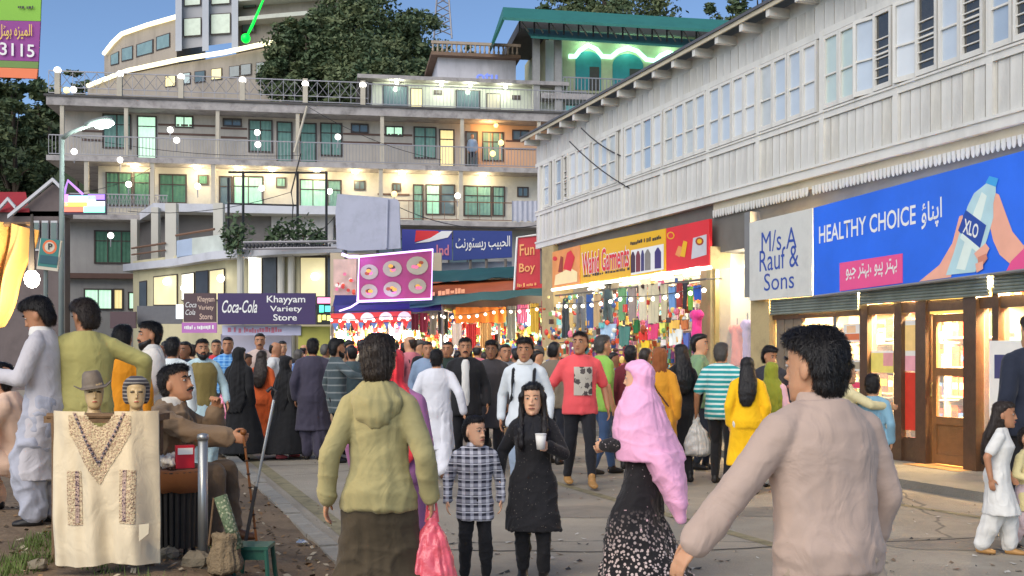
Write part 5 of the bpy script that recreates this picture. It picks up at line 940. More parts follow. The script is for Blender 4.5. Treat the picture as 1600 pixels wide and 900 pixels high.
hm.f = [(3 * i + k, 3 * i + 3 + k, 3 * i + 4 + k, 3 * i + 1 + k) for i in range(nx) for k in (0, 1)]; hm.m = [0] * len(hm.f); struct('hill', hm, mat('hill_green', (.035, .05, .025), .95, .5, .15, .6, .8))
# lattice mast
lm = thing('lattice_mast', P(692, 120, 112), 'thin steel lattice mast rising behind the trees', 'mast')
for s_ in (-1, 1):
    m = MB(); m.tube([P(692 + s_ * 14, 60, 112), P(692 + s_ * 5, -60, 112)], .1, 5); m.build('leg', RAILM, lm)
for i in range(8): y = 55 - i * 12; a = 14 - i * .85; m = MB(); m.tube([P(692 - a, y, 112), P(692 + a, y - 12, 112)], .06, 4); m.tube([P(692 + a, y, 112), P(692 - a, y - 12, 112)], .06, 4); m.build('brace', RAILM, lm)
# ================================================================== market row in the middle
BULB = glow('bare_bulb', (1, .95, .8), 14)
def bulb(px, py, Y, label, e=60, col=(1, .86, .6), r=.10, cord=.5):
    c = P(px, py, Y); t = thing('bulb_lamp', c, label, 'lamp', 'bulbs lighting the market'); m = MB(); m.ball(c, r, 10, 0, (1, 1, 1.2)); m.build('bulb', BULB, t, True); m = MB(); m.tube([c + Vector((0, 0, r)), c + Vector((0, 0, r + .1)), c + Vector((0, 0, cord))], [r * .5, r * .38, .006], 6); m.build('socket', PGM, t); lamp_light(t, c + Vector((0, -r - .06, -.05)), e, col, r)
MW = mat('market_back_wall', (.5, .42, .30), .8, .2, 1.5); TBLUE = mat('tarp_blue', srgb(44, 44, 120), .6, .25, 1.5, .3, 6); TTEAL = mat('tarp_teal', srgb(40, 84, 84), .6, .25, 1.5, .3, 6); TORNG = mat('tarp_orange', srgb(176, 92, 56), .65, .3, 1.5, .3, 6); POLE = mat('stall_pole', (.16, .14, .12), .6, .2)
def tarp(name, pts, mt, par, sag=.12, seed=1, nx=22, ny=6):
    """sagging sheet between four corners: lower left, lower right, upper right, upper left"""
    a, b, c, d = [Vector(p) for p in pts]; vs, fs = [], []
    for k in (0, 1):
        for j in range(ny + 1):
            for i in range(nx + 1):
                u, v = i / nx, j / ny; p = (a * (1 - u) + b * u) * (1 - v) + (d * (1 - u) + c * u) * v; p.z -= sag * math.sin(math.pi * v) * (.6 + .4 * math.sin(u * 9 + seed)) + .05 * noise.noise(Vector((u * 7, v * 4, seed))) + .012 * k; vs.append(p)
    n1 = (nx + 1) * (ny + 1)
    for j in range(ny):
        for i in range(nx): q = j * (nx + 1) + i; fs += [(q, q + 1, q + nx + 2, q + nx + 1), (n1 + q, n1 + q + nx + 1, n1 + q + nx + 2, n1 + q + 1)]
    m = MB(); m.add(vs, fs); return m.build(name, mt, par, True)
ms = thing('market_stall', P(600, 640, 31), 'left market stall under a deep blue tarpaulin with glaring lamps', 'stall'); mr = thing('market_stall', P(760, 640, 30), 'right market stall under teal and orange tarpaulins', 'stall')
m = MB(); a, b_ = P(516, 600, 34), P(690, 470, 34); m.bx(a.x, b_.x, 34, 34.2, 0, P(600, 395, 34).z); m.build('back_wall', MW, ms); m = MB(); a, b_ = P(690, 600, 33), P(868, 470, 33); m.bx(a.x, b_.x + .3, 33, 33.2, 0, P(600, 425, 33).z); m.build('back_wall', MW, mr)
tarp('tarpaulin', [P(516, 488, 30), P(690, 478, 29.6), P(680, 455, 33.5), P(525, 452, 33.5)], TBLUE, ms, .1, 2)
tarp('valance', [P(516, 492, 30), P(690, 484, 29.6), P(690, 473, 29.62), P(518, 478, 30.02)], TBLUE, ms, .03, 3)
tarp('tarpaulin', [P(640, 466, 29.5), P(866, 448, 28.2), P(866, 434, 31), P(640, 442, 31)], TORNG, mr, .12, 4); tarp('upper_tarpaulin', [P(636, 446, 30.6), P(812, 432, 30.6), P(806, 416, 33), P(640, 426, 33)], TTEAL, mr, .12, 5); tarp('valance', [P(640, 481, 29.3), P(868, 458, 28), P(868, 448, 28.02), P(640, 466, 29.32)], TTEAL, mr, .03, 6)
lettering('lettering', '~11', P(655, 465, 29.15), P(735, 457, 28.75) - P(655, 465, 29.15), UPV, 1.3, .15, mat('print_peach', srgb(216, 150, 110), .6), mr, .03)
for t, xs, Y in ((ms, (520, 606, 688), 30), (mr, (692, 780, 864), 29.3)):
    for x in xs: m = MB(); p = P(x, 484, Y); m.tube([Vector((p.x, Y, 0)), Vector((p.x, Y, p.z + .1))], .04, 7); m.build('pole', POLE, t)
for t, x0, x1, Y in ((ms, 518, 688, 31), (mr, 694, 862, 30)): a, b_ = P(x0, 600, Y), P(x1, 600, Y); m = MB(); m.bx(a.x, b_.x, Y, Y + .8, 0, .8); m.build('counter', mat('counter_wood', (.2, .12, .06), .7, .25, 4), t)
for i, (px, py, Y, e) in enumerate(((532, 524, 30.8, 60), (560, 528, 30.9, 70), (585, 522, 30.7, 70), (612, 518, 30.6, 80), (640, 525, 30.6, 60), (735, 522, 30, 60), (770, 528, 30, 60), (828, 500, 29, 90), (700, 530, 30, 50))):
    bulb(px, py, Y, ('leftmost glaring bulb under the blue tarpaulin', 'second glaring bulb under the blue tarpaulin', 'third glaring bulb under the blue tarpaulin', 'brightest bulb under the blue tarpaulin', 'rightmost bulb under the blue tarpaulin', 'bulb under the orange cloth of the right stall', 'bulb in the middle of the right stall', 'glaring bulb beside the red Fun Boy sign', 'bulb between the two market stalls')[i], e, r=.12 if i != 3 else .2)
# goods of the two stalls: cartons on shelves and hung bundles
for t, x0, x1, Y in ((ms, 520, 686, 33.7), (mr, 694, 866, 32.7)):
    for y in (505, 522, 540): a, b_ = P(x0, y, Y), P(x1, y, Y); m = MB(); m.bx(a.x, b_.x, Y - .35, Y + .25, a.z - .03, a.z); m.build('shelf_board', SHELF, t)
k = 0
for x0, x1, Y, nm in ((522, 684, 33.5, 'left'), (696, 862, 32.5, 'right')):
    for y in (505, 522, 540):
        x = x0
        while x < x1:
            wd = rnd.uniform(5, 11); a = P(x, y, Y); hh = rnd.uniform(.14, .28); me = MB(); me.bx(-wd / F * Y / 2, wd / F * Y / 2, -.12, .12, 0, hh); me.bx(-wd / F * Y / 3, wd / F * Y / 3, -.122, -.12, hh * .3, hh * .7, 1); o = link('goods_box', me.mesh('goods_box', [GM[k % 12], GM[(k * 5 + 3) % 12]]), None, a + Vector((0, 0, .002))); tag(o, uniq('%s carton on the %s shelf of the %s market stall, %s' % (GCN[k % 12], {505: 'top', 522: 'middle', 540: 'lower'}[y], nm, part5((x - x0) / (x1 - x0)))), 'box', 'cartons in the %s market stall' % nm); k += 1; x += wd + rnd.uniform(1, 5)
# bunting of half discs and pennants
bt = thing('bunting', P(520, 487, 29.9), 'row of white half discs and red and blue pennants under the blue tarpaulin', 'bunting'); PR, PB_, PWH = mat('pennant_red', srgb(214, 70, 60), .7, .15), mat('pennant_blue', srgb(90, 124, 170), .7, .15), mat('pennant_white', srgb(226, 220, 206), .7, .15, emit=(1, .95, .85), es=.03)
m = MB(); m.tube([P(516, 488, 29.8), P(642, 484, 29.6)], .012, 5); m.build('cord', PGM, bt); m = MB(); m.slab([P(517, 506, 29.85), P(642, 502, 29.65), P(642, 486, 29.65), P(517, 490, 29.85)], (0, .01, 0)); m.build('backing', PR, bt)
for i in range(4): cx = 545 + i * 29; m = MB(); m.slab([P(cx + 11 * math.cos(t), 501 - i * .8 - 12 * math.sin(t), 29.76 - i * .04) for t in np.linspace(0, math.pi, 12)], (0, -.01, 0)); m.build('half_disc', PWH, bt)
for i in range(12): x = 524 + i * 10; y = 505 - i * .35; m = MB(); m.slab([P(x - 5, y, 29.78), P(x, y + 13, 29.78), P(x + 5, y, 29.78)], (0, -.01, 0)); m.build('pennant', (PB_, PR)[i % 2], bt)
# hanging cloths on the stalls
def hung_cloth(name, x0, x1, yt, yb, Y, rgb, label, seed, n=26, amp=.03, cat='cloth', grp=None, pl=None, taper=.0):
    c = P((x0 + x1) / 2, yb, Y) if pl is None else rp((x0 + x1) / 2, yb, pl); t = thing(name, c, label, cat, grp); vs, fs = [], []; ph = seed * 1.7; nz = 8
    for s_ in (0, 1):
        for j in range(nz + 1):
            for i in range(n + 1):
                u = i / n; v = j / nz; w_ = 1 - taper * (1 - v); x = (x0 + x1) / 2 + (x1 - x0) * (u - .5) * w_; y = yb + (yt - yb) * v + 1.2 * math.sin(i * .9 + ph) * (1 - v); o = amp * (math.sin(i * 1.3 + ph) + .5 * math.sin(i * .47 + ph + v * 2)) + .012 * s_
                p = P(x, y, Y) if pl is None else rp(x, y, pl); nn = Vector((0, -1, 0)) if pl is None else Vector((RB.nx, RB.ny, 0)); vs.append(p + nn * o)
    n1 = (n + 1) * (nz + 1)
    for j in range(nz):
        for i in range(n): q = j * (n + 1) + i; fs += [(q, q + 1, q + n + 2, q + n + 1), (n1 + q, n1 + q + n + 1, n1 + q + n + 2, n1 + q + 1)]
    m = MB(); m.add(vs, fs); m.build('cloth', cloth('%s_%d_%d_%d' % ((name,) + rgb), rgb), t, True); m = MB(); a = P((x0 + x1) / 2, yt, Y) if pl is None else rp((x0 + x1) / 2, yt, pl); m.tube([a + Vector((-.06, 0, 0)), a + Vector((.06, 0, 0))], .012, 5); m.build('hanger', POLE, t)
for i, a in enumerate(((643, 654, 490, 516, 29.4, (120, 40, 50), 'dark red cloth hung left of the patterned ones'), (656, 668, 489, 520, 29.4, (150, 50, 66), 'wine red cloth hung under the teal valance'), (671, 682, 488, 524, 29.4, (150, 140, 120), 'grey beige cloth hung beside the wine red one'), (684, 700, 487, 522, 29.4, (70, 66, 60), 'dark patterned cloth hung left of the orange one'), (712, 790, 480, 504, 29.2, (226, 128, 46), 'wide bright orange cloth under the teal valance'), (706, 722, 505, 540, 29.2, (226, 210, 196), 'pale cloth hung below the orange one'), (728, 744, 506, 545, 29.2, (206, 60, 60), 'red cloth strip hung below the orange one'), (750, 768, 505, 545, 29.2, (214, 170, 110), 'tan cloth hung below the orange one'), (792, 806, 478, 530, 28.9, (170, 166, 150), 'grey net bundle right of the orange cloth'), (808, 826, 476, 505, 28.8, (226, 130, 170), 'pink cloth bundle by the Fun Boy sign'), (828, 842, 474, 520, 28.6, (230, 200, 90), 'yellow cloth bundle under the Fun Boy sign'), (846, 860, 470, 560, 28.3, (160, 40, 70), 'long crimson cloth at the corner of the wooden building'), (862, 872, 468, 540, 28.2, (206, 80, 110), 'rose cloth hung next to the dark trousers'))): hung_cloth('hanging_cloth', *a, i, grp='cloths hung on the market stalls')
# boards over the market row
mb_ = thing('menu_board', P(617, 472, 29), 'dish menu board framed in violet neon tube', 'menu board'); MPK = mat('menu_magenta', srgb(140, 46, 92), .5, .4, 2.2, emit=(.6, .2, .45), es=.03); NV = glow('neon_violet', (.72, .50, 1), 1.3)
Q = [(559, 471), (674, 467), (676, 390), (561, 401)]; m = MB(); m.slab([P(x, y, 29) + Vector((0, .1, 0)) for x, y in Q], (0, -.1, 0)); m.build('panel', MPK, mb_)
m = MB(); m.tube([P(x, y, 28.93) for x, y in Q + Q[:1]], .035, 6); m.build('neon_frame', NV, mb_, True); m = MB(); m.tube([P(x, y, 28.95) for x, y in ((534, 397), (545, 401), (561, 401))], .045, 6); m.build('neon_tail', NV, mb_, True); m = MB(); m.tube([P(x, y, 28.95) for x, y in ((560, 472), (548, 480), (530, 486))], .025, 6); m.build('neon_tail', NV, mb_, True)
for (x, y, r) in ((577, 425, 14), (613, 420, 15), (652, 415, 17), (577, 455, 13), (613, 452, 14), (652, 447, 14)):
    m = MB(); m.slab([P(x + r * math.cos(t), y + r * .85 * math.sin(t), 28.985) for t in np.linspace(0, 6.283, 17)[:-1]], (0, -.006, 0)); pl_ = m.build('printed_plate', mat('plate_print', srgb(150, 146, 124), .5, .3, 3, emit=(.8, .78, .6), es=.02), mb_)
    for k in range(5): an = rnd.random() * 6.28; rr = r * .45 * rnd.random(); m = MB(); m.slab([P(x + rr * math.cos(an) + 4 * math.cos(t), y + rr * math.sin(an) + 3 * math.sin(t), 28.978 - k * .0008) for t in np.linspace(0, 6.283, 8)[:-1]], (0, -.001, 0)); m.build('printed_dish', GM[(k * 3 + int(x)) % 12], pl_)
lamp_light(mb_, P(600, 480, 28.6), 25, (.5, .3, 1), .3); lamp_light(mb_, P(560, 395, 28.4), 18, (.5, .3, 1), .3)
t = sign('food_poster', 521, 405, 557, 461, 30.2, mat('poster_floral', srgb(206, 176, 160), .5, .5, 3.5), 'pale floral food poster left of the neon menu board', 'poster')
for k in range(16): x, y = rnd.uniform(525, 553), rnd.uniform(425, 458); m = MB(); m.slab([P(x + 3 * math.cos(q), y + 3 * math.sin(q), 30.07 - k * .001) for q in np.linspace(0, 6.283, 7)[:-1]], (0, -.001, 0)); m.build('printed_spot', GM[(0, 4, 11, 2)[k % 4]], t)
bb = thing('board_back', P(575, 392, 33), 'big blank pale board seen from behind above the menu board', 'board'); vs = []
m = MB(); m.slab([P(x, y, 33) for x, y in ((526, 388), (548, 392), (600, 390), (626, 388), (625, 352), (624, 316), (620, 311), (570, 306), (527, 303), (524, 330))], (0, .12, 0)); m.build('panel', mat('weathered_tin', (.40, .42, .50), .6, .12, 1.5, dirt=.3, dscale=2), bb); m = MB(); m.tube([P(606, 312, 32.97), P(604, 388, 32.97)], .035, 6); m.build('stiffener', mat('weathered_tin', (.40, .42, .50)), bb)
for x in (540, 590): m = MB(); m.tube([P(x, 390, 33.2), P(x, 460, 33.2)], .05, 6); m.build('leg', POLE, bb)
rs = thing('restaurant_sign', P(715, 405, 35), 'navy restaurant sign with white Urdu lettering and a red swoosh panel', 'sign'); NAVY = mat('sign_navy', srgb(38, 58, 128), .5, .1, 1)
m = MB(); m.slab([P(x, y, 35) for x, y in ((708, 407), (800, 402), (800, 361), (708, 360))], (0, .1, 0)); m.build('panel', NAVY, rs); m = MB(); m.slab([P(x, y, 35) for x, y in ((628, 404), (706, 406), (706, 360), (628, 358))], (0, .1, 0)); m.build('panel', mat('sign_blue2', srgb(60, 66, 150), .5, .1, 1), rs)
m = MB(); m.slab([P(x, y, 34.99) for x, y in ((648, 378), (690, 368), (684, 361), (650, 360))], (0, -.01, 0)); m.build('swoosh', REDP, rs); m = MB(); m.slab([P(x, y, 34.985) for x, y in ((648, 380), (672, 372), (690, 361), (707, 361), (700, 371), (670, 378))], (0, -.01, 0)); m.build('swoosh', WPRINT, rs)
a, b_ = P(712, 393, 34.99), P(797, 390, 34.99); lettering('lettering', '\uFB67\uFEE7\uFEAD\uFEEE\uFB69\uFEB4\uFBFE\uFEAD \uFE90\uFBFF\uFE92\uFEA4\uFEDF\uFE8D', a, b_ - a, UPV, (b_ - a).length, .45, WPRINT, rs, .01, bold=.012); a = P(682, 399, 34.98); lettering('lettering', 'Ind', a, (1, 0, 0), UPV, .4, .34, mat('print_rose', srgb(200, 120, 140)), rs, .01, bold=.02)
for x in (735, 760, 790): m = MB(); m.tube([P(x, 405, 35.1), P(x, 440, 35.1)], .05, 6); m.build('leg', POLE, rs)
m = MB(); m.slab([P(x, y, 35.4) for x, y in ((640, 424), (800, 422), (800, 408), (640, 412))], (0, .08, 0)); m.build('backing_sheet', mat('grey_sheet', (.34, .38, .44), .6, .15, 1.5), rs)
fb = thing('fun_boy_sign', P(832, 455, 28.9), 'tall red sign reading Fun Boy beside the wooden building', 'sign'); m = MB(); m.slab([P(x, y, 28.6) for x, y in ((803, 456), (866, 448), (864, 366), (808, 372))], (0, .1, 0)); m.build('panel', mat('fun_red', srgb(198, 62, 72), .5, .12, 1), fb)
GOLD = mat('print_gold', srgb(236, 170, 110), .5, .1)
for s_, x0, x1, yb, yt in (('Fun', 812, 835, 400, 382), ('Boy', 811, 836, 430, 412), ('~9', 808, 838, 449, 443)): a, b_ = P(x0, yb, 28.58), P(x1, yb - 2, 28.58); lettering('lettering', s_, a, b_ - a, UPV, (b_ - a).length, P(0, yt, 28.58).z - a.z, GOLD, fb, .01, bold=.015)
m = MB(); m.tube([P(803, 457, 28.58), P(808, 371, 28.58), P(838, 367, 28.58)], .03, 6); m.build('edge_strip', WPRINT, fb)
hung_cloth('hanging_sheet', 800, 842, 314, 346, 52, (176, 178, 190), 'white sheet hung on the hotel balcony near the wooden building', 31, 26, .05)
# overhead cables
for i, (pa, pb, lab) in enumerate((((100, 210, 52.5), (470, 243, 53), 'long cable along the upper hotel balcony'), ((456, 372, 43), (530, 330, 40), 'cable from the terrace frame to the blank board'), ((480, 166, 53), (690, 250, 52), 'cable falling across the right hotel balconies'), ((200, 330, 46), (455, 300, 43), 'cable from the canopy to the terrace frame'), ((98, 300, 46), (240, 260, 53), 'cable from the neon sign pole to the hotel'), ((890, 221, 24), (1100, 325, 20.5), 'upper sagging cable crossing in front of the wooden windows'), ((908, 200, 24), (1062, 244, 21), 'short black cable strung over the wooden building front'), ((620, 322, 36), (842, 352, 30), 'black cable hanging above the restaurant sign'))):
    a, b_ = P(*pa), P(*pb); m = MB(); m.tube([a + (b_ - a) * t + Vector((0, 0, -.35 * 4 * t * (1 - t))) for t in np.linspace(0, 1, 12)], .014, 5); tag(m.build('cable', PGM), lab, 'cable', 'cables over the street')
# ================================================================== the garment shop front under the yellow sign
OG = .35
m = MB(); m.box(RB, ru(866), ru(1094), -1.6, -1.5, .1, 3.3); m.build('garment_shop_wall', mat('shop_cream', (.66, .60, .48), .8, .15, 2), rb)
m = MB(); m.tube([rp(868, 462, OG), rp(1104, 436, OG)], .02, 6); gr = thing('hanging_rail', rp(985, 450, OG), 'long rail under the yellow sign carrying hung clothes', 'rail'); link('bar', m.mesh('bar', POLE), gr)
for px in (872, 985, 1100): m = MB(); q = rp(px, 462 - (px - 868) * .11, OG); m.tube([q, q + Vector((-RB.nx * .35, -RB.ny * .35, .02))], .015, 5); m.build('bracket', POLE, gr)
for i, px in enumerate((900, 950, 1000, 1050, 1145)):
    c = RB.pt(ru(px), -.5, 3.05); t = thing('tube_lamp', c, 'lit tube inside the shop window with dresses' if px > 1100 else ('leftmost', 'second', 'third', 'rightmost')[i] + ' lit ceiling tube inside the garment shop', 'lamp', None if px > 1100 else 'tubes of the garment shop'); m = MB(); m.tube([RB.pt(ru(px) - .45, -.5, 3.05), RB.pt(ru(px) + .45, -.5, 3.05)], .02, 6); m.build('tube', TUBE, t); m = MB(); m.box(RB, ru(px) - .3, ru(px) + .3, -.53, -.47, 3.075, 3.298); m.build('fitting', MATS['white_enamel'], t); lamp_light(t, RB.pt(ru(px), -.45, 2.92), 34, (1, .90, .72), .1)
def trousers_hung(px, yt, yb, wpx, rgb, label):
    t = thing('hanging_trousers', rp(px, yb, OG), label, 'trousers', 'trousers hung outside the garment shop'); top, bot = rp(px, yt, OG), rp(px, yb, OG); L = top.z - bot.z; wm = wpx / F * top.y * 1.15; r_ = RV; nn = Vector((RB.nx, RB.ny, 0)); m = MB()
    m.rings([(top + Vector((0, 0, -L * k)), r_ * wm * w_, nn * .06) for k, w_ in ((0, .30), (.08, .36), (.22, .42), (.3, .40))], 14)
    for s_ in (-1, 1): m.rings([(top + r_ * s_ * wm * x_ + Vector((0, 0, -L * k)), r_ * wm * w_, nn * .055) for k, x_, w_ in ((.2, .2, .22), (.4, .25, .19), (.7, .33, .16), (1, .38, .15))], 12)
    me = solid(m, .02, 4); folds(me, .008, int(px)); me.materials.append(cloth('hung_%d' % px, rgb)); me.shade_smooth(); link('trousers', me, t); m = MB(); m.tube([top + Vector((0, 0, .08)), top], .012, 5); m.build('hanger', POLE, t)
trousers_hung(884, 466, 528, 18, (52, 60, 66), 'dark slate trousers hung leftmost outside the garment shop'); trousers_hung(908, 463, 520, 28, (104, 106, 108), 'grey trousers with spread legs hung outside the garment shop'); trousers_hung(950, 452, 505, 26, (70, 86, 88), 'teal grey trousers hung mid row outside the garment shop')
for i, a in enumerate(((918, 928, 460, 512, (60, 90, 150), 'blue patterned leggings on the shop rail'), (930, 938, 460, 510, (190, 160, 120), 'beige patterned leggings beside the blue ones'), (965, 978, 450, 500, (110, 160, 110), 'green leafy leggings on the shop rail'), (982, 996, 450, 502, (150, 136, 130), 'mauve grey patterned leggings on the shop rail'), (1000, 1012, 446, 500, (206, 196, 170), 'cream bead strings left of the pale ones'), (1014, 1030, 444, 505, (200, 190, 160), 'pale bead strings hung in a curtain'), (1032, 1044, 444, 500, (190, 180, 150), 'sand coloured bead strings by the blue top'), (1046, 1058, 448, 486, (110, 150, 200), 'light blue top on the shop rail'), (1060, 1066, 442, 480, (150, 60, 60), 'red necklace strings on the shop rail'), (1068, 1073, 442, 482, (50, 50, 60), 'black necklace strings on the shop rail'), (1076, 1082, 448, 484, (110, 170, 70), 'lime green scarf near the shop pier'), (1086, 1096, 446, 468, (50, 90, 180), 'royal blue bow top near the shop pier'), (940, 962, 506, 530, (170, 196, 220), 'ice blue dress hung low on the shop front'), (966, 985, 510, 540, (80, 130, 120), 'teal cloth hung low on the shop front'), (990, 1000, 500, 520, (40, 110, 60), 'dark green trinkets on the shop front'), (1000, 1012, 518, 535, (220, 60, 50), 'red trinkets on the shop front'), (1014, 1028, 506, 530, (220, 70, 120), 'pink bag hung on the shop front'), (1000, 1016, 532, 548, (236, 200, 50), 'yellow bag hung on the shop front'), (1032, 1042, 504, 520, (226, 226, 110), 'pale yellow toy on the shop front'), (1048, 1062, 500, 520, (240, 190, 90), 'orange and white toy on the shop front'), (1046, 1066, 514, 540, (232, 234, 226), 'white lace piece on the shop front'), (1068, 1078, 520, 545, (90, 110, 180), 'blue checked shirt low by the pink dress'), (1066, 1076, 500, 514, (200, 120, 70), 'brown bag beside the pink dress'))): hung_cloth('hanging_clothes', a[0], a[1], a[2], a[3], 0, a[4], a[5], i, 12, .025, 'clothes', 'small wares on the garment shop front', OG + .05, .2)
def dress(px, yt, yb, wpx, o, rgb, label, name='hanging_dress'):
    t = thing(name, rp(px, yb, o), label, 'dress'); top, bot = rp(px, yt, o), rp(px, yb, o); L = top.z - bot.z; wm = wpx / F * top.y; nn = Vector((RB.nx, RB.ny, 0)); m = MB()
    m.rings([(top + Vector((0, 0, -L * k)), RV * wm * w_, nn * .09) for k, w_ in ((0, .18), (.06, .42), (.2, .40), (.42, .30), (.7, .42), (1, .5))], 16)
    for s_ in (-1, 1): m.ball(top + RV * s_ * wm * .42 + Vector((0, 0, -L * .1)), .09, 8)
    me = solid(m, .02, 4); folds(me, .012, int(px)); me.materials.append(cloth('dress_%d' % px, rgb)); me.shade_smooth(); link('gown', me, t); m = MB(); m.tube([top + Vector((0, 0, .12)), top], .012, 5); m.build('hanger', POLE, t)
dress(1089, 486, 545, 18, OG, (226, 60, 140), 'hot pink dress hung on the pier of the garment shop'); dress(1152, 508, 572, 30, -.35, (232, 130, 104), 'coral dress on display behind the shop glass', 'display_dress'); dress(1168, 500, 575, 16, -.3, (180, 156, 200), 'lilac dress at the right side of the shop glass', 'display_dress'); dress(1146, 470, 512, 26, -.6, (196, 206, 196), 'pale patterned top displayed above the coral dress', 'display_dress'); dress(1130, 480, 560, 22, -.8, (90, 110, 96), 'dark green dress at the back of the shop glass', 'display_dress')
m = MB(); m.box(RB, ru(1118), ru(1178), -.06, -.05, .5, 3.0); gl = m.build('shop_pane', GLASS, rb); m = MB(); m.box(RB, ru(1118), ru(1178), -1.5, -1.4, .1, 3.3); m.build('display_back', mat('display_back', (.34, .40, .37), .7, .3, 2), rb); m = MB(); m.box(RB, ru(1118), ru(1178), -1.4, -.02, .1, .5); m.build('display_plinth', MATS['dull_lintel'], rb); m = MB(); m.box(RB, ru(1117), ru(1120), -.05, .03, .1, 3.0); m.build('display_frame', mat('brass_strip', (.6, .48, .2), .4, .1, metal=.6), rb)
# racks of shoes by the kerb
rk = thing('shoe_rack', rp(1080, 690, 1.0), 'low rack of sandals standing before the garment shop', 'rack')
for i in range(5): m = MB(); u = ru(1085, .8); m.box(RB, u - .55, u + .55, .55 + i * .09, .72 + i * .09, 1.0 - i * .2, 1.02 - i * .2); m.build('shelf_board', POLE, rk)
for s_ in (-.56, .56): m = MB(); u = ru(1085, .8); m.tube([RB.pt(u + s_, .5, 1.2), RB.pt(u + s_, 1.1, .1)], .018, 6); m.build('leg', POLE, rk)
SC = [(214, 90, 50), (40, 40, 44), (226, 150, 90), (150, 40, 40), (90, 70, 56), (206, 196, 180)]
for i in range(5):
    for j in range(7): u = ru(1085, .8) - .48 + j * .16; m = MB(); c = RB.pt(u, .63 + i * .09, 1.021 - i * .2); m.rings([(c + Vector((0, 0, .035)) + Vector((RB.nx, RB.ny, 0)) * k, RV * w_, Vector((0, 0, h_))) for k, w_, h_ in ((-.1, .025, .03), (-.03, .036, .032), (.05, .042, .024), (.11, .03, .016))], 10); q = (i * 3 + j * 2) % 6; o = m.build('sandal', mat('sandal_%d' % q, srgb(*SC[q]), .6, .2), None, True); tag(o, '%s sandal on rack shelf %s, number %s from the left' % (('orange', 'black', 'tan', 'wine red', 'brown', 'cream')[q], ('one', 'two', 'three', 'four', 'five')[i], ('one', 'two', 'three', 'four', 'five', 'six', 'seven')[j]), 'sandal', 'sandals on the rack')

# dense wares: rows of small garments on the inner wall of the garment shop and folded piles on a table
hm_ = []
for i in range(10):
    q = MB(); c1 = (i * 37) % 12; fr_ = Plane(0, 0, .353, -1); wv = .11 + .03 * (i % 3); n = 8; vs = []
    for s_ in (0, 1):
        for j in range(5):
            for k in range(n + 1): vs.append(fr_.pt((k / n - .5) * wv * (1.25 if i % 2 and j == 3 else 1 - .12 * (j == 4)), .015 * math.sin(k * 1.9 + i) + .01 * s_, -.42 * (1 - j / 4)))
    n1 = 5 * (n + 1); fs = []
    for j in range(4):
        for k in range(n): a = j * (n + 1) + k; fs += [(a, a + 1, a + n + 2, a + n + 1), (n1 + a, n1 + a + n + 1, n1 + a + n + 2, n1 + a + 1)]
    q.add(vs, fs); hm_.append(q.mesh('small_garment', cloth('ware_%d' % i, [(190, 60, 70), (60, 90, 150), (226, 200, 120), (90, 130, 90), (220, 150, 170), (60, 60, 66), (206, 206, 200), (150, 90, 150), (226, 120, 60), (110, 170, 180)][i]), True))
WN = ('red', 'blue', 'sand', 'green', 'pink', 'black', 'white', 'purple', 'orange', 'turquoise')
for row, (o_, zt_) in enumerate(((-1.42, 2.95), (-1.40, 2.45), (-1.38, 1.95), (-1.36, 1.5), (-.1, 1.75), (-.1, 1.28))):
    u = ru(872)
    while u < ru(1090):
        gi = rnd.randrange(10); o = link('small_garment', hm_[gi], None, RB.pt(u, o_, zt_ + rnd.uniform(-.06, .06))); o.scale = (1, 1, rnd.uniform(.7, 1.15)); tag(o, uniq('%s garment in the %s row, garment shop %s' % (WN[gi], ('top inner', 'second inner', 'third inner', 'lowest inner', 'upper front', 'lower front')[row], part5((u - ru(872)) / (ru(1090) - ru(872))))), 'garment', 'small garments %s the garment shop' % ('inside' if o_ < -1 else 'at the front of')); u += rnd.uniform(.15, .26)
for zr in (2.98, 2.48, 1.98, 1.53): m = MB(); m.tube([RB.pt(ru(868), -1.45, zr + .02), RB.pt(ru(1092), -1.45, zr + .02)], .012, 5); m.build('wall_rail', POLE, rb)
for zr in (1.78, 1.31): m = MB(); m.tube([RB.pt(ru(868), -.1, zr + .02), RB.pt(ru(1092), -.1, zr + .02)], .012, 5); m.build('front_rail', POLE, rb)
tbw = thing('wares_table', RB.pt(ru(975), .55, .1), 'long low table of folded cloth before the garment shop', 'table'); m = MB(); m.box(RB, ru(890), ru(1060), .3, .8, .68, .72); m.build('table_top', WDN if 'WDN' in globals() else POLE, tbw)
for px in (893, 975, 1057):
    for o_ in (.34, .76): m = MB(); m.box(RB, ru(px) - .025, ru(px) + .025, o_ - .02, o_ + .02, .1, .68); m.build('leg', POLE, tbw)
u = ru(892)
while u < ru(1056):
    hh = rnd.uniform(.08, .34); q = MB(); q.box(Plane(0, 0, .353, -1), 0, .2, 0, .3, 0, hh); gi = rnd.randrange(12); o = link('folded_pile', q.mesh('folded_pile', GM[gi]), None, RB.pt(u, .42, .721)); tag(o, uniq('%s pile of folded cloth on the low table, %s' % (GCN[gi], part5((u - ru(892)) / (ru(1056) - ru(892))))), 'cloth pile', 'folded piles on the low table'); u += .24

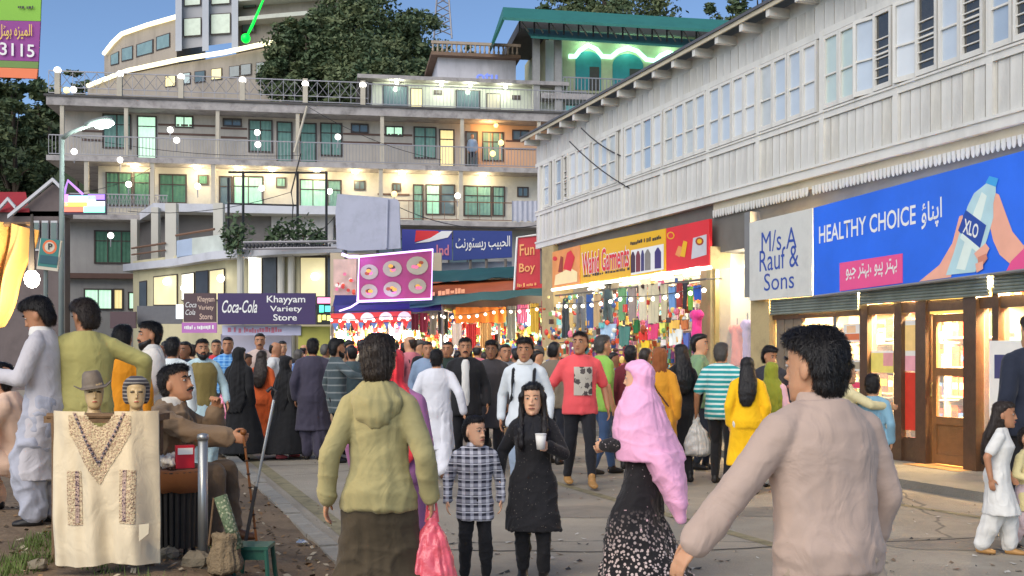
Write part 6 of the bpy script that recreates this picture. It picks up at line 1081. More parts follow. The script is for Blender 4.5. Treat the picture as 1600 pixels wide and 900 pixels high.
# small wares crowding the two stalls
for x0, x1, Y, nm in ((520, 686, 30.35, 'left'), (696, 866, 29.5, 'right')):
    for py, oy in ((492, 0), (508, .25), (526, .9), (540, 1.4)):
        x = x0
        while x < x1:
            if rnd.random() < .82: gi = rnd.randrange(10); o = link('small_garment', hm_[gi], None, P(x, py + rnd.uniform(-3, 3), Y + oy)); o.rotation_euler.z = rnd.uniform(.1, .6); o.scale = (1, 1, rnd.uniform(.5, .95)); tag(o, uniq('%s cloth in the %s row of the %s market stall, %s' % (WN[gi], {492: 'top', 508: 'second', 526: 'third', 540: 'lowest'}[py], nm, part5((x - x0) / (x1 - x0)))), 'cloth', 'small cloths in the %s market stall' % nm)
            x += rnd.uniform(8, 13)

# trinkets: hundreds of small bright things, too small to pick apart
rg = random.Random(21)
def trinkets(name, par, pts, n, smin, smax):
    m = MB()
    for _ in range(n):
        c = pts(rg); s_ = rg.uniform(smin, smax); k = rg.randrange(12)
        if rg.random() < .5: m.ball(c, s_, 6, k, (1, 1, rg.uniform(.7, 1.6)))
        else: fr_ = Plane(c.x, c.y, math.cos(rg.random() * 3), math.sin(rg.random() * 3)); m.box(fr_, -s_, s_, -s_ * .5, s_ * .5, c.z - s_ * rg.uniform(.8, 2), c.z + s_, k)
    tag(m.build(name, GM, par), kind='stuff')
trinkets('trinkets', ms, lambda g: P(g.uniform(520, 688), g.uniform(494, 556), g.uniform(30.2, 32.6)), 700, .03, .09)
trinkets('trinkets', mr, lambda g: P(g.uniform(694, 866), g.uniform(486, 556), g.uniform(29.3, 31.6)), 800, .03, .09)
trinkets('trinkets', gr, lambda g: RB.pt(g.uniform(ru(872), ru(1092)), g.uniform(-.2, .45), g.uniform(.8, 2.1) if g.random() < .75 else g.uniform(2.1, 2.9)), 900, .02, .06)
for nm, a, b_, n in (('left', P(518, 497, 29.7), P(690, 490, 29.4), 13), ('right', P(694, 492, 29.2), P(866, 474, 28.0), 13), ('shop', rp(872, 474, .45), rp(1100, 448, .45), 14)):
    t = thing('bulb_string', a, {'left': 'string of small white bulbs across the left market stall', 'right': 'string of small white bulbs across the right market stall', 'shop': 'string of small white bulbs along the garment shop front'}[nm], 'bulb string', 'bulb strings of the market'); m = MB(); q = [a + (b_ - a) * (i / n) + Vector((0, 0, -.06 * math.sin(math.pi * ((i * 2) % n) / n))) for i in range(n + 1)]; m.tube(q, .008, 4); m.build('wire', PGM, t)
    for p in q: m = MB(); m.ball(p + Vector((0, 0, -.06)), .04, 8); m.build('bulb', glow('string_bulb', (1, .92, .74), 3), t, True)
# ================================================================== the people in the street
def pat_mix(t, fac, a, b, inv=False):
    m = N(t, 'ShaderNodeMix', data_type='RGBA'); t.links.new(fac, m.inputs[0])
    if hasattr(a, 'links'): t.links.new(a, m.inputs[6])
    else: m.inputs[6].default_value = (*a, 1)
    if hasattr(b, 'links'): t.links.new(b, m.inputs[7])
    else: m.inputs[7].default_value = (*b, 1)
    return m.outputs[2]
def step(t, s, lo, hi=None):
    r = N(t, 'ShaderNodeMapRange'); r.inputs[1].default_value = lo; r.inputs[2].default_value = hi if hi is not None else lo + .03; t.links.new(s, r.inputs[0]); return r.outputs[0]
def wave(t, tc, axis, scale, phase=0):
    w_ = N(t, 'ShaderNodeTexWave', bands_direction=axis); w_.inputs['Scale'].default_value = scale; w_.inputs['Distortion'].default_value = .4; w_.inputs['Detail'].default_value = 1; w_.inputs['Phase Offset'].default_value = phase; t.links.new(tc.outputs['Object'], w_.inputs['Vector']); return w_.outputs['Fac']
def pat_stripes(c2, axis='Z', scale=5.5, th=.55): return lambda t, tc, src: pat_mix(t, step(t, wave(t, tc, axis, scale), th, th + .1), src, srgb(*c2))
def pat_plaid(c2, c3):
    def f(t, tc, src):
        o = pat_mix(t, step(t, wave(t, tc, 'X', 3.6), .55, .7), src, srgb(*c2)); o = pat_mix(t, step(t, wave(t, tc, 'Z', 3.6, 1), .55, .7), o, srgb(*c2)); a = N(t, 'ShaderNodeMath', operation='MULTIPLY'); t.links.new(step(t, wave(t, tc, 'X', 3.6), .6, .7), a.inputs[0]); t.links.new(step(t, wave(t, tc, 'Z', 3.6, 1), .6, .7), a.inputs[1]); o = pat_mix(t, a.outputs[0], o, srgb(*c3)); return pat_mix(t, step(t, wave(t, tc, 'Z', 3.6, 3.4), .93, .97), o, srgb(*c3))
    return f
def pat_spots(c2, scale, r, c3=None):
    def f(t, tc, src):
        v = N(t, 'ShaderNodeTexVoronoi'); v.inputs['Scale'].default_value = scale; t.links.new(tc.outputs['Object'], v.inputs['Vector']); n_ = N(t, 'ShaderNodeTexNoise'); n_.inputs['Scale'].default_value = scale * 4; t.links.new(tc.outputs['Object'], n_.inputs['Vector']); a = N(t, 'ShaderNodeMath', operation='MULTIPLY_ADD'); t.links.new(n_.outputs[0], a.inputs[0]); a.inputs[1].default_value = .5; t.links.new(v.outputs['Distance'], a.inputs[2]); o = pat_mix(t, step(t, a.outputs[0], r, r + .05), srgb(*c2), src)
        if c3:
            sx = N(t, 'ShaderNodeSeparateXYZ'); t.links.new(tc.outputs['Object'], sx.inputs[0]); v2 = N(t, 'ShaderNodeTexVoronoi'); v2.inputs['Scale'].default_value = scale * 2.6; t.links.new(tc.outputs['Object'], v2.inputs['Vector']); g_ = N(t, 'ShaderNodeMath', operation='MULTIPLY'); t.links.new(step(t, sx.outputs[2], .62, .25), g_.inputs[0]); t.links.new(step(t, v2.outputs['Distance'], .42, .34), g_.inputs[1]); o = pat_mix(t, g_.outputs[0], o, srgb(*c3))
        return o
    return f
BLACKC = cloth('black', (24, 24, 28)); DKJ = cloth('dark_denim', (34, 38, 50)); WHC = cloth('white', (216, 214, 208)); NV_ = .010; MD = .016; FR = .026
def held_at(label, sg=1, d=.09):
    root, XF, J, U = PEOPLE[label]; wv = XF @ J['wr', sg]; el = XF @ J['el', sg]; return wv + (wv - el).normalized() * d
def plastic_bag(c, w_, h_, rgb, label, seed, alpha=.85):
    t = thing('plastic_bag', c - Vector((0, 0, h_)), label, 'bag'); m = MB(); m.rings([(c + Vector((0, 0, -h_ * k)), Vector((w_ * a, 0, 0)), Vector((0, w_ * b, 0))) for k, a, b in ((.0, .10, .05), (.15, .14, .08), (.4, .38, .2), (.7, .5, .3), (.95, .48, .3), (1, .36, .2))], 18); me = solid(m, .012, 4); folds(me, .012, seed, 1.5); me.materials.append(mat('bag_%d_%d_%d' % rgb, srgb(*rgb), .3, .25, 8, .5, 22, spec=.6, coat=.3)); me.shade_smooth(); link('bag_body', me, t)
    m = MB()
    for s_ in (-1, 1): m.tube([c + Vector((.03 * s_, 0, -.06)), c + Vector((.02 * s_, 0, .03)), c + Vector((0, 0, .06))], .007, 6)
    m.build('handle', MATS['bag_%d_%d_%d' % rgb], t)
# ---- nearest figures
L1 = 'person seen from behind in a khaki hooded top and dark brown skirt'
person(592, 5.3, 526, 178, L1, ('shirt', cloth('khaki', (160, 150, 104)), dict(hood=True, name='hooded_top', hem=.83, g=.016, flare=.02, amp=.005)), ('skirt', cloth('dark_olive', (66, 56, 40)), .10, .13), 'tan', 'thick', 'dark', 'F', vox=NV_, armL=(.13, .02, -.5), armR=(.13, -.02, -.49), face=False, wid=1.03, hs=1.03)
plastic_bag(held_at(L1, -1, .07), .24, .42, (232, 96, 110), 'pink plastic bag hanging from the hand of the khaki hooded person', 3)
L2 = 'broad man from behind in a pale mauve shirt, arm swung out to the left'
person(1296, 3.75, 514, 207, L2, ('kameez', cloth('mauve', (182, 159, 145)), dict(hem=.52, g=.03, flare=.05, amp=.008, collar=cloth('mauve', (182, 159, 145)))), ('shalwar', cloth('mauve2', (166, 148, 130))), 'tan', 'thick', 'black', wid=1.24, vox=NV_, armL=(.33, -.10, -.42), armR=(.10, -.08, -.49), yaw=14, face=True, hs=1.1, lean=6)
L3 = 'boy in a grey plaid shirt and black trousers beside the girl in black'
person(742, 7.2, 650, 6, L3, ('shirt', cloth('plaid', (52, 54, 66), pattern=pat_plaid((150, 150, 160), (206, 206, 212))), dict(hem=.70, flare=.02, g=.018, collar=cloth('plaid', (52, 54, 66)))), ('trousers', BLACKC), 'fair', 'short', 'black', hs=1.28, vox=NV_, yaw=38, wid=1.08, armL=(.1, -.05, -.49), armR=(.12, -.03, -.49), footL=(.12, -.03, .075), footR=(.11, .03, .075))
L4 = 'long haired girl in embroidered black holding a paper cup'
person(833, 7.3, 597, -3, L4, ('kameez', cloth('black_embroidered', (28, 27, 30), pattern=pat_spots((120, 112, 104), 34, .32)), dict(hem=.46, flare=.07, g=.02)), ('trousers', BLACKC), 'fair', 'long', 'black', 'F', hs=1.14, vox=NV_, extra=lambda k: k['garment']('shawl', lambda g: g.rings([(k['U'](0, .01, z), Vector((a, 0, 0)), Vector((0, b, 0))) for z, a, b in ((1.47, .10, .09), (1.43, .14, .11), (1.36, .19, .13), (1.30, .195, .135))], 22), cloth('black_veil', (26, 26, 32)), .008) and [k['garment']('hair_lock', lambda g: g.tube([k['Hd'](.055 * q, -.03, .10), k['Hd'](.088 * q, -.035, .02), k['Hd'](.094 * q, -.035, -.08), k['U'](.105 * q, -.07, 1.44), k['U'](.11 * q, -.135, 1.34), k['U'](.105 * q, -.15, 1.24), k['U'](.10 * q, -.15, 1.17)], [.02, .024, .026, .03, .03, .024, .01], 10), HAIRM['black'], .004) for q in (1, -1)], armL=(.0, -.24, -.16), poleL=(.7, .2, -1), armR=(.17, -.06, -.46), yaw=-6, pitch=4, curl=.7)
c = held_at(L4, 1, .09) + Vector((.0, -.03, .0)); t = thing('paper_cup', c - Vector((0, 0, .04)), 'white paper cup in the hand of the girl in black', 'cup'); m = MB(); m.lathe(c, [(.026, -.045), (.036, .05)], 18); m.build('cup', mat('paper_white', (.75, .74, .70), .6, .04), t, True); m = MB(); m.lathe(c + Vector((0, 0, .05)), [(.038, 0), (.038, .006), (.034, .007)], 18); m.build('rim', mat('paper_white', (.75, .74, .70)), t, True)
L5 = 'woman in a large pink veil and long black floral skirt'
PINK = cloth('pink_veil', (242, 174, 208), weave=.1)
def big_veil(k):
    U = k['U']
    def g1(g):
        k['headrings'](g, HAIR['scarf'], g=.008); g.rings([(U(0, .0, 1.56), Vector((.10, 0, 0)), Vector((0, .11, 0))), (U(0, .0, 1.46), Vector((.19, 0, 0)), Vector((0, .15, 0))), (U(0, -.01, 1.36), Vector((.255, 0, 0)), Vector((0, .19, 0))), (U(0, .0, 1.22), Vector((.285, 0, 0)), Vector((0, .235, 0))), (U(0, .03, 1.08), Vector((.29, 0, 0)), Vector((0, .265, 0))), (U(0, .05, .98), Vector((.285, 0, 0)), Vector((0, .27, 0)))], 26); g.rings([(U(.03, .12, 1.05), Vector((.26, .04, 0)), Vector((-.02, .17, 0))), (U(.06, .2, .85), Vector((.20, .05, 0)), Vector((-.02, .13, 0))), (U(.09, .26, .66), Vector((.13, .05, 0)), Vector((-.02, .08, 0))), (U(.10, .29, .5), Vector((.05, .02, 0)), Vector((-.01, .03, 0)))], 20)
    k['garment']('veil', g1, PINK, .0045, None, 4, 1.2)
person(1008, 7.15, 566, -114, L5, ('kameez', cloth('black_floral_top', (30, 26, 28), pattern=pat_spots((206, 190, 190), 30, .33)), dict(hem=.75, sl=.95)), ('skirt', cloth('black_floral', (26, 23, 26), pattern=pat_spots((206, 170, 176), 13, .30, (206, 186, 180))), .05, .27), 'fair', None, 'black', 'F', vox=NV_, extra=big_veil, armL=(-.07, -.30, -.30), armR=(-.05, -.32, -.32), poleL=(.6, .3, -1), poleR=(.6, .3, -1), curl=.6, lean=4)
L6 = 'girl in a white short sleeved dress hurrying to the right'
person(1558, 8.2, 626, 62, L6, ('kameez', WHC, dict(hem=.48, flare=.09, sl=.35, g=.022)), ('shalwar', WHC), 'brown', 'long', 'dark', 'F', hs=1.2, vox=.013, footL=(.08, -.13, .075), footR=(.08, .17, .09), armL=(.06, -.1, -.47), armR=(.12, .08, -.48), shoes='tan', lean=5)
person(1606, 8.35, 668, 30, 'small child in pale yellow cut by the right edge', ('kameez', cloth('pale_yellow', (222, 206, 150)), dict(hem=.6, flare=.05)), ('shalwar', cloth('pale_pink', (214, 190, 190))), 'tan', 'short', 'dark', hs=1.3, vox=.013, armR=(.05, -.25, -.3), footL=(.1, -.15, .08), footR=(.1, .2, .12))
person(1614, 9.0, 0, 190, 'tall man in a dark navy jacket cut by the right edge', ('shirt', cloth('navy', (30, 36, 52)), dict(name='jacket', g=.035, wid=1.1)), ('trousers', BLACKC), 'tan', 'short', 'black', vox=.014, wid=1.15, h=1.82, face=False)
# ---- middle distance, right of centre
L9 = 'man in a coral printed t-shirt and black trousers walking towards us'
def chest_print(k):
    U = k['U']; vs, fs = [], []; n = 10
    for j in range(n + 1):
        for i in range(n + 1):
            u, v = (i / n - .5) * 2, j / n; z = lerp(1.04, 1.36, v); rx = float(np.interp(z, [q[0] for q in TOR_M], [q[1] for q in TOR_M])) + .03; ry = float(np.interp(z, [q[0] for q in TOR_M], [q[2] for q in TOR_M])) + .036; x_ = u * .105; vs.append(U(x_ + .01, -ry * math.sqrt(1 - min((x_ / rx) ** 2, .9)) - .006, z))
    for j in range(n):
        for i in range(n): q = j * (n + 1) + i; fs.append((q, q + 1, q + n + 2, q + n + 1))
    m = MB(); m.add(vs, fs); k['child']('shirt_print', m.mesh('shirt_print'), cloth('shirt_print', (190, 182, 168), pattern=pat_spots((84, 76, 74), 13, .66)))
person(906, 12.4, 519, 8, L9, ('shirt', cloth('coral', (232, 88, 92)), dict(sl=.42, hem=.82, name='t_shirt', g=.022, amp=.005)), ('trousers', cloth('black_jeans', (28, 28, 34))), 'brown', 'short', 'black', vox=MD, extra=chest_print, armL=(.14, -.02, -.49), armR=(.17, .02, -.48), footL=(.08, -.28, .075), footR=(.10, .22, .10), yaw=-28, pitch=-6, shoes='tan', wid=1.08, beard=False)
def straps(m):
    def f(k):
        U = k['U']
        for s_ in (1, -1): k['garment']('backpack_strap', lambda g: g.tube([U(.10 * s_, .13, 1.32), U(.11 * s_, .04, 1.45), U(.115 * s_, -.08, 1.41), U(.115 * s_, -.145, 1.28), U(.13 * s_, -.12, 1.12), U(.16 * s_, 0, 1.04)], .022, 8), m, 0)
        k['garment']('backpack', lambda g: g.rings([(U(0, .21, z), Vector((a, 0, 0)), Vector((0, b, 0))) for z, a, b in ((1.0, .12, .06), (1.05, .15, .09), (1.25, .15, .10), (1.40, .12, .07), (1.43, .06, .04))], 16), m, .006)
    return f
person(820, 11.2, 529, -8, 'man in a white shirt with a black backpack and straps', ('shirt', cloth('white_shirt', (206, 212, 216)), dict(hem=.8, collar=WHC)), ('trousers', cloth('pale_denim', (140, 156, 176))), 'brown', 'thick', 'black', vox=MD, extra=straps(BLACKC), armL=(.1, -.1, -.48), armR=(.1, .05, -.5))
person(941, 13.6, 524, 115, 'man in a lime green shirt behind the coral shirted man', ('shirt', cloth('lime', (140, 186, 80)), dict(sl=.4)), ('trousers', cloth('blue_jeans', (60, 84, 120))), 'tan', 'short', 'grey', vox=MD, yaw=10, footL=(.1, -.2, .075), footR=(.1, .2, .1))
person(1031, 12.3, 544, 170, 'woman from behind in mustard yellow with a brown headscarf', ('kameez', cloth('mustard', (206, 142, 36)), dict(hem=.35, flare=.06)), ('shalwar', cloth('mustard', (206, 142, 36))), 'tan', None, 'black', 'F', vox=MD, extra=multi(scarf(cloth('brown_scarf', (136, 78, 40)), False), lambda k: k['garment']('bag_strap', lambda g: g.tube([k['U'](.13, .02, 1.46), k['U'](.05, .16, 1.25), k['U'](-.12, .17, 1.02)], .016, 6), cloth('brown_strap', (80, 40, 26)), 0)), face=False)
person(1064, 12.9, 538, 195, 'woman in black with long black hair beside the pink dress', ('kameez', BLACKC, dict(hem=.4)), ('trousers', BLACKC), 'tan', 'long', 'black', 'F', vox=MD, face=False)
L14 = 'man from behind in a teal and white striped polo shirt'
person(1127, 12.7, 536, 152, L14, ('shirt', cloth('teal_stripes', (32, 146, 150), pattern=pat_stripes((206, 222, 216), 'Z', 5.2, .58)), dict(sl=.42, hem=.8, name='polo_shirt', g=.026)), ('trousers', BLACKC), 'brown', 'short', 'grey', vox=MD, wid=1.12, armL=(.14, -.02, -.5), armR=(.1, -.12, -.44))
plastic_bag(held_at(L14, 1, .06), .34, .46, (206, 204, 198), 'white plastic bag in the hand of the striped shirt man', 5)
person(1168, 11.8, 558, 172, 'woman from behind in bright yellow with long black hair', ('kameez', cloth('yellow', (240, 186, 10)), dict(hem=.36, flare=.08, g=.024)), ('shalwar', WHC), 'tan', 'long', 'black', 'F', vox=MD, face=False, lean=3, wid=1.1)
person(1206, 12.3, 566, 150, 'woman in an olive green headscarf and pale pink dress', ('kameez', cloth('pale_rose', (214, 170, 180)), dict(hem=.35, flare=.06)), ('shalwar', WHC), 'tan', None, 'black', 'F', vox=MD, extra=scarf(cloth('olive_scarf', (134, 140, 40)), True, 1.0, 1.1), face=False)
person(1203, 13.5, 542, -12, 'man with black hair looking down behind the olive scarf', ('shirt', cloth('charcoal', (44, 44, 52)), {}), ('trousers', BLACKC), 'brown', 'thick', 'black', vox=MD, yaw=40, pitch=14)
person(1364, 10.8, 584, 150, 'child with dark hair in a light blue shirt near the shop window', ('shirt', cloth('sky_blue', (120, 160, 180)), {}), ('trousers', DKJ), 'tan', 'short', 'black', hs=1.2, vox=MD, face=False)
person(1322, 10.9, 568, 92, 'person in a cream shawl reaching an arm to the right', ('kameez', cloth('cream_shawl', (206, 194, 150)), dict(hem=.4)), ('shalwar', cloth('cream_shawl', (206, 194, 150))), 'tan', 'short', 'black', vox=MD, armR=(.05, -.46, -.16), armL=(.05, -.2, -.4))
# ---- middle distance, centre
person(682, 13.0, 546, 184, 'man from behind in white shalwar kameez walking away', ('kameez', cloth('soft_white', (214, 214, 220)), dict(hem=.42, flare=.06, g=.026)), ('shalwar', cloth('soft_white', (214, 214, 220))), 'tan', 'short', 'black', vox=MD, face=False, footL=(.09, -.25, .08), footR=(.09, .3, .13), armR=(.18, .1, -.47), armL=(.12, -.1, -.48), wid=1.08, shoes='brown')
L13 = 'woman in a red veil over mauve walking ahead of the khaki hood'
person(612, 6.6, 548, 168, L13, ('kameez', cloth('mauve_dress', (150, 96, 140)), dict(hem=.3, flare=.07, g=.03)), ('shalwar', cloth('mauve_dress', (150, 96, 140))), 'tan', None, 'black', 'F', vox=.014, extra=scarf(cloth('red_veil', (222, 54, 66)), True, .95, 1.05), face=False, wid=1.25)
person(727, 14.0, 528, 4, 'man in a black jacket open over a white shirt', ('shirt', cloth('black_jacket', (26, 25, 28)), dict(name='jacket', g=.034, hem=.74, front=WHC)), ('trousers', BLACKC), 'brown', 'short', 'black', vox=MD, mous=True, armL=(.12, -.05, -.49), armR=(.12, .0, -.5))
person(768, 14.6, 533, -6, 'man in a dark coat right of the open black jacket', ('shirt', cloth('dark_coat', (62, 58, 60)), dict(name='coat', hem=.55, g=.03)), ('trousers', BLACKC), 'dark', 'thick', 'black', vox=MD)
person(790, 15.4, 538, 12, 'man in a grey jumper behind the backpack man', ('shirt', cloth('grey_jumper', (140, 142, 146)), {}), ('trousers', DKJ), 'brown', 'short', 'black', vox=.02)
person(866, 15.0, 535, 150, 'man in a brown shirt behind the coral shirted man', ('shirt', cloth('brown_shirt', (120, 108, 92)), {}), ('trousers', DKJ), 'brown', 'short', 'black', vox=.02)
person(668, 16.5, 534, 10, 'man in a pale blue shirt behind the white walker', ('shirt', cloth('pale_blue', (130, 150, 176)), {}), ('trousers', DKJ), 'brown', 'short', 'black', vox=.02)
person(700, 17.0, 534, -15, 'man in a dark green jumper by the stall bulbs', ('shirt', cloth('bottle_green', (44, 60, 52)), {}), ('trousers', DKJ), 'brown', 'short', 'black', vox=.02)
person(985, 14.3, 541, 175, 'person with black hair in a dark red shirt at the shop front', ('shirt', cloth('dark_red', (110, 34, 44)), {}), ('trousers', BLACKC), 'brown', 'thick', 'black', vox=.02, face=False)
# ---- middle distance, left of centre
def veil_back(m): return scarf(m, True, .75, 1.0)
LA = 'woman in a black abaya carrying a pink bag, leftmost of two'
person(374, 15.5, 543, 160, LA, ('abaya', cloth('abaya_black', (18, 18, 21)), dict(hem=.12, flare=.22, g=.035)), ('trousers', BLACKC), 'tan', None, 'black', 'F', vox=MD, extra=veil_back(cloth('abaya_black', (18, 18, 21))), face=False, wid=1.1)
plastic_bag(held_at(LA, 1, .03) + Vector((-.05, -.06, .2)), .3, .42, (232, 130, 166), 'pink bag carried by the leftmost black abaya', 8)
person(447, 15.8, 557, 140, 'woman in a black abaya and pink shoes, nearer the walking sticks', ('abaya', cloth('abaya_black', (18, 18, 21)), dict(hem=.10, flare=.24, g=.035)), ('trousers', BLACKC), 'tan', None, 'black', 'F', vox=MD, extra=veil_back(cloth('abaya_black', (18, 18, 21))), face=False, shoes='pink', footL=(.09, -.2, .075), footR=(.09, .22, .09))
person(409, 16.6, 548, 182, 'woman in orange with long dark hair between two black abayas', ('kameez', cloth('orange_dress', (214, 96, 44)), dict(hem=.3, flare=.07)), ('shalwar', cloth('orange_dress', (214, 96, 44))), 'tan', 'long', 'dark', 'F', vox=MD, face=False)
person(489, 15.6, 529, 186, 'man from behind in dark aubergine shalwar kameez', ('kameez', cloth('aubergine', (62, 58, 74)), dict(hem=.42, flare=.07, g=.03)), ('shalwar', cloth('aubergine', (62, 58, 74))), 'brown', 'short', 'black', vox=MD, face=False, wid=1.1)
person(526, 15.2, 530, 120, 'bearded man in a dark slate shirt beside the aubergine clothes', ('shirt', cloth('slate', (64, 76, 80), pattern=pat_stripes((120, 126, 126), 'Z', 3.0, .86)), dict(hem=.7)), ('trousers', BLACKC), 'brown', 'thick', 'black', vox=MD, beard=True, armR=(.3, -.3, -.2))
person(550, 16.4, 540, 200, 'man with dark hair in a teal grey jacket near the stall', ('shirt', cloth('teal_grey', (70, 86, 90)), dict(name='jacket')), ('trousers', DKJ), 'brown', 'short', 'black', vox=.02, face=False)
person(316, 14.2, 530, 24, 'man in an olive waistcoat over light blue shalwar kameez', ('kameez', cloth('ice_blue', (176, 200, 204)), dict(hem=.42, vest=cloth('olive_vest', (128, 112, 62)))), ('shalwar', cloth('ice_blue', (176, 200, 204))), 'brown', 'short', 'black', vox=MD, beard=True, armL=(.14, -.12, -.47))
person(356, 17.0, 527, 8, 'man in a bright blue checked shirt behind the abaya', ('shirt', cloth('blue_check', (44, 110, 180), pattern=pat_plaid((90, 150, 206), (130, 180, 220))), {}), ('trousers', DKJ), 'brown', 'short', 'black', vox=.02)
person(406, 18.5, 521, 12, 'tall man in beige behind the orange dress', ('kameez', cloth('beige', (190, 170, 160)), {}), ('shalwar', cloth('beige', (190, 170, 160))), 'brown', 'short', 'black', vox=.02, mous=True)
person(441, 19.0, 533, 20, 'man in a dark jacket and pale blue shirt near the aubergine sign', ('shirt', cloth('dark_coat', (62, 58, 60)), dict(name='jacket', g=.03, front=cloth('pale_blue', (130, 150, 176)))), ('trousers', BLACKC), 'tan', 'short', 'black', vox=.02)
person(338, 18.0, 531, 15, 'man in a red shirt beside the olive waistcoat', ('shirt', cloth('red_shirt', (190, 50, 60)), {}), ('trousers', DKJ), 'brown', 'short', 'black', vox=.02)
person(290, 15.5, 534, -20, 'man in a navy shirt left of the olive waistcoat', ('shirt', cloth('navy', (30, 36, 52)), {}), ('trousers', DKJ), 'dark', 'short', 'black', vox=.02)
person(270, 12.6, 527, 178, 'man from behind in white beside the bearded white kameez', ('kameez', cloth('white_b', (214, 222, 222)), dict(hem=.42)), ('shalwar', cloth('white_b', (214, 222, 222))), 'brown', 'short', 'black', vox=MD, face=False)
# ---- left verge
person(236, 10.2, 503, -62, 'bearded man in white kameez standing on the left verge', ('kameez', cloth('cream_white', (222, 216, 206)), dict(hem=.4, g=.024, collar=WHC)), ('shalwar', cloth('cream_white', (222, 216, 206))), 'brown', 'short', 'black', z0=.13, vox=.014, beard=True, armR=(.06, -.24, -.36), armL=(.08, -.2, -.40))
person(192, 9.6, 508, 185, 'man from behind in a saffron orange kameez', ('kameez', cloth('saffron', (228, 146, 24)), dict(hem=.42)), ('shalwar', WHC), 'brown', 'short', 'black', z0=.17, vox=.014, face=False)
person(133, 8.0, 468, 205, 'man in pale olive leaning over the stall, seen from behind', ('kameez', cloth('pale_olive', (172, 164, 100)), dict(hem=.42, g=.026, flare=.05)), ('shalwar', cloth('pale_olive', (172, 164, 100))), 'brown', 'thick', 'dark', z0=.27, vox=.012, yaw=30, pitch=16, lean=6, armL=(.12, -.22, -.42), armR=(.26, -.08, -.34), poleR=(1, .3, -.2), wid=1.12)
person(72, 7.9, 466, -86, 'man in a grey white kameez looking down at his hands', ('kameez', cloth('grey_white', (190, 186, 190)), dict(hem=.36, g=.024, flare=.05, collar=WHC)), ('shalwar', cloth('grey_white2', (170, 172, 184))), 'brown', 'thick', 'black', z0=.27, vox=.012, pitch=24, armL=(-.02, -.30, -.22), armR=(-.02, -.28, -.24), poleL=(.6, .3, -1), poleR=(.6, .3, -1), lean=4, curl=.6)
person(34, 8.8, 0, -80, 'crouching person in peach clothes at the left edge', ('kameez', cloth('peach', (226, 190, 164)), dict(hem=.75, g=.03)), ('shalwar', cloth('peach', (226, 190, 164))), 'brown', 'short', 'black', z0=.24, h=1.22, hip=.40, vox=.014, lean=14, footL=(.12, -.25, .075), footR=(.12, -.22, .075), armL=(0, -.32, -.2), armR=(0, -.34, -.24))
L38 = 'seated man in a brown jacket leaning on a walking stick'
person(258, 7.2, 0, 84, L38, ('shirt', cloth('brown_jacket', (128, 106, 82)), dict(name='jacket', g=.024, hem=.80, amp=.011, collar=cloth('pale_collar', (206, 200, 188)), cuff=.012, sl=.93)), ('trousers', cloth('taupe', (98, 82, 66))), 'brown', 'short', 'black', z0=.27, h=1.17, hip=.44, vox=.0095, lean=6, footL=(.14, -.46, .075), footR=(.13, -.42, .075), armR=(-.02, -.51, -.13), armL=(-.10, -.30, .06), poleL=(.5, .1, -1), poleR=(.3, .2, -1), pitch=-14, yaw=-8, mous=True, curl=.75, shoes='brown', hs=1.05, wid=1.15)
# ---- far crowd and balcony
q = HT.pt(hu(738, .9), .9, Z['s1'][1]); person(0, q.y, 0, 0, 'person in white and blue standing on the upper hotel balcony', ('shirt', cloth('pale_blue', (130, 150, 176)), {}), ('trousers', DKJ), 'brown', 'short', 'black', x=q.x, z0=q.z, h=1.72, vox=.035, face=False)
FC = [('grey', (110, 110, 114)), ('white', (206, 206, 204)), ('black', (30, 30, 34)), ('tan', (176, 150, 120)), ('blue', (90, 120, 170)), ('rose', (206, 120, 130)), ('cream', (206, 192, 160)), ('green', (120, 150, 110))]
spots = [(258, 20, 'left of the corner shop'), (300, 21, 'under the brown store sign'), (328, 22, 'under the brown store sign'), (372, 23, 'under the aubergine sign'), (392, 21, 'under the aubergine sign'), (424, 24, 'under the aubergine sign'), (460, 21.5, 'below the LED sign'), (474, 24, 'below the LED sign'), (508, 20, 'below the LED sign'), (538, 22, 'at the blue tarpaulin stall'), (566, 19, 'at the blue tarpaulin stall'), (588, 23, 'at the blue tarpaulin stall'), (634, 21, 'at the blue tarpaulin stall'), (652, 19, 'between the two stalls'), (712, 20, 'at the orange tarpaulin stall'), (744, 19.5, 'at the orange tarpaulin stall'), (756, 22, 'at the orange tarpaulin stall'), (806, 20, 'at the orange tarpaulin stall'), (846, 19, 'by the corner of the wooden building'), (880, 18, 'before the hung dark trousers'), (958, 15.8, 'before the garment shop'), (1008, 15.5, 'before the garment shop'), (282, 18, 'left of the corner shop'), (690, 23, 'between the two stalls'), (320, 16, 'left of the aubergine sign'), (345, 20, 'left of the aubergine sign'), (384, 18, 'under the aubergine sign'), (428, 17.5, 'under the aubergine sign'), (466, 18.5, 'below the LED sign'), (545, 18, 'at the blue tarpaulin stall'), (602, 18, 'at the blue tarpaulin stall'), (642, 17, 'between the two stalls'), (735, 17, 'at the orange tarpaulin stall'), (780, 18.5, 'at the orange tarpaulin stall'), (830, 17, 'by the corner of the wooden building'), (250, 16, 'left of the corner shop'), (860, 20, 'by the corner of the wooden building'), (1095, 14.2, 'before the shop window with dresses'), (580, 16.8, 'behind the khaki hood')]
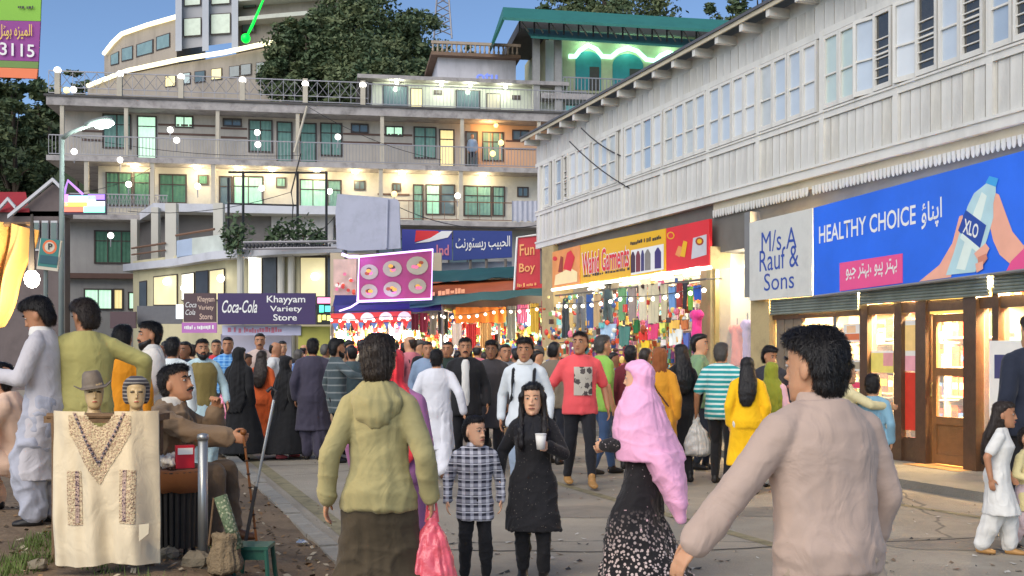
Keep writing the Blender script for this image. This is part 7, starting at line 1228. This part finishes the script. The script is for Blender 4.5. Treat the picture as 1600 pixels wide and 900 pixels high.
for i, (px, Y, wh) in enumerate(spots):
    nm, rgb = FC[(i * 3) % 8]; hh = rnd.uniform(1.5, 1.82); kam = i % 3 == 0; st_ = rnd.uniform(.05, .32)
    person(px, Y, 0, (160, 180, 90, 200, -70, 150, 115)[i % 7] + rnd.uniform(-25, 25), uniq('far %s in %s %s' % ('walker' if i % 2 else 'bystander', nm, wh)), ('kameez' if kam else 'shirt', cloth('far_' + nm, rgb), {}), ('shalwar', cloth('far_' + nm, rgb)) if kam else ('trousers', DKJ), ('brown', 'tan', 'dark')[i % 3], ('short', 'thick', 'short', 'bald')[i % 4], ('black', 'dark', 'black', 'grey', 'black')[i % 5], h=hh, vox=FR, face=i % 7 in (2, 4), footL=(.09, -st_, .075), footR=(.09, st_, .075 + st_ * .2), armL=(.1, rnd.uniform(-.25, .15), -.46), armR=(.1, rnd.uniform(-.25, .15), -.46), lean=rnd.uniform(-2, 9), yaw=rnd.uniform(-30, 30), pitch=rnd.uniform(-5, 18), wid=rnd.uniform(.92, 1.2), extra=straps(BLACKC) if i % 5 == 1 else None)
# ================================================================== things on the left verge
KUR = cloth('kurta_linen', (208, 196, 170)); KY = 6.0
kt = thing('kurta_display', P(155, 890, KY), 'cream embroidered kurta spread on a wooden stand', 'kurta')
def ks(u, v):                                   # surface of the hung kurta, u across, v up
    wd = lerp(.97, 1.0, v); x = 155 + (u - .5) * 168 * wd + 3 * (1 - v); y = lerp(884 + 3 * math.sin(u * 7), 643 + 5 * max(0, .16 - abs(u - .5)) / .16 * 0, v)
    d = .022 * (1 - v * .75) * (math.sin(u * 17 + 1) + .6 * math.sin(u * 31 + v * 3)) + .012 * math.sin(u * 9 + v * 5) + .01 * noise.noise(Vector((u * 6, v * 5, 2)))
    e = 2 * abs(u - .5); return P(x, y, KY) + Vector((0, -d + .10 * e ** 4, 0))
def cloth_patch(f, inside, nx, ny, off, name, mt, par, back=None, smooth=True):
    idx, vs, fs = {}, [], []
    for j in range(ny + 1):
        for i in range(nx + 1): idx[i, j] = len(vs); vs.append(f(i / nx, j / ny) + Vector((0, -off, 0)))
    for j in range(ny):
        for i in range(nx):
            if inside((i + .5) / nx, (j + .5) / ny): fs.append((idx[i, j], idx[i + 1, j], idx[i + 1, j + 1], idx[i, j + 1]))
    if back:
        n = len(vs); vs += [v + Vector((0, back, 0)) for v in vs]; fs += [tuple(n + k for k in reversed(q)) for q in fs]
    m = MB(); m.add(vs, fs); return m.build(name, mt, par, smooth)
neck = lambda u, v: not (v > .90 and abs(u - .5) < .13 * ((v - .90) / .10) ** .6 + .01)
cloth_patch(ks, neck, 70, 90, 0, 'kurta', KUR, kt, .012)
def emb(name, c1, c2, scale):
    m = mat(name, srgb(*c1), .6, .3, 30, .8, 70); t = m.node_tree; b = t.nodes['Principled BSDF']; tc = N(t, 'ShaderNodeTexCoord'); v = N(t, 'ShaderNodeTexVoronoi'); v.inputs['Scale'].default_value = scale; t.links.new(tc.outputs['Object'], v.inputs['Vector']); src = b.inputs['Base Color'].links[0].from_socket; t.links.new(pat_mix(t, step(t, v.outputs['Distance'], .36, .44), srgb(*c2), src), b.inputs['Base Color']); return m
EM1 = emb('embroidery_gold', (196, 180, 150), (158, 130, 112), 95); EM2 = emb('embroidery_dark', (170, 148, 138), (84, 68, 80), 75)
cloth_patch(ks, lambda u, v: v > .52 + abs(u - .5) * 1.15 and abs(u - .5) < .29 and neck(u, v) and v < .975, 120, 120, .004, 'embroidered_yoke', EM1, kt)
cloth_patch(ks, lambda u, v: .60 < v < .99 and abs(v - (.66 + abs(u - .5) * 1.45)) < .024 and abs(u - .5) < .24, 140, 140, .007, 'embroidered_neckline', EM2, kt)
for cu in (.24, .76):
    s_ = 1 if cu > .5 else -1
    cloth_patch(ks, lambda u, v: abs(u - cu) < .075 and .27 < v < .62, 120, 60, .004, 'embroidered_panel', EM1, kt); cloth_patch(ks, lambda u, v: abs(u - cu - s_ * -.03) < .02 and .28 < v < .61, 160, 60, .007, 'embroidered_stripe', EM2, kt)
m = MB(); 
for i in range(26):
    s_ = i / 25; u, v = (.26 + .48 * s_), .66 + abs(.26 + .48 * s_ - .5) * 1.45
    if v < .97: m.ball(ks(u, v) + Vector((0, -.012, 0)), .007, 8)
tag(m.build('bead', mat('bead_grey', (.12, .12, .15), .25, .3, metal=.4), kt, True), kind='stuff')
m = MB(); q = [P(217, 846, KY - .03), P(232, 834, KY - .03), P(233, 818, KY - .03), P(217, 820, KY - .03)]; m.slab(q, (0, .004, 0)); m.build('price_tag', mat('tag_card', (.55, .50, .38), .6, .1), kt)
WDN = mat('weathered_wood', (.16, .10, .055), .8, .35, 9, .4, 40)
m = MB(); a, b_ = P(74, 650, KY + .2), P(238, 650, KY + .2); m.tube([a, b_], .018, 8); m.build('cross_bar', WDN, kt)
for x in (84, 228): m = MB(); a = P(x, 650, KY + .2); m.tube([a, Vector((a.x, a.y + .1, .2))], .018, 8); m.build('leg', WDN, kt)
# table with the two dummy heads
TB = 6.55; tb = thing('display_table', P(175, 900, TB), 'narrow wooden table behind the kurta carrying two dummy heads', 'table'); a, b_ = P(85, 648, TB), P(245, 648, TB)
m = MB(); m.bx(a.x, b_.x, TB - .15, TB + .25, a.z - .04, a.z); m.build('table_top', WDN, tb)
for x in (a.x + .05, b_.x - .05):
    for y in (TB - .1, TB + .2): m = MB(); m.tube([Vector((x, y, a.z - .04)), Vector((x, y, .22))], .025, 8); m.build('leg', WDN, tb)
DUM = mat('dummy_plastic', srgb(190, 166, 124), .35, .08, 6, spec=.5)
def dummy(px, py, rot, label, top):
    c = P(px, py, TB); sc = .74; t = thing('dummy_head', c - Vector((0, 0, .14)), label, 'mannequin head'); M_ = Matrix.Translation(c) @ Matrix.Rotation(R(rot), 4, 'Z') @ Matrix.Scale(sc, 4); b = MB(); H_ = lambda x, y, z: Vector((x, y, z))
    b.rings([(H_(0, (f + k) / 2, z), Vector((rx, 0, 0)), Vector((0, (k - f) / 2, 0))) for z, rx, f, k in HEAD], 18); b.tube([H_(0, -.088, .022), H_(0, -.106, -.012), H_(0, -.114, -.030), H_(0, -.095, -.038)], [.007, .010, .012, .009], 8); b.tube([H_(0, .01, -.08), H_(0, .01, -.14), H_(0, .01, -.185)], [.05, .05, .075], 14); b.tube([H_(-.018, -.09, -.071), H_(0, -.1, -.07), H_(.018, -.09, -.071)], [.005, .008, .005], 6)
    for s_ in (1, -1): b.tube([H_(.014 * s_, -.088, .024), H_(.031 * s_, -.090, .026), H_(.05 * s_, -.079, .020)], .005, 6)
    me = solid(b, .0075, 2); me.transform(M_); me.materials.append(DUM); me.shade_smooth(); link('head', me, t)
    for s_ in (1, -1): e = MB(); e.tube([M_ @ H_(.016 * s_, -.089, .011), M_ @ H_(.031 * s_, -.0925, .012), M_ @ H_(.046 * s_, -.083, .009)], .0042, 6); e.build('painted_eye', EYED, t)
    e = MB(); e.tube([M_ @ H_(-.016, -.094, -.069), M_ @ H_(0, -.104, -.067), M_ @ H_(.016, -.094, -.069)], .004, 6); e.build('painted_lips', mat('painted_red', srgb(170, 70, 60), .4), t); top(t, M_)
def hat(t, M_):
    for nm, rg_ in (('hat', [(.045, .085, .105), (.10, .082, .10), (.16, .07, .085), (.185, .05, .06), (.178, .02, .03)]),):
        b = MB(); b.rings([(Vector((0, .01, z)), Vector((a, 0, 0)), Vector((0, c_, 0))) for z, a, c_ in rg_], 22)
        b.rings([(Vector((0, .01, .05)), Vector((.09, 0, 0)), Vector((0, .11, 0))), (Vector((0, .01, .046)), Vector((.15, 0, 0)), Vector((0, .18, 0))), (Vector((0, .01, .036)), Vector((.15, 0, 0)), Vector((0, .18, 0))), (Vector((0, .01, .034)), Vector((.09, 0, 0)), Vector((0, .11, 0)))], 26); me = solid(b, .009, 3); co = verts_of(me); co[:, 2] += np.where(np.abs(co[:, 0]) > .09, (np.abs(co[:, 0]) - .09) * .7, 0); me.vertices.foreach_set('co', co.astype('f').ravel()); me.transform(M_ @ Matrix.Rotation(R(-8), 4, 'Y')); me.materials.append(mat('hat_leather', srgb(112, 102, 92), .6, .35, 14, .3, 40)); me.shade_smooth(); o = link(nm, me, None); WL[o.name] = Vector((0, 0, 0)); tag(o, 'brown leather brimmed hat on the left dummy head', 'hat')
def wrap(t, M_):
    b = MB(); b.rings([(Vector((0, (f + k) / 2, z)), Vector((rx, 0, 0)), Vector((0, (k - f) / 2, 0))) for z, rx, f, k in [(-.09, .085, -.01, .105)] + [(q[0], q[1] + .012, q[2] + (-.01 if q[0] > .03 else 0), q[3] + .01) for q in HAIR['scarf'][3:]]], 24); me = solid(b, .009, 3); me.transform(M_); me.materials.append(cloth('striped_wrap', (58, 58, 66), pattern=pat_stripes((140, 138, 136), 'Z', 14, .7))); me.shade_smooth(); o = link('head_wrap', me, None); tag(o, 'black and white striped wrap on the right dummy head', 'head wrap')
dummy(147, 614, 24, 'cream dummy head wearing a leather hat', hat); dummy(213, 614, 20, 'cream dummy head wearing a striped wrap', wrap)
# slatted bin with a cloth rim, packet and tissue
BY = 6.75; bn = thing('slatted_bin', P(275, 858, BY), 'dark slatted bin with a brown rim beside the kurta', 'bin'); c0 = P(275, 852, BY); hgt = P(275, 735, BY).z - c0.z; rr = .148
for i in range(26): an = 6.283 * i / 26; m = MB(); pa = c0 + Vector((rr * .92 * math.cos(an), rr * .92 * math.sin(an), 0)); pb = c0 + Vector((rr * math.cos(an), rr * math.sin(an), hgt)); m.tube([pa, pb], .016, 5); m.build('slat', mat('slat_dark', (.035, .030, .026), .6, .4, 12), bn)
m = MB(); m.lathe(c0, [(rr * .85, 0), (rr * .93, hgt * .98)], 20); m.build('liner', PGM, bn); m = MB(); m.lathe(c0 + Vector((0, 0, hgt - .12)), [(rr + .02, 0), (rr + .028, .05), (rr + .026, .11), (rr - .02, .135), (rr * .5, .12)], 22); me = m.mesh('rim_cloth', cloth('rim_brown', (136, 80, 36)), True); folds(me, .008, 4); link('rim_cloth', me, bn)
for i in range(4): m = MB(); an = .8 + i * 1.57; m.tube([c0 + Vector((rr * .8 * math.cos(an), rr * .8 * math.sin(an), 0)), Vector((c0.x + rr * .8 * math.cos(an), c0.y + rr * .8 * math.sin(an), .24))], .014, 6); m.build('leg', PGM, bn)
tz = c0.z + hgt + .018
t = thing('sweet_packet', Vector((c0.x + .06, BY - .02, tz)), 'small red and white packet lying on the slatted bin', 'packet'); m = MB(); fr_ = Plane(c0.x + .06, BY - .02, .9, .4); m.box(fr_, -.055, .055, -.03, .03, tz, tz + .14); m.build('carton', mat('packet_red', srgb(190, 30, 50), .45, .1), t); m = MB(); m.box(fr_, -.045, .045, .03, .033, tz + .085, tz + .125); m.build('printed_patch', WPRINT, t)
t = thing('tissue_heap', Vector((c0.x - .06, BY, tz)), 'crumpled white tissue lying on the slatted bin', 'tissue'); m = MB()
for i in range(6): m.ball(Vector((c0.x - .06 + rnd.uniform(-.05, .05), BY + rnd.uniform(-.05, .05), tz + .035)), .05, 8, 0, (1, 1, .8))
me = solid(m, .012, 2); folds(me, .02, 3, 3); me.materials.append(WHC); me.shade_smooth(); link('tissue', me, t)
SP = 6.45; t = thing('steel_post', P(317, 870, SP), 'short round steel post standing beside the slatted bin', 'post'); a = P(317, 682, SP); m = MB(); m.tube([Vector((a.x, SP, .2)), a], .029, 14); m.build('tube', mat('galvanised', (.33, .35, .36), .35, .2, 8, metal=.7), t, True); m = MB(); m.lathe(a, [(.034, -.02), (.036, 0), (.03, .014), (.006, .02)], 14); m.build('cap', mat('galvanised', (.33, .35, .36)), t, True)
# seat of the seated man and his sticks
rt, XF, J, U_ = PEOPLE[L38]; hp = (XF @ J['hp', 1] + XF @ J['hp', -1]) / 2
st = thing('low_stool', Vector((hp.x, hp.y, .27)), 'low wooden box seat under the man in the brown jacket', 'stool'); m = MB(); m.bx(hp.x - .2, hp.x + .16, hp.y - .18, hp.y + .18, hp.z - .13, hp.z - .10); m.build('seat', WDN, st)
for dx in (-.16, .12):
    for dy in (-.14, .14): m = MB(); m.tube([Vector((hp.x + dx, hp.y + dy, hp.z - .13)), Vector((hp.x + dx, hp.y + dy, .2))], .02, 6); m.build('leg', WDN, st)
hw = held_at(L38, -1, .085)
t = thing('walking_stick', Vector((hw.x + .09, hw.y, .24)), 'knotted bamboo walking stick held by the seated man', 'walking stick'); m = MB(); n = 9; e0 = hw + Vector((0, 0, .03)); e1 = Vector((hw.x + .10, hw.y - .02, .22)); m.tube([e0 + (e1 - e0) * (i / n) for i in range(n + 1)], .008, 8); m.build('shaft', mat('bamboo', srgb(128, 78, 36), .45, .3, 14), t); m = MB()
for i in range(1, n): m.ball(e0 + (e1 - e0) * (i / n), .0145, 8, 0, (1, 1, .5))
tag(m.build('knot', mat('bamboo_knot', (.06, .03, .015), .6), t), kind='stuff'); m = MB(); m.ball(e0 + Vector((0, 0, .01)), .022, 10); m.build('knob', mat('bamboo', srgb(176, 110, 50)), t, True)
t = thing('walking_stick', P(384, 845, 6.9), 'grey metal stick leaning beside the bamboo one', 'walking stick'); m = MB(); m.tube([P(384, 845, 6.9), P(400, 760, 6.95)], .012, 8); m.build('lower_tube', PGM, t); m = MB(); m.tube([P(391, 808, 6.92), P(428, 625, 7.05)], .0095, 8); m.build('upper_tube', mat('galvanised', (.33, .35, .36)), t); m = MB(); m.tube([P(428, 625, 7.05), P(432, 612, 7.06), P(424, 606, 7.06), P(417, 612, 7.05)], .012, 8); m.build('handle', PGM, t)
# sack, rolled paper, green stool, stones
SY = 6.3; m = MB(); c = P(352, 905, SY); c.z = .25; m.rings([(c + Vector((0, 0, k)), Vector((a, 0, 0)), Vector((0, b, 0))) for k, a, b in ((0, .10, .09), (.05, .10, .09), (.12, .085, .08), (.18, .07, .065), (.22, .08, .065))], 16); me = solid(m, .014, 3); folds(me, .014, 9, 2); me.materials.append(mat('burlap', (.21, .16, .10), .95, .35, 18, .8, 60)); me.shade_smooth(); o = link('burlap_sack', me); tag(o, 'small burlap sack at the foot of the steel post', 'sack')
t = thing('rolled_newspaper', P(372, 850, SY), 'rolled green printed newspaper stuck in the burlap sack', 'newspaper'); m = MB(); m.tube([P(372, 858, SY), P(344, 775, SY + .02)], [.035, .04], 10); m.build('roll', emb('newsprint', (92, 110, 84), (150, 156, 130), 55), t, True); m = MB(); m.tube([P(326, 852, SY), P(334, 778, SY)], .006, 6); m.build('twig', WDN, t)
gs = thing('plastic_stool', P(398, 900, 6.5), 'green plastic stool at the verge edge', 'stool'); GPL = mat('green_plastic', srgb(34, 84, 70), .4, .12); c = P(398, 850, 6.5); m = MB(); m.bx(c.x - .10, c.x + .10, c.y - .1, c.y + .1, c.z - .02, c.z); m.build('seat', GPL, gs)
for dx in (-1, 1):
    for dy in (-1, 1): m = MB(); m.tube([c + Vector((.085 * dx, .085 * dy, -.01)), Vector((c.x + .11 * dx, c.y + .11 * dy, .08))], .014, 6); m.build('leg', GPL, gs)
m = MB(); m.bx(c.x - .09, c.x + .09, c.y - .085, c.y - .075, c.z - .08, c.z - .02); m.build('apron', GPL, gs)
for i, (px, py, Y, r, lab) in enumerate(((306, 893, 6.4, .075, 'square broken stone block near the sack'), (262, 882, 6.6, .06, 'dark stone under the slatted bin'), (60, 880, 6.2, .05, 'small stone in the grass left of the kurta'))): c = P(px, py, Y); c.z = vz(c.x, c.y) + r * .5; m = MB(); m.ball(c, r, 8, 0, (1.2, 1, .8)); me = m.mesh('stone', mat('rough_stone', (.22, .19, .14), .95, .3, 9, .8, 30)); co = verts_of(me); g = np.random.RandomState(i); co += g.randn(*co.shape) * r * .1; me.vertices.foreach_set('co', co.astype('f').ravel()); tag(link('stone', me), lab, 'stone', 'loose stones on the verge')
c = ground_at(472, 866); c.z = vz(c.x, c.y) + .02 if c.x < kerbx(c.y) else .02; m = MB(); m.ball(c, .04, 8, 0, (1.3, 1, .6)); me = m.mesh('foil_ball', mat('foil', (.6, .6, .6), .25, .2, 10, metal=.9)); folds(me, .01, 2, 4); tag(link('foil_ball', me), 'crumpled foil lying by the kerb', 'litter')
# grass tufts and dry leaves
gm = MB(); rg = random.Random(3)
for _ in range(2600):
    x = P(rg.uniform(-40, 100) if rg.random() < .6 else rg.uniform(-40, 330), 880, 6.4).x; y = rg.uniform(5.7, 7.3); z = vz(x, y); hh = rg.uniform(.03, .09); a = rg.random() * 6.28; d = Vector((math.cos(a), math.sin(a), 0)); p = Vector((x, y, z - .005))
    if noise.noise(Vector((x * 2.2, y * 2.2, 5))) < -.05: continue
    gm.add([p - d * .004, p + d * .004, p + Vector((-d.y, d.x, 0)) * hh * .5 + Vector((0, 0, hh))], [(0, 1, 2)])
tag(gm.build('grass', mat('grass', (.10, .15, .035), .8, .4, 3)), 'short grass tufts on the dirt verge', 'grass', kind='stuff')
lm_ = MB()
for _ in range(900):
    y = rg.uniform(5.6, 12); x = kerbx(y) - .15 - abs(rg.gauss(0, 1.6)); z = vz(x, y) + .012; a = rg.random() * 6.28; d = Vector((math.cos(a), math.sin(a), rg.uniform(-.4, .4))) * rg.uniform(.012, .035); e = Vector((-d.y, d.x, rg.uniform(-.01, .02))) * .6; p = Vector((x, y, z)); lm_.add([p - d, p + e, p + d, p - e], [(0, 1, 2, 3)], rg.randrange(3))
tag(lm_.build('leaf_litter', [mat('litter_brown', (.22, .13, .06), .9, .3), mat('litter_pale', (.42, .36, .26), .9, .3), mat('litter_dark', (.07, .05, .03), .9, .3)]), 'dry leaves and scraps scattered over the dirt verge', 'litter', kind='stuff')
# street lamp, parking sign, banner, golden cloth with lamp
sl_ = thing('street_lamp', P(96, 600, 20) * 1.0, 'street lamp with a lit white head at upper left', 'street lamp'); LPM = mat('lamp_post_green', (.16, .19, .18), .6, .2, 4); a = P(96, 260, 20)
m = MB(); m.tube([Vector((a.x, 20, 0)), Vector((a.x, 20, 3)), P(97, 214, 20)], [.055, .05, .04], 10); m.build('pole', LPM, sl_, True); m = MB(); m.tube([P(97, 216, 20), P(112, 206, 20), P(140, 196, 20)], [.05, .04, .035], 8); m.build('arm', LPM, sl_, True)
m = MB(); A_, B_ = P(134, 198, 20), P(177, 188, 20); dd = (B_ - A_); up_ = Vector((-dd.z, 0, dd.x)).normalized(); m.rings([(A_ + dd * k + up_ * .03, Vector((0, w_, 0)), up_ * h_) for k, w_, h_ in ((0, .05, .04), (.3, .12, .07), (.8, .13, .075), (1, .05, .04))], 12); m.build('lamp_head', LPM, sl_, True); m = MB(); m.rings([(A_ + dd * k - up_ * .035, Vector((0, w_, 0)), up_ * h_) for k, w_, h_ in ((.35, .06, .04), (.5, .1, .07), (.8, .1, .075), (.98, .05, .04))], 12); m.build('lens', glow('lamp_lens', (.85, 1, .95), 5), sl_, True)
lamp_light(sl_, P(160, 212, 19.8), 60, (.85, 1, .92), .12)
ps = thing('parking_sign', P(68, 560, 13), 'teal no parking sign on a pole at left', 'sign'); q = [P(x, y, 13) for x, y in ((57, 420), (90, 424), (96, 376), (63, 372))]; c = sum(q, Vector()) / 4; m = MB(); m.slab(q, (0, .03, 0)); m.build('plate', mat('plate_cream', (.6, .54, .42), .5, .1), ps); m = MB(); m.slab([c + (p - c) * .9 + Vector((0, -.004, 0)) + Vector((0, 0, .02)) for p in q], (0, .002, 0)); m.build('face', mat('plate_teal', srgb(50, 122, 116), .5, .12), ps)
for r_, mt, dz in ((.085, mat('plate_orange', srgb(222, 110, 60), .5), .006), (.06, mat('plate_cream', (.6, .54, .42)), .008)): cc = P(78, 386, 13); m = MB(); m.slab([cc + Vector((r_ * math.cos(t), -dz, r_ * math.sin(t))) for t in np.linspace(0, 6.283, 21)[:-1]], (0, .0015, 0)); m.build('roundel', mt, ps)
lettering('lettering', 'P', P(75.2, 390, 12.985), (1, 0, 0), UPV, .05, .075, BLK, ps, .002, bold=.02); m = MB(); m.slab([P(x, y, 12.99) for x, y in ((61, 411), (89, 414), (91, 401), (63, 398))], (0, .001, 0)); m.build('caption_panel', mat('plate_deep', srgb(36, 84, 96), .5), ps); m = MB(); a = P(70, 422, 13.06); m.tube([Vector((a.x, 13.06, 0)), P(72, 378, 13.06)], .028, 8); m.build('pole', LPM, ps)
bnr = thing('street_banner', P(20, 122, 7), 'green and purple hanging banner with the number 3115', 'banner')
for nm, q, c in (('green_panel', ((-60, 30), (63, 33), (65, -40), (-60, -40)), (132, 186, 62)), ('purple_panel', ((-60, 92), (60, 96), (63, 33.5), (-60, 30.5)), (142, 60, 140)), ('green_strip', ((-60, 103), (59, 107), (60, 96.5), (-60, 92.5)), (110, 140, 70)), ('orange_hem', ((-60, 118), (57, 123), (59, 107.5), (-60, 103.5)), (236, 128, 84))): m = MB(); m.slab([P(x, y, 7) for x, y in q], (0, .012, 0)); m.build(nm, mat('banner_%d_%d_%d' % c, srgb(*c), .6, .12, 4), bnr)
lettering('lettering', '3115', P(0, 86, 6.99), P(54, 90, 6.99) - P(0, 86, 6.99), UPV, 54 / F * 7, 20 / F * 7, WPRINT, bnr, .002, bold=.012); lettering('lettering', '\uFEDE\uFB69\uFEEE\uFBA8 \uFBA6\uFEB0\uFBFF\uFEE4\uFEDF\uFE8D', P(-4, 62, 6.99), P(50, 62, 6.99) - P(-4, 62, 6.99), UPV, 54 / F * 7, 24 / F * 7, mat('print_amber', srgb(226, 190, 90), .5), bnr, .002, bold=.01); lettering('lettering', '~6', P(28, 14, 6.99), (1, 0, 0), UPV, .1, .02, BLK, bnr, .002)
m = MB(); m.tube([P(66, -60, 7.02), P(62, 30, 7.02), P(58, 122, 7.02)], .008, 6); m.build('edge_rod', PGM, bnr)
GD = cloth('golden_cloth', (190, 152, 92)); gc = thing('golden_cloth', P(20, 530, 5.3), 'golden draped cloth lit by a bulb at the left edge', 'cloth'); vs = []
def gs_(u, v): x = lerp(-70, 6 + 48 * v + 3 * math.sin(v * 9), u); y = lerp(534 - 24 * u * u, 352 + 5 * math.sin(u * 8), v); return P(x, y, 5.3) + Vector((0, .05 * math.sin(u * 19 + v * 2) + .02 * math.sin(u * 41), 0))
cloth_patch(gs_, lambda u, v: True, 60, 40, 0, 'cloth', GD, gc, .01); m = MB(); m.tube([P(-60, 352, 5.32), P(52, 350, 5.32)], .012, 6); m.build('rail', WDN, gc); m = MB(); m.tube([P(-20, 350, 5.34), Vector((P(-20, 350, 5.34).x, 5.34, .2))], .02, 6); m.build('post', WDN, gc)
bulb(50, 436, 5.05, 'warm glaring bulb in front of the golden cloth at left', 26, (1, .74, .42), .035, .3)
for _s in (TMP, TXT):
    bpy.data.scenes.remove(_s)
